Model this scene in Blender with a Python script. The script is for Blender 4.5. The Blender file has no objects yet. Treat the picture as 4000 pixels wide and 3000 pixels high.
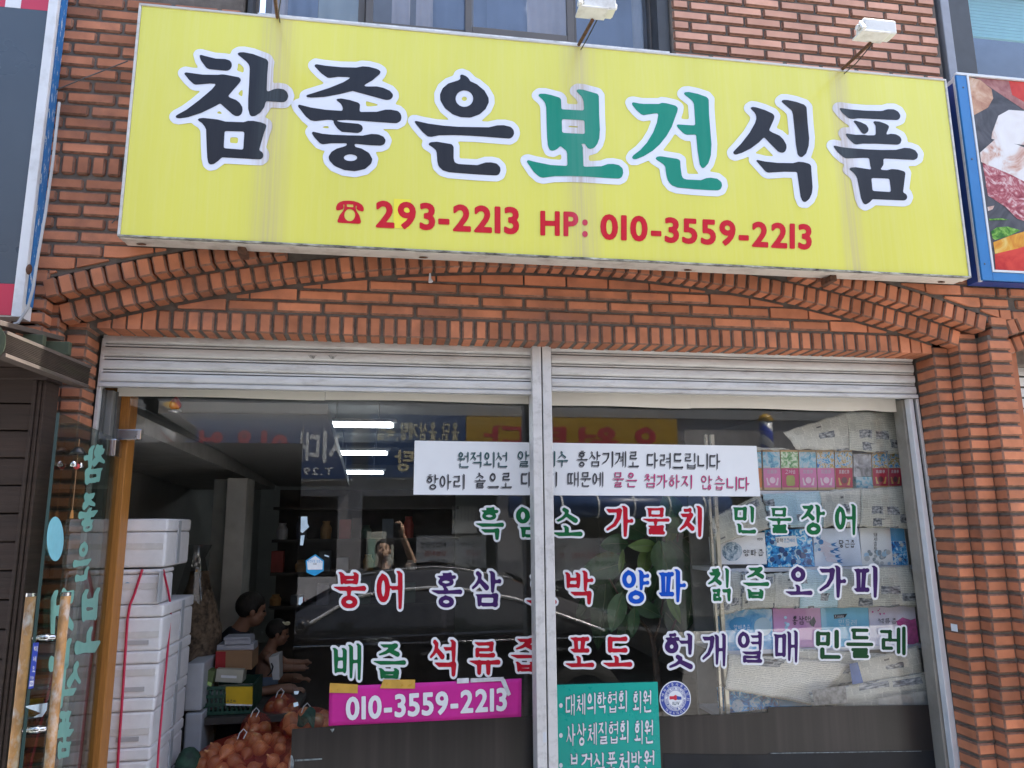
import bpy, math, random
import numpy as np
from mathutils import Vector, Matrix, noise as mnoise
from mathutils.geometry import tessellate_polygon
S = bpy.context.scene
C = S.collection
random.seed(11)
RND = random.Random(5)
rad = math.radians
# ------------------------------------------------------------------ camera, sky, sun, exposure
ROT = np.array([[0.98757903, 0.00794241, -0.15692218], [0.02127215, 0.98276779, 0.18361636], [0.15567642, -0.18467374, 0.97039191]])
FPX = 2915.9
CAM = np.array([0.0, -3.4, 1.72])
cd = bpy.data.cameras.new('camera')
cam = bpy.data.objects.new('camera', cd)
C.objects.link(cam)
cd.sensor_width = 36.0
cd.lens = FPX / 4000 * 36.0
cd.clip_start = 0.02
cd.clip_end = 300
W2 = [(r[0], r[2], -r[1]) for r in ROT]                      # right, down, forward in (x, depth, up)
cam.matrix_world = Matrix(((W2[0][0], -W2[1][0], -W2[2][0], CAM[0]), (W2[0][1], -W2[1][1], -W2[2][1], CAM[1]),
                           (W2[0][2], -W2[1][2], -W2[2][2], CAM[2]), (0, 0, 0, 1)))
S.camera = cam
SUN = Vector((0.42, 0.18, 0.89)).normalized()
w = bpy.data.worlds.new('World')
S.world = w
w.use_nodes = True
nt = w.node_tree
sky = nt.nodes.new('ShaderNodeTexSky')
sky.sky_type = 'NISHITA'
sky.sun_disc = False
sky.sun_elevation = math.asin(SUN.z)
sky.sun_rotation = math.atan2(SUN.x, SUN.y)
sky.air_density = 1.2
sky.dust_density = 2.5
bg = nt.nodes['Background']
bg.inputs['Strength'].default_value = 0.15
nt.links.new(sky.outputs[0], bg.inputs['Color'])
sl = bpy.data.lights.new('sun', 'SUN')
sl.energy = 5.0
sl.angle = rad(0.5)
sl.color = (1.0, 0.95, 0.87)
so = bpy.data.objects.new('sun', sl)
C.objects.link(so)
so.rotation_euler = SUN.to_track_quat('Z', 'Y').to_euler()
so.location = (4, -3, 12)
S.view_settings.view_transform = 'Standard'
S.view_settings.look = 'None'
S.view_settings.gamma = 1
S.view_settings.use_curve_mapping = False
S.view_settings.exposure = 2.05
S.render.engine = 'CYCLES'
S.cycles.max_bounces = 10
S.cycles.transparent_max_bounces = 16
S.cycles.diffuse_bounces = 5
S.cycles.caustics_reflective = False
S.cycles.caustics_refractive = False
S.cycles.sample_clamp_indirect = 6
S.cycles.use_denoising = True

def ray(u, v):
    d = ROT.T @ np.array([(u - 2000) / FPX, (v - 1500) / FPX, 1.0])
    return np.array([d[0], d[2], -d[1]])
def at(u, v, Y=0.0):                                          # where the sight line through a photo pixel meets the plane y = Y
    r = ray(u, v)
    return Vector(CAM + r * ((Y - CAM[1]) / r[1]))
def atx(u, v, X):
    r = ray(u, v)
    return Vector(CAM + r * ((X - CAM[0]) / r[0]))
def atp(u, v, p, n):
    r = Vector(ray(u, v)); c = Vector(CAM)
    return c + r * ((p - c).dot(n) / r.dot(n))

# ------------------------------------------------------------------ object helpers
WL = {}
def link(o, parent=None, loc=(0, 0, 0)):
    C.objects.link(o)
    loc = Vector(loc)
    if parent is not None:
        o.parent = parent
        o.location = loc - WL[parent.name]
    else:
        o.location = loc
    WL[o.name] = loc
    return o
def tag(o, label=None, cat=None, group=None, kind=None):
    if label: o['label'] = label
    if cat: o['category'] = cat
    if group: o['group'] = group
    if kind: o['kind'] = kind
    return o
def thing(name, label, cat, loc=(0, 0, 0), group=None):
    o = bpy.data.objects.new(name, None)
    o.empty_display_size = 0.1
    link(o, None, loc)
    return tag(o, label, cat, group)
def place(name, mesh, parent=None, loc=(0, 0, 0), rot=None):
    o = bpy.data.objects.new(name, mesh)
    link(o, parent, loc)
    if rot is not None: o.rotation_euler = rot
    return o

class MB:
    def __init__(s): s.v = []; s.f = []; s.m = []; s.uv = None
    def face(s, pts, mi=0):
        b = len(s.v); s.v += [tuple(p) for p in pts]; s.f.append(tuple(range(b, b + len(pts)))); s.m.append(mi)
    def hexa(s, p, mi=0):                                     # 8 corners: bottom ring 0-3, top ring 4-7
        b = len(s.v); s.v += [tuple(q) for q in p]
        for q in ((3, 2, 1, 0), (4, 5, 6, 7), (0, 1, 5, 4), (1, 2, 6, 5), (2, 3, 7, 6), (3, 0, 4, 7)):
            s.f.append(tuple(b + k for k in q)); s.m.append(mi)
        return s
    def box(s, x0, x1, y0, y1, z0, z1, mi=0):
        return s.hexa([(x0, y0, z0), (x1, y0, z0), (x1, y1, z0), (x0, y1, z0), (x0, y0, z1), (x1, y0, z1), (x1, y1, z1), (x0, y1, z1)], mi)
    def obox(s, c, ax, ay, az, mi=0):
        c = Vector(c); ax = Vector(ax); ay = Vector(ay); az = Vector(az)
        return s.hexa([c + i * ax + j * ay + k * az for k in (-1, 1) for i, j in ((-1, -1), (1, -1), (1, 1), (-1, 1))], mi)
    def prism(s, poly, f0, f1, mi=0, caps=True):              # poly: 2D points; f0/f1 map them to 3D for the two ends
        n = len(poly); b = len(s.v)
        s.v += [tuple(f0(*p)) for p in poly] + [tuple(f1(*p)) for p in poly]
        for i in range(n):
            j = (i + 1) % n
            s.f.append((b + i, b + j, b + n + j, b + n + i)); s.m.append(mi)
        if caps:
            s.f.append(tuple(b + i for i in reversed(range(n)))); s.m.append(mi)
            s.f.append(tuple(b + n + i for i in range(n))); s.m.append(mi)
        return s
    def tube(s, pts, r, n=8, mi=0, caps=True):
        pts = [Vector(p) for p in pts]
        rs = r if isinstance(r, (list, tuple)) else [r] * len(pts)
        b = len(s.v); prev = None
        for i, p in enumerate(pts):
            t = (pts[min(i + 1, len(pts) - 1)] - pts[max(i - 1, 0)]).normalized()
            a = t.orthogonal().normalized() if prev is None else (prev - t * prev.dot(t)).normalized()
            prev = a; c = t.cross(a)
            s.v += [tuple(p + rs[i] * (math.cos(k * 2 * math.pi / n) * a + math.sin(k * 2 * math.pi / n) * c)) for k in range(n)]
        for i in range(len(pts) - 1):
            for k in range(n):
                l = (k + 1) % n
                s.f.append((b + i * n + k, b + i * n + l, b + (i + 1) * n + l, b + (i + 1) * n + k)); s.m.append(mi)
        if caps:
            s.f.append(tuple(b + k for k in reversed(range(n)))); s.m.append(mi)
            e = b + (len(pts) - 1) * n
            s.f.append(tuple(e + k for k in range(n))); s.m.append(mi)
        return s
    def lathe(s, c, prof, n=16, mi=0, ax=Vector((0, 0, 1))):  # prof: (radius, height along ax)
        c = Vector(c); ax = Vector(ax).normalized(); a = ax.orthogonal().normalized(); d = ax.cross(a); b = len(s.v)
        for r, h in prof:
            s.v += [tuple(c + ax * h + r * (math.cos(k * 2 * math.pi / n) * a + math.sin(k * 2 * math.pi / n) * d)) for k in range(n)]
        for i in range(len(prof) - 1):
            for k in range(n):
                l = (k + 1) % n
                s.f.append((b + i * n + k, b + i * n + l, b + (i + 1) * n + l, b + (i + 1) * n + k)); s.m.append(mi)
        return s
    def ball(s, c, r, nu=10, nv=7, sc=(1, 1, 1), mi=0):
        c = Vector(c); b = len(s.v)
        for j in range(1, nv):
            t = math.pi * j / nv
            for i in range(nu):
                p = 2 * math.pi * i / nu
                s.v.append((c.x + r * sc[0] * math.sin(t) * math.cos(p), c.y + r * sc[1] * math.sin(t) * math.sin(p), c.z + r * sc[2] * math.cos(t)))
        top = len(s.v); s.v.append((c.x, c.y, c.z + r * sc[2])); s.v.append((c.x, c.y, c.z - r * sc[2]))
        for j in range(nv - 2):
            for i in range(nu):
                k = (i + 1) % nu
                s.f.append((b + j * nu + i, b + (j + 1) * nu + i, b + (j + 1) * nu + k, b + j * nu + k)); s.m.append(mi)
        for i in range(nu):
            k = (i + 1) % nu
            s.f.append((top, b + i, b + k)); s.m.append(mi)
            s.f.append((top + 1, b + (nv - 2) * nu + k, b + (nv - 2) * nu + i)); s.m.append(mi)
        return s
    def mesh(s, name, mats, off=None, smooth=False):
        v = s.v
        if off is not None: v = [(x - off[0], y - off[1], z - off[2]) for x, y, z in v]
        me = bpy.data.meshes.new(name)
        me.from_pydata(v, [], s.f)
        for m in (mats if isinstance(mats, (list, tuple)) else [mats]): me.materials.append(m)
        if len(me.materials) > 1: me.polygons.foreach_set('material_index', s.m)
        if smooth: me.polygons.foreach_set('use_smooth', [True] * len(me.polygons))
        if s.uv:
            l = me.uv_layers.new(name='UVMap')
            for p in me.polygons:
                for li, vi in zip(p.loop_indices, p.vertices): l.data[li].uv = s.uv[vi]
        me.update()
        return me
    def build(s, name, mats, parent=None, smooth=False, bevel=0, base=False):
        a = np.array(s.v); lo = a.min(0); hi = a.max(0); c = (lo + hi) / 2
        if base: c[2] = lo[2]
        o = place(name, s.mesh(name, mats, c, smooth), parent, c)
        if bevel:
            m = o.modifiers.new('bevel', 'BEVEL'); m.width = bevel; m.segments = 2; m.limit_method = 'ANGLE'
        return o

def grid_sheet(f, nu, nv):                                    # a sheet from a function of (s,t) in 0..1, with uv
    m = MB(); m.uv = []
    for j in range(nv + 1):
        for i in range(nu + 1):
            m.v.append(tuple(f(i / nu, j / nv))); m.uv.append((i / nu, j / nv))
    for j in range(nv):
        for i in range(nu):
            a = j * (nu + 1) + i
            m.f.append((a, a + 1, a + nu + 2, a + nu + 1)); m.m.append(0)
    return m

# ------------------------------------------------------------------ materials
def srgb(r, g, b):
    f = lambda c: c / 12.92 if c <= 0.04045 else ((c + 0.055) / 1.055) ** 2.4
    return (f(r / 255), f(g / 255), f(b / 255))
class NT:
    def __init__(s, name):
        s.mat = bpy.data.materials.new(name); s.mat.use_nodes = True
        s.t = s.mat.node_tree; s.p = s.t.nodes['Principled BSDF']; s._pos = None
    def n(s, typ, **kw):
        x = s.t.nodes.new('ShaderNode' + typ)
        for k, v in kw.items(): setattr(x, k, v)
        return x
    def l(s, a, b): s.t.links.new(a, b)
    def put(s, sock, val):
        if hasattr(val, 'is_output') or isinstance(val, bpy.types.NodeSocket): s.l(val, sock)
        else: sock.default_value = val
    def pos(s):
        if s._pos is None: s._pos = s.n('NewGeometry').outputs['Position']
        return s._pos
    def uv(s): return s.n('TexCoord').outputs['UV']
    def map(s, vec, scale=(1, 1, 1), loc=(0, 0, 0), rot=(0, 0, 0)):
        m = s.n('Mapping'); s.l(vec, m.inputs['Vector'])
        m.inputs['Scale'].default_value = scale; m.inputs['Location'].default_value = loc; m.inputs['Rotation'].default_value = rot
        return m.outputs[0]
    def noise(s, scale, vec=None, detail=4, rough=0.55, dist=0):
        x = s.n('TexNoise'); s.l(vec if vec is not None else s.pos(), x.inputs['Vector'])
        x.inputs['Scale'].default_value = scale; x.inputs['Detail'].default_value = detail
        x.inputs['Roughness'].default_value = rough; x.inputs['Distortion'].default_value = dist
        return x.outputs['Fac']
    def ramp(s, fac, stops, interp='LINEAR'):
        r = s.n('ValToRGB'); s.l(fac, r.inputs['Fac']); cr = r.color_ramp; cr.interpolation = interp
        while len(cr.elements) < len(stops): cr.elements.new(0.5)
        for e, (p, c) in zip(cr.elements, stops):
            e.position = p; e.color = (*c, 1) if len(c) == 3 else c
        return r.outputs['Color']
    def mr(s, val, a, b, c=0, d=1):
        m = s.n('MapRange'); s.l(val, m.inputs[0])
        for i, x in enumerate((a, b, c, d)): m.inputs[1 + i].default_value = x
        return m.outputs[0]
    def math(s, op, a, b=0.0):
        m = s.n('Math', operation=op); s.put(m.inputs[0], a); s.put(m.inputs[1], b)
        return m.outputs[0]
    def mix(s, fac, a, b, mode='MIX'):
        m = s.n('Mix', data_type='RGBA', blend_type=mode)
        s.put(m.inputs['Factor'], fac)
        for k, x in ((6, a), (7, b)):
            if isinstance(x, tuple): m.inputs[k].default_value = (*x, 1)
            else: s.l(x, m.inputs[k])
        return m.outputs[2]
    def bump(s, h, strength=0.3, dist=0.01):
        b = s.n('Bump'); s.l(h, b.inputs['Height']); b.inputs['Strength'].default_value = strength; b.inputs['Distance'].default_value = dist
        s.l(b.outputs[0], s.p.inputs['Normal'])
    def base(s, col, rough=0.6, metal=0.0, spec=0.5):
        s.put(s.p.inputs['Base Color'], (*col, 1) if isinstance(col, tuple) else col)
        s.put(s.p.inputs['Roughness'], rough); s.put(s.p.inputs['Metallic'], metal)
        s.p.inputs['Specular IOR Level'].default_value = spec
        return s.mat
MATS = {}
def mat(name, col, rough=0.6, metal=0.0, var=0.12, ns=9.0, obj=0.0, bump=0.0, bs=60.0, dirt=None, ds=3.0, dirt_amt=0.5, stretch=(1, 1, 1), spec=0.5, coat=0, emit=0):
    if name in MATS: return MATS[name]
    t = NT(name)
    vec = t.map(t.pos(), stretch)
    n1 = t.noise(ns, vec)
    c = t.ramp(n1, [(0.3, tuple(x * (1 - var) for x in col)), (0.7, tuple(min(1, x * (1 + var)) for x in col))])
    if obj:
        r = t.n('ObjectInfo').outputs['Random']
        k = t.mr(r, 0, 1, 1 - obj, 1 + obj)
        cc = t.n('CombineColor'); [t.l(k, cc.inputs[i]) for i in range(3)]
        c = t.mix(1.0, c, cc.outputs[0], 'MULTIPLY')
    if dirt:
        d = t.noise(ds, vec, 6, 0.65)
        c = t.mix(t.mr(d, 0.5, 0.75, 0, dirt_amt), c, dirt)
    if bump: t.bump(t.noise(bs, vec, 5), bump, 0.004)
    rr = t.mr(t.noise(ns * 1.7, vec), 0.3, 0.7, max(0.02, rough - 0.06), min(1, rough + 0.06))
    t.base(c, rr, metal, spec)
    if coat: t.p.inputs['Coat Weight'].default_value = coat; t.p.inputs['Coat Roughness'].default_value = 0.05
    if emit:
        t.put(t.p.inputs['Emission Color'], (*col, 1)); t.p.inputs['Emission Strength'].default_value = emit
    MATS[name] = t.mat
    return t.mat
def glass_mat(name, f0=0.04, tint=(1, 1, 1)):                 # one face of a pane: lets most light through, mirrors more at a slant
    if name in MATS: return MATS[name]
    t = NT(name)
    t.t.nodes.remove(t.p)
    lw = t.n('LayerWeight'); lw.inputs['Blend'].default_value = 0.5
    p5 = t.math('POWER', lw.outputs['Facing'], 5.0)
    fr = t.math('ADD', t.math('MULTIPLY', p5, 0.9), f0)
    tr = t.n('BsdfTransparent'); tr.inputs[0].default_value = (*tint, 1)
    gl = t.n('BsdfGlossy'); gl.inputs['Roughness'].default_value = 0.0
    sm = t.n('NewGeometry')
    mx = t.n('MixShader'); t.l(fr, mx.inputs[0]); t.l(tr.outputs[0], mx.inputs[1]); t.l(gl.outputs[0], mx.inputs[2])
    t.l(mx.outputs[0], t.t.nodes['Material Output'].inputs['Surface'])
    MATS[name] = t.mat
    return t.mat
# ------------------------------------------------------------------ lettering: strokes and outlines as distance fields, cut into flat pieces
def sd_caps(caps, X, Y):
    D = np.full(X.shape, 9.0)
    for pts, rs in caps:
        for i in range(len(pts) - 1):
            (ax, ay), (bx, by) = pts[i], pts[i + 1]
            dx, dy = bx - ax, by - ay
            L = dx * dx + dy * dy + 1e-12
            t = np.clip(((X - ax) * dx + (Y - ay) * dy) / L, 0, 1)
            d = np.hypot(X - ax - t * dx, Y - ay - t * dy) - (rs[i] + (rs[i + 1] - rs[i]) * t)
            D = np.minimum(D, d)
    return D
def sd_poly(segs, X, Y):                                      # segs: N x 4, even-odd inside
    D = np.full(X.shape, 1e9); ins = np.zeros(X.shape, bool)
    for ax, ay, bx, by in segs:
        dx, dy = bx - ax, by - ay
        t = np.clip(((X - ax) * dx + (Y - ay) * dy) / (dx * dx + dy * dy + 1e-12), 0, 1)
        D = np.minimum(D, np.hypot(X - ax - t * dx, Y - ay - t * dy))
        if ay != by:
            cr = ((Y >= ay) != (Y >= by)) & (X < ax + (Y - ay) * dx / dy)
            ins ^= cr
    return np.where(ins, -D, D)
def loop_segs(lp):
    return [(*lp[i], *lp[(i + 1) % len(lp)]) for i in range(len(lp))]
def contour(D, x0, y0, h, iso, tol):
    F = D - iso
    ins = F < 0
    s = ins[:-1, :-1].astype(int) + 2 * ins[:-1, 1:] + 4 * ins[1:, 1:] + 8 * ins[1:, :-1]
    jj, ii = np.nonzero((s > 0) & (s < 15))
    T = {1: [('L', 'B')], 2: [('B', 'R')], 3: [('L', 'R')], 4: [('R', 'T')], 5: [('L', 'B'), ('R', 'T')], 6: [('B', 'T')], 7: [('L', 'T')],
         8: [('T', 'L')], 9: [('T', 'B')], 10: [('B', 'R'), ('T', 'L')], 11: [('T', 'R')], 12: [('R', 'L')], 13: [('R', 'B')], 14: [('B', 'L')]}
    nxt = {}
    def key(j, i, e):
        return {'B': (0, j, i), 'T': (0, j + 1, i), 'L': (1, j, i), 'R': (1, j, i + 1)}[e]
    for j, i in zip(jj.tolist(), ii.tolist()):
        for a, b in T[int(s[j, i])]: nxt[key(j, i, a)] = key(j, i, b)
    def pt(k):
        o, j, i = k
        a = F[j, i]; b = F[j, i + 1] if o == 0 else F[j + 1, i]
        t = a / (a - b)
        return (x0 + h * (i + (t if o == 0 else 0)), y0 + h * (j + (t if o == 1 else 0)))
    loops = []
    while nxt:
        k0, k = nxt.popitem(); lp = [pt(k0)]
        while k != k0:
            lp.append(pt(k)); k = nxt.pop(k)
        if len(lp) < 6: continue
        out = [lp[0]]
        for q in range(1, len(lp)):                           # drop points that lie on the run of their neighbours
            a = out[-1]; b = lp[(q + 1) % len(lp)]; p = lp[q]
            L = math.hypot(b[0] - a[0], b[1] - a[1]) + 1e-12
            if abs((b[0] - a[0]) * (p[1] - a[1]) - (b[1] - a[1]) * (p[0] - a[0])) / L > tol or math.hypot(p[0] - a[0], p[1] - a[1]) > 14 * h: out.append(p)
        ar = sum(out[k][0] * out[(k + 1) % len(out)][1] - out[(k + 1) % len(out)][0] * out[k][1] for k in range(len(out)))
        if len(out) >= 3 and abs(ar) > 6 * h * h: loops.append(out)
    return loops
def blur(D):
    P = np.pad(D, 1, mode='edge')
    return (P[:-2, 1:-1] + P[2:, 1:-1] + P[1:-1, :-2] + P[1:-1, 2:] + 2 * P[1:-1, 1:-1]) / 6
def area(lp): return sum(lp[k][0] * lp[(k + 1) % len(lp)][1] - lp[(k + 1) % len(lp)][0] * lp[k][1] for k in range(len(lp))) / 2
def inside(p, lp):
    c = False
    for k in range(len(lp)):
        (ax, ay), (bx, by) = lp[k], lp[(k + 1) % len(lp)]
        if (ay > p[1]) != (by > p[1]) and p[0] < ax + (p[1] - ay) * (bx - ax) / (by - ay): c = not c
    return c
def flat(mb, loops, f, mi=0):                                 # fill loops (holes too) and map them into space
    if not loops: return
    big = max(loops, key=lambda l: abs(area(l))); sg = 1 if area(big) > 0 else -1
    outs = [l for l in loops if area(l) * sg > 0]; holes = [l for l in loops if area(l) * sg <= 0]
    for o in outs:
        hs = [h for h in holes if inside(h[0], o) and not any(q is not o and inside(h[0], q) and inside(q[0], o) for q in outs)]
        grp = [o] + hs
        tris = tessellate_polygon([[Vector((x, y, 0)) for x, y in lp] for lp in grp])
        b = len(mb.v)
        for lp in grp: mb.v += [tuple(f(x, y)) for x, y in lp]
        for t in tris: mb.f.append(tuple(b + k for k in t)); mb.m.append(mi)

LS = 'ㄱㄲㄴㄷㄸㄹㅁㅂㅃㅅㅆㅇㅈㅉㅊㅋㅌㅍㅎ'
VS = 'ㅏㅐㅑㅒㅓㅔㅕㅖㅗㅘㅙㅚㅛㅜㅝㅞㅟㅠㅡㅢㅣ'
TS = ['', 'ㄱ', 'ㄲ', 'ㄱㅅ', 'ㄴ', 'ㄴㅈ', 'ㄴㅎ', 'ㄷ', 'ㄹ', 'ㄹㄱ', 'ㄹㅁ', 'ㄹㅂ', 'ㄹㅅ', 'ㄹㅌ', 'ㄹㅍ', 'ㄹㅎ', 'ㅁ', 'ㅂ', 'ㅂㅅ', 'ㅅ', 'ㅆ', 'ㅇ', 'ㅈ', 'ㅊ', 'ㅋ', 'ㅌ', 'ㅍ', 'ㅎ']
class Brush:
    def __init__(s, w, brush=True): s.w = w; s.b = brush; s.c = []
    def h(s, x0, x1, y, k=1.0):
        w = s.w * k
        if s.b: s.c.append(([(x0, y + .5 * w), (x0 + .22 * (x1 - x0), y - .05 * w), (x1 - .3 * (x1 - x0), y), (x1, y + .15 * w)], [.25 * w, .82 * w, .66 * w, 1.0 * w]))
        else: s.c.append(([(x0, y), (x1, y)], [.85 * w] * 2))
    def vv(s, x, y0, y1, k=1.0):                              # y1 top
        w = s.w * k
        if s.b: s.c.append(([(x - 1.5 * w, y1 + .3 * w), (x - .5 * w, y1 - .1 * w), (x, y1 - .9 * w), (x + .03 * w, (y0 + y1) / 2), (x - .1 * w, y0)], [.2 * w, .6 * w, 1.0 * w, .95 * w, .7 * w]))
        else: s.c.append(([(x, y1), (x, y0)], [w, w]))
    def d(s, pts, r0, r1):
        n = len(pts)
        if s.b: s.c.append((pts, [s.w * (r0 + (r1 - r0) * i / (n - 1)) for i in range(n)]))
        else: s.c.append((pts, [.9 * s.w] * n))
    def o(s, x0, y0, x1, y1):
        cx, cy = (x0 + x1) / 2, (y0 + y1) / 2
        rx, ry = max(.02, (x1 - x0) / 2), max(.02, (y1 - y0) / 2)
        w = min(s.w, .62 * min(rx, ry))
        s.c.append(([(cx + rx * math.cos(a * math.pi / 12), cy + ry * math.sin(a * math.pi / 12)) for a in range(25)], [w * (.82 + .2 * abs(math.cos(a * math.pi / 12))) for a in range(25)]))
        if s.b: s.c.append(([(cx - .5 * w, y1 + .9 * w), (cx + .3 * w, y1 + .2 * w)], [.35 * w, .7 * w]))
    def cons(s, j, x0, y0, x1, y1, pos='i'):                  # pos: i initial, f final, t above a flat vowel
        W = x1 - x0; H = y1 - y0
        if len(j) == 2:
            m = (x0 + x1) / 2
            s.cons(j[0], x0, y0, m - .04, y1, 'f'); s.cons(j[1], m + .06, y0, x1, y1, 'f'); return
        if j in 'ㄲㄸㅃㅆㅉ':
            k = 'ㄱㄷㅂㅅㅈ'['ㄲㄸㅃㅆㅉ'.index(j)]; m = (x0 + x1) / 2
            s.cons(k, x0, y0, m - .05, y1, pos); s.cons(k, m + .05, y0, x1, y1, pos); return
        if j in 'ㄱㅋ':
            s.h(x0, x1, y1)
            if pos == 'i': s.d([(x1, y1), (x1 - .08 * W, y1 - .4 * H), (x1 - .38 * W, y1 - .75 * H), (x0 + .05 * W, y0)], 1.1, .55)
            else: s.d([(x1, y1), (x1 - .02, (y0 + y1) / 2), (x1 - .03 * W, y0)], 1.05, .85)
            if j == 'ㅋ': s.h(x0 + .1 * W, x1 - .05 * W, y1 - .42 * H, .8)
        elif j == 'ㄴ':
            s.vv(x0 + .08 * W, y0, y1); s.h(x0 + .08 * W, x1, y0)
        elif j in 'ㄷㅌ':
            s.h(x0, x1, y1); s.d([(x0 + .1 * W, y1), (x0 + .1 * W, y0)], 1, .95); s.h(x0 + .1 * W, x1, y0)
            if j == 'ㅌ': s.h(x0 + .1 * W, x1 - .05 * W, (y0 + y1) / 2, .8)
        elif j == 'ㄹ':
            m = (y0 + y1) / 2
            s.h(x0, x1 - .04, y1, .9); s.d([(x1 - .06, y1), (x1 - .06, m)], .9, .8); s.h(x0 + .06, x1 - .06, m, .8)
            s.d([(x0 + .08, m), (x0 + .08, y0)], .8, .85); s.h(x0 + .08, x1, y0, .95)
        elif j == 'ㅁ':
            s.vv(x0 + .1 * W, y0, y1, .95); s.h(x0 + .1 * W, x1 - .06 * W, y1 - .04 * H, .85); s.d([(x1 - .06 * W, y1 - .04 * H), (x1 - .1 * W, y0)], 1.05, .85); s.h(x0 + .1 * W, x1 - .06 * W, y0 + .03 * H, .85)
        elif j == 'ㅂ':
            s.vv(x0 + .12 * W, y0, y1, .95); s.vv(x1 - .08 * W, y0, y1, .95); s.h(x0 + .12 * W, x1 - .1 * W, y0 + .56 * H, .8); s.h(x0 + .12 * W, x1 - .1 * W, y0 + .06 * H, .85)
        elif j in 'ㅅㅈㅊ':
            t = y1
            if j == 'ㅊ': s.h(x0 + .28 * W, x1 - .22 * W, y1 + .02, .85); t = y1 - .24 * H
            if j != 'ㅅ':
                s.h(x0 + .05 * W, x1 - .1 * W, t, .9)
                s.d([(x1 - .15 * W, t), (x0 + .6 * W, t - .4 * (t - y0)), (x0 + .35 * W, y0 + .25 * (t - y0)), (x0, y0)], 1.1, .45)
                s.d([(x0 + .5 * W, y0 + .5 * (t - y0)), (x1 - .02 * W, y0 + .06 * H)], .75, 1.05)
            else:
                s.d([(x0 + .36 * W, t + .02), (x0 + .52 * W, t - .08 * H), (x0 + .46 * W, y0 + .55 * H), (x0 + .28 * W, y0 + .25 * H), (x0, y0)], .85, .5)
                s.d([(x0 + .5 * W, y0 + .55 * H), (x0 + .75 * W, y0 + .3 * H), (x1, y0 + .04 * H)], .75, 1.05)
        elif j == 'ㅇ':
            e = .12 * W if pos == 'i' else .18 * W
            s.o(x0 + e, y0, x1 - e, y1)
        elif j == 'ㅍ':
            s.h(x0, x1, y1, .9); s.d([(x0 + .3 * W, y1), (x0 + .34 * W, y0)], .9, .8); s.d([(x1 - .25 * W, y1), (x1 - .32 * W, y0)], 1, .8); s.h(x0, x1, y0, .95)
        elif j == 'ㅎ':
            s.h(x0 + .3 * W, x1 - .25 * W, y1 + .04, .75); s.h(x0, x1, y1 - .2 * H, .75); s.o(x0 + .14 * W, y0 - .03, x1 - .14 * W, y1 - .42 * H)
    def vert(s, v, x0, y0, x1, y1):                           # upright vowels
        m = (y0 + y1) / 2; W = x1 - x0
        if v == 'ㅣ': s.vv(x0 + .55 * W, y0, y1)
        elif v in 'ㅏㅑ':
            s.vv(x0 + .35 * W, y0, y1)
            for k in ([m] if v == 'ㅏ' else [m + .12, m - .1]): s.h(x0 + .35 * W, x1, k, .85)
        elif v in 'ㅓㅕ':
            s.vv(x0 + .75 * W, y0, y1)
            for k in ([m + .05] if v == 'ㅓ' else [m + .14, m - .08]): s.h(x0 - .1, x0 + .75 * W, k, .85)
        elif v in 'ㅐㅒ':
            s.vv(x0 + .2 * W, y0 + .05, y1 - .04, .9); s.vv(x1 - .08 * W, y0, y1, .9); s.h(x0 + .2 * W, x1 - .1 * W, m, .8)
        else:
            s.vv(x0 + .42 * W, y0 + .05, y1 - .04, .9); s.vv(x1 - .05 * W, y0, y1, .9)
            for k in ([m + .02] if v == 'ㅔ' else [m + .12, m - .08]): s.h(x0 - .12, x0 + .42 * W, k, .8)
    def horz(s, v, x0, y0, x1, y1):
        W = x1 - x0; m = (x0 + x1) / 2
        if v == 'ㅡ': s.h(x0, x1, (y0 + y1) / 2)
        elif v in 'ㅗㅛ':
            s.h(x0, x1, y0)
            for k in ([m] if v == 'ㅗ' else [m - .16, m + .16]): s.vv(k, y0, y1, .9)
        else:
            s.h(x0, x1, y1)
            for k in ([m] if v == 'ㅜ' else [m - .17, m + .15]): s.d([(k, y1), (k, y0)], 1, .85)
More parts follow.
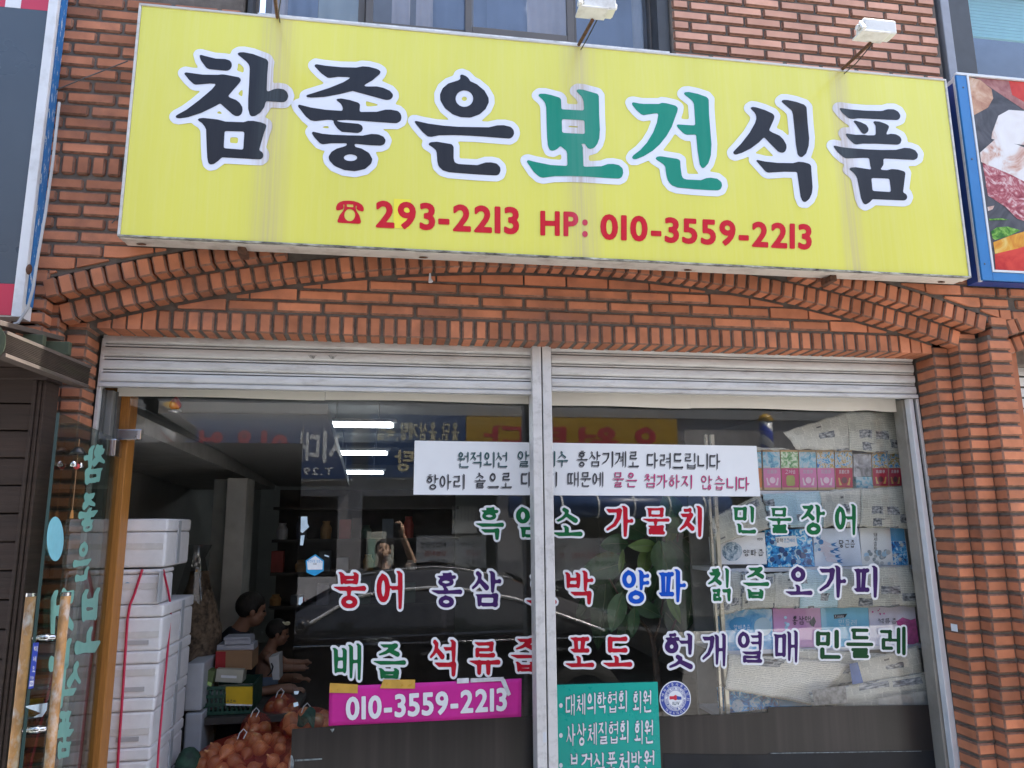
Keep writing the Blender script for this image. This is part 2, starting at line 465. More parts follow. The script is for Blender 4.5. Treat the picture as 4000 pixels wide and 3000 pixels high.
def hangul_caps(ch, w, brush=True):
    k = ord(ch) - 0xAC00
    L = LS[k // 588]; V = VS[k % 588 // 28]; T = TS[k % 28]
    nst = len(T) + (V in 'ㅐㅔㅒㅖㅘㅝㅚㅟㅢㅙㅞㅑㅕㅠㅛ') + (L in 'ㄹㅂㅃㅍㄸㅎ') + 2 * (T in ('ㄹ', 'ㅂ', 'ㄹㄱ', 'ㄴㅎ'))
    B = Brush(w * (1.0 - .05 * nst), brush)
    if V in 'ㅏㅐㅑㅒㅓㅔㅕㅖㅣ':
        d = V in 'ㅐㅒㅔㅖ'; xl = .44 if d else (.46 if V in 'ㅓㅕ' else .52); xv = .56 if d else .62
        if T: B.cons(L, .04, .52, xl, .94); B.vert(V, xv, .44, .98, 1.0); B.cons(T, .2, .02, .9, .3, 'f')
        else: B.cons(L, .03, .2, xl, .86); B.vert(V, xv, .0, .98, 1.0)
    elif V in 'ㅗㅛㅜㅠㅡ':
        up = V in 'ㅗㅛ'
        if T: B.cons(L, .2, .7, .8, .98, 't'); B.horz(V, .0, .44 if up else .38, 1, .58 if up else .52); B.cons(T, .2, .0, .82, .25, 'f')
        else: B.cons(L, .18, .56 if up else .6, .82, .96, 't'); B.horz(V, .0, .06, 1, .34 if up else .38)
    else:
        hv, vv = {'ㅘ': 'ㅗㅏ', 'ㅙ': 'ㅗㅐ', 'ㅚ': 'ㅗㅣ', 'ㅝ': 'ㅜㅓ', 'ㅞ': 'ㅜㅔ', 'ㅟ': 'ㅜㅣ', 'ㅢ': 'ㅡㅣ'}[V]
        if T: B.cons(L, .1, .68, .52, .96, 't'); B.horz(hv, .02, .42, .62, .54); B.vert(vv, .66, .36, .98, 1); B.cons(T, .2, .0, .9, .24, 'f')
        else: B.cons(L, .1, .56, .52, .94, 't'); B.horz(hv, .02, .18, .62, .38); B.vert(vv, .66, .0, .98, 1)
    return B.c
FONT = {}
def font_segs(ch):                                            # outline of a latin letter or digit from the built-in typeface
    if ch in FONT: return FONT[ch]
    cu = bpy.data.curves.new('t', 'FONT'); cu.body = ch; cu.resolution_u = 4
    o = bpy.data.objects.new('t', cu); C.objects.link(o)
    me = bpy.data.meshes.new_from_object(o.evaluated_get(bpy.context.evaluated_depsgraph_get()))
    cnt = {}
    for p in me.polygons:
        for e in p.edge_keys: cnt[e] = cnt.get(e, 0) + 1
    v = [x.co for x in me.vertices]
    # merge coincident outline vertices by position, so the fill's split corners do not count as edges
    rnd = lambda q: (round(q.x, 4), round(q.y, 4))
    acc = {}
    for p in me.polygons:
        ids = list(p.vertices)
        for a, b in zip(ids, ids[1:] + ids[:1]):
            k = tuple(sorted((rnd(v[a]), rnd(v[b])))); acc[k] = acc.get(k, 0) + 1
    segs = [(*a, *b) for (a, b), n in acc.items() if n == 1 and a != b]
    tri = [[(v[i].x, v[i].y) for i in p.vertices] for p in me.polygons]
    adv = max([s[0] for s in segs] + [s[2] for s in segs]) if segs else 0.3
    FONT[ch] = (segs, tri, adv)
    bpy.data.objects.remove(o); bpy.data.curves.remove(cu); bpy.data.meshes.remove(me)
    return FONT[ch]
GC = {}
def glyph_loops(ch, style, w, isos):
    """contour loops of one character, scaled to fill the unit square; isos in units of its own height"""
    key = (ch, style, w, tuple(isos))
    if key in GC: return GC[key]
    n = 72 if style == 'font' else 60
    if style in ('brush', 'gothic'):
        h = 1.5 / n; x0 = y0 = -.25
        X, Y = np.meshgrid(x0 + h * np.arange(n + 1), y0 + h * np.arange(n + 1))
        D = sd_caps(hangul_caps(ch, w, style == 'brush'), X, Y)
    else:
        segs = font_segs(ch)[0]; a = np.array(segs)
        lx, hx = a[:, [0, 2]].min(), a[:, [0, 2]].max(); ly, hy = a[:, [1, 3]].min(), a[:, [1, 3]].max()
        h = (max(hx - lx, hy - ly) + .4) / n; x0 = lx - .2; y0 = ly - .2
        X, Y = np.meshgrid(x0 + h * np.arange(n + 1), y0 + h * np.arange(n + 1))
        D = sd_poly(segs, X, Y) - w
    ins = D < 0
    xs = X[ins]; ys = Y[ins]
    bx0, bx1, by0, by1 = xs.min() - h / 2, xs.max() + h / 2, ys.min() - h / 2, ys.max() + h / 2
    out = []
    for iso in isos:
        lp = contour(blur(D) if style == 'brush' else D, x0, y0, h, iso, h * .12)
        out.append([[((x - bx0) / (bx1 - bx0), (y - by0) / (by1 - by0)) for x, y in q] for q in lp])
    GC[key] = (out, (bx0, bx1, by0, by1))
    return GC[key]
def pxmap(u0, v0, u1, v1, skew=0.0, lean=0.0, plane=None):
    """unit square to a patch of a wall plane: photo rectangle u0..u1, v0 (top)..v1 (bottom), right side lowered by skew px"""
    P = plane
    a = P(u0 + lean, v0); b = P(u1 + lean, v0 + skew); c = P(u0, v1); d = P(u1, v1 + skew)
    return lambda x, y: (c * (1 - x) + d * x) * (1 - y) + (a * (1 - x) + b * x) * y
def shifted(f, off): return lambda x, y: f(x, y) + off
def letter(ch, f, parent, fill, edge=None, style='brush', w=.085, r=.07, name='letter', lift=Vector((0, -.0015, 0)), sub='outline'):
    lo, bb = glyph_loops(ch, style, w, [0.0] + ([r] if edge else []))
    m = MB(); flat(m, lo[0], shifted(f, lift))
    o = m.build(name, fill, parent)
    if edge:
        m = MB(); flat(m, lo[1], f); m.build(sub, edge, o)
    return o
def line_mesh(text, f, matl, name, parent=None, style='brush', w=.06, space=.45, off=None, track=.06, r=0.0):
    """one printed line as one flat mesh, fitted to the unit square"""
    cells = []; x = 0.0
    for ch in text:
        if ch == ' ': x += space; continue
        hang = 0xAC00 <= ord(ch) <= 0xD7A3
        lo, bb = glyph_loops(ch, style if hang else 'font', w if hang else (w - .06) * .6 + .001, [r])
        if hang: cells.append((lo[0], x, .94, 0.0, 1.0)); x += 1.0 + track
        else:
            k = 1.25; wd = (bb[1] - bb[0]) * k
            cells.append((lo[0], x, wd, bb[2] * k, (bb[3] - bb[2]) * k)); x += wd + .1 + track
    tot = x - track
    m = MB()
    ylo = min(c[3] for c in cells); yhi = max(c[3] + c[4] for c in cells)
    for lp, cx, cw, cy, chh in cells:
        flat(m, [[((cx + px * cw) / tot, (cy + py * chh - ylo) / (yhi - ylo)) for px, py in q] for q in lp], f)
    if off is not None: m.v = [tuple(Vector(p) + off) for p in m.v]
    return m.build(name, matl, parent)
# ------------------------------------------------------------------ brick building
BRICK = mat('brick_clay', (0.46, 0.175, 0.092), 0.85, var=0.22, ns=7, obj=0.24, bump=0.3, bs=150, dirt=(0.17, 0.095, 0.08), ds=3.2, dirt_amt=0.6, spec=.25)
MORTAR = mat('mortar', (0.125, 0.105, 0.09), 0.95, var=0.25, ns=20, bump=0.5, bs=90)
EDGED = mat('brick_edge', (0.22, 0.115, 0.08), 0.9, var=0.35, ns=30, obj=0.2, spec=.2)
HAZED = mat('brick_hazed', (0.64, 0.345, 0.25), 0.85, var=0.12, ns=7, obj=0.14, bump=0.3, bs=150, dirt=(0.3, 0.16, 0.12), ds=3.2, dirt_amt=0.4, spec=.25)  # paler, pinker clay copy with haze and sky light put into the colour
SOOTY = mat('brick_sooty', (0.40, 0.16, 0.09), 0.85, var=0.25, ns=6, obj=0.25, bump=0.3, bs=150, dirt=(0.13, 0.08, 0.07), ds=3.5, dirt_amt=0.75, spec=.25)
BSET = {0: BRICK, 1: HAZED, 2: SOOTY}
def chamfer_box(w, d, h, c):
    """box with its edges cut off, origin at the middle"""
    m = MB(); x, y, z = w / 2, d / 2, h / 2
    id = {}
    for sx in (-1, 1):
        for sy in (-1, 1):
            for sz in (-1, 1):
                for a in range(3):
                    p = [sx * x, sy * y, sz * z]
                    for b in range(3):
                        if b != a: p[b] -= (sx, sy, sz)[b] * c
                    id[(sx, sy, sz, a)] = len(m.v); m.v.append(tuple(p))
    def f(*k, mi=1): m.f.append(tuple(id[q] for q in k)); m.m.append(mi)
    for s in (-1, 1):
        f(*[(s, a, b, 0) for a, b in ((-1, -1), (1, -1), (1, 1), (-1, 1))][::s], mi=0)
        f(*[(a, s, b, 1) for a, b in ((-1, -1), (-1, 1), (1, 1), (1, -1))][::s], mi=0)
        f(*[(a, b, s, 2) for a, b in ((-1, -1), (1, -1), (1, 1), (-1, 1))][::s], mi=0)
        for t in (-1, 1):
            f((-1, s, t, 1), (1, s, t, 1), (1, s, t, 2), (-1, s, t, 2))
            f((s, -1, t, 0), (s, 1, t, 0), (s, 1, t, 2), (s, -1, t, 2))
            f((s, t, -1, 0), (s, t, 1, 0), (s, t, 1, 1), (s, t, -1, 1))
            for r in (-1, 1): f((s, t, r, 0), (s, t, r, 1), (s, t, r, 2))
    return m
BM = {}
TONE = 0
def brick(parent, x0, x1, y0, y1, z0, z1, c=0.0075, ry=0.0, jit=1.0, at_=None):
    k = (round(x1 - x0, 3), round(y1 - y0, 3), round(z1 - z0, 3)); kk = k + (TONE,)
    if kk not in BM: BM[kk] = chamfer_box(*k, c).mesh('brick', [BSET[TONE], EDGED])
    k = kk
    j = lambda a: RND.uniform(-a, a) * jit
    loc = at_ if at_ is not None else Vector(((x0 + x1) / 2, (y0 + y1) / 2, (z0 + z1) / 2))
    return place('brick', BM[k], parent, loc + Vector((j(.001), j(.002), j(.001))), (j(.006), ry + j(.005), j(.008)))
AX, AZ = 0.80, -4.40                                          # centre of the flat arch
arc = lambda x, R: AZ + math.sqrt(R * R - (x - AX) ** 2)
def cut_brick(parent, x0, x1, Y, z0, z1, R, below, dep=.06):
    """a wall brick trimmed to the curve of the arch"""
    g = .009
    zt = [arc(x0, R), arc(x1, R)]
    if below:
        if min(zt) - g >= z1: return brick(parent, x0, x1, Y, Y + dep, z0, z1)
        if max(zt) - g <= z0 + .012: return None
    else:
        if max(zt) + g <= z0: return brick(parent, x0, x1, Y, Y + dep, z0, z1)
        if min(zt) + g >= z1 - .012: return None
    n = 8; xs = [x0 + (x1 - x0) * i / n for i in range(n + 1)]
    if below: pts = [(x, z0, min(z1, arc(x, R) - g)) for x in xs]
    else: pts = [(x, max(z0, arc(x, R) + g), z1) for x in xs]
    pts = [p for p in pts if p[2] - p[1] > .004]
    if len(pts) < 2 or pts[-1][0] - pts[0][0] < .02: return None
    poly = [(p[0], p[1]) for p in pts] + [(p[0], p[2]) for p in reversed(pts)]
    m = MB(); m.prism(poly, lambda x, z: (x, Y, z), lambda x, z: (x, Y + dep, z))
    return m.build('brick', BRICK, parent)
PIT = .0627; MOD = .2133
wall = thing('brick_wall', 'orange-red brick shop wall around and above the yellow sign', 'wall', (0.8, 0.2, 0))
mm = MB()
ZT = 4.97
def arc_poly(x0, x1, R, ztop, n=24):
    return [(x0 + (x1 - x0) * i / n, arc(x0 + (x1 - x0) * i / n, R)) for i in range(n + 1)] + [(x1, ztop), (x0, ztop)]
mm.prism(arc_poly(-1.53, 3.10, 7.56, 3.4), lambda x, z: (x, .012, z), lambda x, z: (x, .3, z))
mm.box(-2.9, -1.53, .012, .3, 0, 3.4)
mm.box(-2.9, -.77, .012, .3, 3.4, ZT)
mm.box(-.77, 1.43, .012, .3, 3.4, 4.17)
mm.box(1.43, 3.045, .012, .3, 3.4, ZT)
mm.box(3.045, 4.8, .012, .3, 3.4, 4.02)
mm.prism([(3.10, arc(3.10, 7.56)), (3.17, 2.70), (3.26, 2.70)] + [(x, AZ + math.sqrt(7.56 ** 2 - (x - 5.55) ** 2)) for x in (3.26, 3.5, 3.8, 4.2, 4.8)] + [(4.8, 3.4), (3.10, 3.4)], lambda x, z: (x, .012, z), lambda x, z: (x, .3, z))
mm.box(-.78, 1.44, .012, .3, 4.85, ZT)
mm.box(3.045, 4.8, .012, .3, 4.95, ZT)
mm.box(-1.47, 2.98, .152, .42, 2.615, 3.2)
mm.build('mortar', MORTAR, wall)
def course(z0, x0, x1, off, Y=0.0, clip=None, h=PIT - .0122, mod=MOD, dep=.06):
    n0 = math.floor((x0 - off) / mod)
    for n in range(n0, n0 + 60):
        a = off + n * mod + .0052; b = a + mod - .0104
        if a > x1: break
        a2, b2 = max(a, x0), min(b, x1)
        if b2 - a2 < .025: continue
        if clip: cut_brick(wall, a2, b2, Y, z0, z0 + h, *clip)
        else: brick(wall, a2, b2, Y, Y + dep, z0, z0 + h)
Z0 = 4.073 + .0061
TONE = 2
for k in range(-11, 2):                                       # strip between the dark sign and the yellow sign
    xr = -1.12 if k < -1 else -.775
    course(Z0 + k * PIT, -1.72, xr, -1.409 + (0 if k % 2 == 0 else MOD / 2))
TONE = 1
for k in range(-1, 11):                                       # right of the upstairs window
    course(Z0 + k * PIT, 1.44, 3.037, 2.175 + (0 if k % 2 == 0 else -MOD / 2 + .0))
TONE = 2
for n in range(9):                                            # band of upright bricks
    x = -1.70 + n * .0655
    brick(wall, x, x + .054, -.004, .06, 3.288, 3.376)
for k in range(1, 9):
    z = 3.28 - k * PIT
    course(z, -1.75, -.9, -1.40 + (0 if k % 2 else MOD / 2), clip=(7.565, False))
TONE = 0
for k in range(5, 10):
    z = 3.28 - k * PIT
    course(z, 2.55, 3.26, 2.66 + (0 if k % 2 else MOD / 2), clip=(7.565, False))
    if k < 9: course(z, 3.27, 3.75, 2.66 + (0 if k % 2 else MOD / 2))
for r, (z, off) in enumerate(((2.7192, -.566), (2.7809, -.465), (2.8426, -.575), (2.9043, -.465))):
    course(z, -1.36, 2.87, off - 10 * .2195, .14, (7.362, True), .051, .2195, .055)
for n in range(67):                                           # lintel of upright bricks
    x = .64 + .064 * (n - 31)
    if x < -1.372 or x + .053 > 2.885: continue
    cut_brick(wall, x + .005, x + .059, .14, 2.612, 2.708, 7.362, True, .15) if (x < -1.0 or x > 2.4) else brick(wall, x + .005, x + .059, .14, .29, 2.612, 2.708)
def ring(parent, cx, Ri, Ro, Y, a0, a1, skip=None, dep=.125):
    Rm = (Ri + Ro) / 2; st = .0655 / Rm
    n = int((a1 - a0) / st)
    for i in range(n + 1):
        a = a0 + (i + .5) * (a1 - a0) / (n + 1)
        x = cx + Rm * math.sin(a); z = AZ + Rm * math.cos(a)
        if skip and skip[0] < x < skip[1]: continue
        brick(parent, 0, .0565, 0, dep, 0, Ro - Ri, ry=a, at_=Vector((x, Y + dep / 2, z)))
arch = thing('brick_arch', 'shallow two-tier arch of upright bricks over the shop front', 'arch', (0.8, 0.1, 2.7))
ring(arch, AX, 7.372, 7.458, .07, -math.asin(2.265 / 7.37), math.asin(2.19 / 7.37))
ring(arch, AX, 7.468, 7.556, .0, -math.asin(2.325 / 7.51), math.asin(2.31 / 7.51), (-.5, 2.05))
mb = MB()
mb.prism([(AX + 7.385 * math.sin(a), AZ + 7.385 * math.cos(a)) for a in np.linspace(-.306, .294, 40)] + [(AX + 7.55 * math.sin(a), AZ + 7.55 * math.cos(a)) for a in np.linspace(.294, -.306, 40)], lambda x, z: (x, .082, z), lambda x, z: (x, .18, z))
mb.build('mortar', MORTAR, arch)
arch2 = thing('brick_arch', "start of the neighbouring shop's brick arch at the right edge", 'arch', (4.0, 0.1, 2.7))
ring(arch2, 5.60, 7.372, 7.458, .07, -math.asin(2.33 / 7.4), -math.asin(1.75 / 7.4))
ring(arch2, 5.60, 7.468, 7.556, .0, -math.asin(2.36 / 7.5), -math.asin(1.75 / 7.5))
mb = MB(); mb.prism([(5.6 + 7.385 * math.sin(a), AZ + 7.385 * math.cos(a)) for a in np.linspace(-.315, -.23, 12)] + [(5.6 + 7.55 * math.sin(a), AZ + 7.55 * math.cos(a)) for a in np.linspace(-.23, -.315, 12)], lambda x, z: (x, .09, z), lambda x, z: (x, .18, z))
mb.box(3.25, 4.8, .19, .29, 2.58, 3.0)
mb.build('mortar', MORTAR, arch2)
# stepped piers
pier = thing('brick_pier', 'stepped brick pier at the right of the shop window', 'pier', (3.1, .2, 0))
mb = MB()
for x0, x1, y in ((3.112, 3.225, .012), (2.992, 3.112, .082), (2.892, 2.992, .152)): mb.box(x0, x1, y, .45, 0, 2.69)
mb.build('mortar', MORTAR, pier)
RP = .0655
for k in range(34):
    z = 2.670 - (k + 1) * RP + .0055; h = RP - .0115
    brick(pier, 3.103, 3.238, 0, .1, z, z + h)
    brick(pier, 2.983, 3.097, .07, .165, z, z + h)
    if k: brick(pier, 2.883, 2.977, .14, .29, z, z + h)
brick(pier, 2.883, 2.977, .14, .29, 2.611, 2.650)
brick(pier, 2.990, 3.095, .07, .165, 2.676, 2.712)
for z in (2.675, 2.741):
    brick(pier, 3.13, 3.235, 0, .1, z, z + .052)
lp = thing('brick_pier', 'stepped brick pier at the left, seen partly through the open glass door', 'pier', (-1.5, .2, 0))
mb = MB()
for x0, x1, y in ((-1.75, -1.54, .012), (-1.54, -1.48, .082), (-1.48, -1.387, .152)): mb.box(x0, x1, y, .45, 0, 2.69)
mb.build('mortar', MORTAR, lp)
LP = .0605
for k in range(36):
    z = 2.646 - (k + 1) * LP + .005; h = LP - .0105
    brick(lp, -1.615, -1.503, 0, .1, z, z + h)
    brick(lp, -1.58, -1.471, .07, .165, z, z + h)
    if z + h < 2.62: brick(lp, -1.466, -1.377, .14, .29, z, z + h)
for z in (2.652, 2.712, 2.772): brick(lp, -1.615, -1.503, 0, .1, z, z + .05); brick(lp, -1.735, -1.625, 0, .1, z, z + .05)
for k in range(8): brick(lp, -1.735, -1.625, 0, .1, 2.646 - (k + 1) * LP + .005, 2.646 - k * LP - .0055)
brick(lp, -1.525, -1.472, .07, .165, 2.652, 2.70)
brick(lp, -1.466, -1.377, .14, .29, 2.606, 2.64)
# ------------------------------------------------------------------ yellow shop sign
YF = -.131
SEAMS = [at(1087, 76, YF).x, at(2255, 196, YF).x, at(3268, 284, YF).x]
def sign_paint(name, col, rough=.3, fade=.18, stain=(0.42, 0.36, 0.24), amt=.75, spec=.5):
    """printed sign sheet: faint sun-bleached streaks, dirty runs under the three seams"""
    t = NT(name)
    fine = t.noise(1.0, t.map(t.pos(), (31, 1, 1.6)), 5, .7)
    broad = t.noise(1.0, t.map(t.pos(), (2.2, 1, .8)), 2)
    c = t.ramp(broad, [(.3, tuple(x * .96 for x in col)), (.7, tuple(min(1, x * 1.05) for x in col))])
    c = t.mix(t.mr(fine, .42, .95, 0, fade), c, tuple(min(1, .55 * x + .42) for x in col))
    sx = t.n('SeparateXYZ'); t.l(t.pos(), sx.inputs[0])
    run = t.noise(1.0, t.map(t.pos(), (90, 1, 1.6)), 4)
    tot = None
    for k, s in enumerate(SEAMS):
        d = t.math('ABSOLUTE', t.math('SUBTRACT', sx.outputs[0], s + .004))
        wide = t.math('MULTIPLY', t.mr(d, 0.012, (.10, .11, .075)[k], 1, 0), t.mr(run, .25, .62, .15, 1))
        thin = t.math('MULTIPLY', t.mr(d, .002, .007, .8, 0), t.mr(sx.outputs[2], 3.3, 4.05, .1, 1))
        q = t.math('MAXIMUM', wide, thin)
        tot = q if tot is None else t.math('MAXIMUM', tot, q)
    c = t.mix(t.math('MULTIPLY', tot, amt), c, stain)
    t.base(c, rough, 0, spec)
    t.bump(t.noise(1.0, t.map(t.pos(), (3.2, 1, 1.2)), 2), .25, .02)
    return t.mat
YELLOW = sign_paint('sign_yellow', (0.70, 0.665, 0.115), .25, .2, (0.58, 0.50, 0.23), .8, .4)
SWHITE = sign_paint('sign_white', (0.72, 0.75, 0.84), .3, .05, (0.45, 0.36, 0.29), .8, .3)
SBLACK = sign_paint('sign_black', (0.016, 0.017, 0.024), .3, .03, (0.06, 0.075, 0.08), .7, .3)
SGREEN = sign_paint('sign_green', (0.008, 0.24, 0.165), .3, .06, (0.08, 0.28, 0.22), .6, .25)
SRED = sign_paint('sign_red', (0.55, 0.012, 0.028), .3, .06, (0.55, 0.13, 0.22), .5, .2)
ALU = mat('old_aluminium', (0.55, 0.54, 0.52), .45, var=.1, ns=8, dirt=(.2, .17, .13), ds=7, dirt_amt=.5, stretch=(.4, 1, 3))
PEEL = mat('peeling_trim', (.30, .30, .27), .6, var=.95, ns=55, dirt=(.03, .03, .02), ds=40, dirt_amt=.9, stretch=(.35, 1, 1))
ALUB = mat('painted_sheet', (0.62, 0.58, 0.52), .5, var=.08, ns=6, dirt=(.22, .17, .12), ds=9, dirt_amt=.55)
RUST = mat('rust', (0.10, 0.045, 0.025), .9, var=.5, ns=40)
sx0, sx1, sz0, sz1 = -1.192, 2.930, 2.952, 4.081
sign = thing('shop_sign', 'wide yellow shop sign with big black and green Korean letters', 'sign', (.87, -.07, sz0))
MB().box(sx0 + .004, sx1 - .004, -.122, -.012, sz0 + .004, sz1 - .004).build('cabinet', ALUB, sign)
m = MB(); m.box(sx0 + .012, sx1 - .012, YF + .001, -.123, sz0 + .010, sz1 - .010); m.build('face_panel', YELLOW, sign)
for q in ((sx0, sx1, sz1 - .011, sz1), (sx0, sx1, sz0, sz0 + .008), (sx0, sx0 + .011, sz0 + .0085, sz1 - .0115), (sx1 - .011, sx1, sz0 + .0085, sz1 - .0115)):
    MB().box(q[0], q[1], -.136, -.10, q[2], q[3]).build('edge_trim', ALU if q[2] > 2.96 else PEEL, sign, bevel=.002)
m = MB(); m.box(sx0 + .006, sx1 - .006, -.118, -.075, sz0 - .003, sz0 + .002); m.build('bottom_rail', ALUB, sign, bevel=.002)
for u, v in ((950, 985), (3240, 1100)):                       # rusty brackets under the sign
    p = at(u, v, -.05); MB().box(p.x - .018, p.x + .018, -.09, .0, sz0 - .035, sz0 - .004).build('bracket', RUST, sign, bevel=.004)
for u, v in ((540, 945), (1655, 1001), (2700, 1055), (3700, 1100)):
    p = at(u, v, -.09); m = MB(); m.ball((p.x, -.05, sz0 - .001), .014, 8, 5, (1.6, .7, .25)); m.build('rust_spot', RUST, sign)
cap = at(1010, 62, -.1).x; capr = at(2610, 218, -.1).x
m = MB(); m.box(cap, capr, -.125, -.03, sz1 + .001, sz1 + .016); m.build('top_flashing', mat('worn_flashing', (.66, .66, .65), .4, var=.25, ns=14, dirt=(.2, .2, .19), ds=16, dirt_amt=.7), sign, bevel=.002)
def zpts(ox, oy, s, pts): return [(ox + x / s, oy + y / s) for x, y in pts]
def ell(cx, cy, rx, ry, n=24): return [(cx + rx * math.cos(2 * math.pi * i / n), cy + ry * math.sin(2 * math.pi * i / n)) for i in range(n)]
T = lambda s: [tuple(map(int, q.split(','))) for q in s.split()]
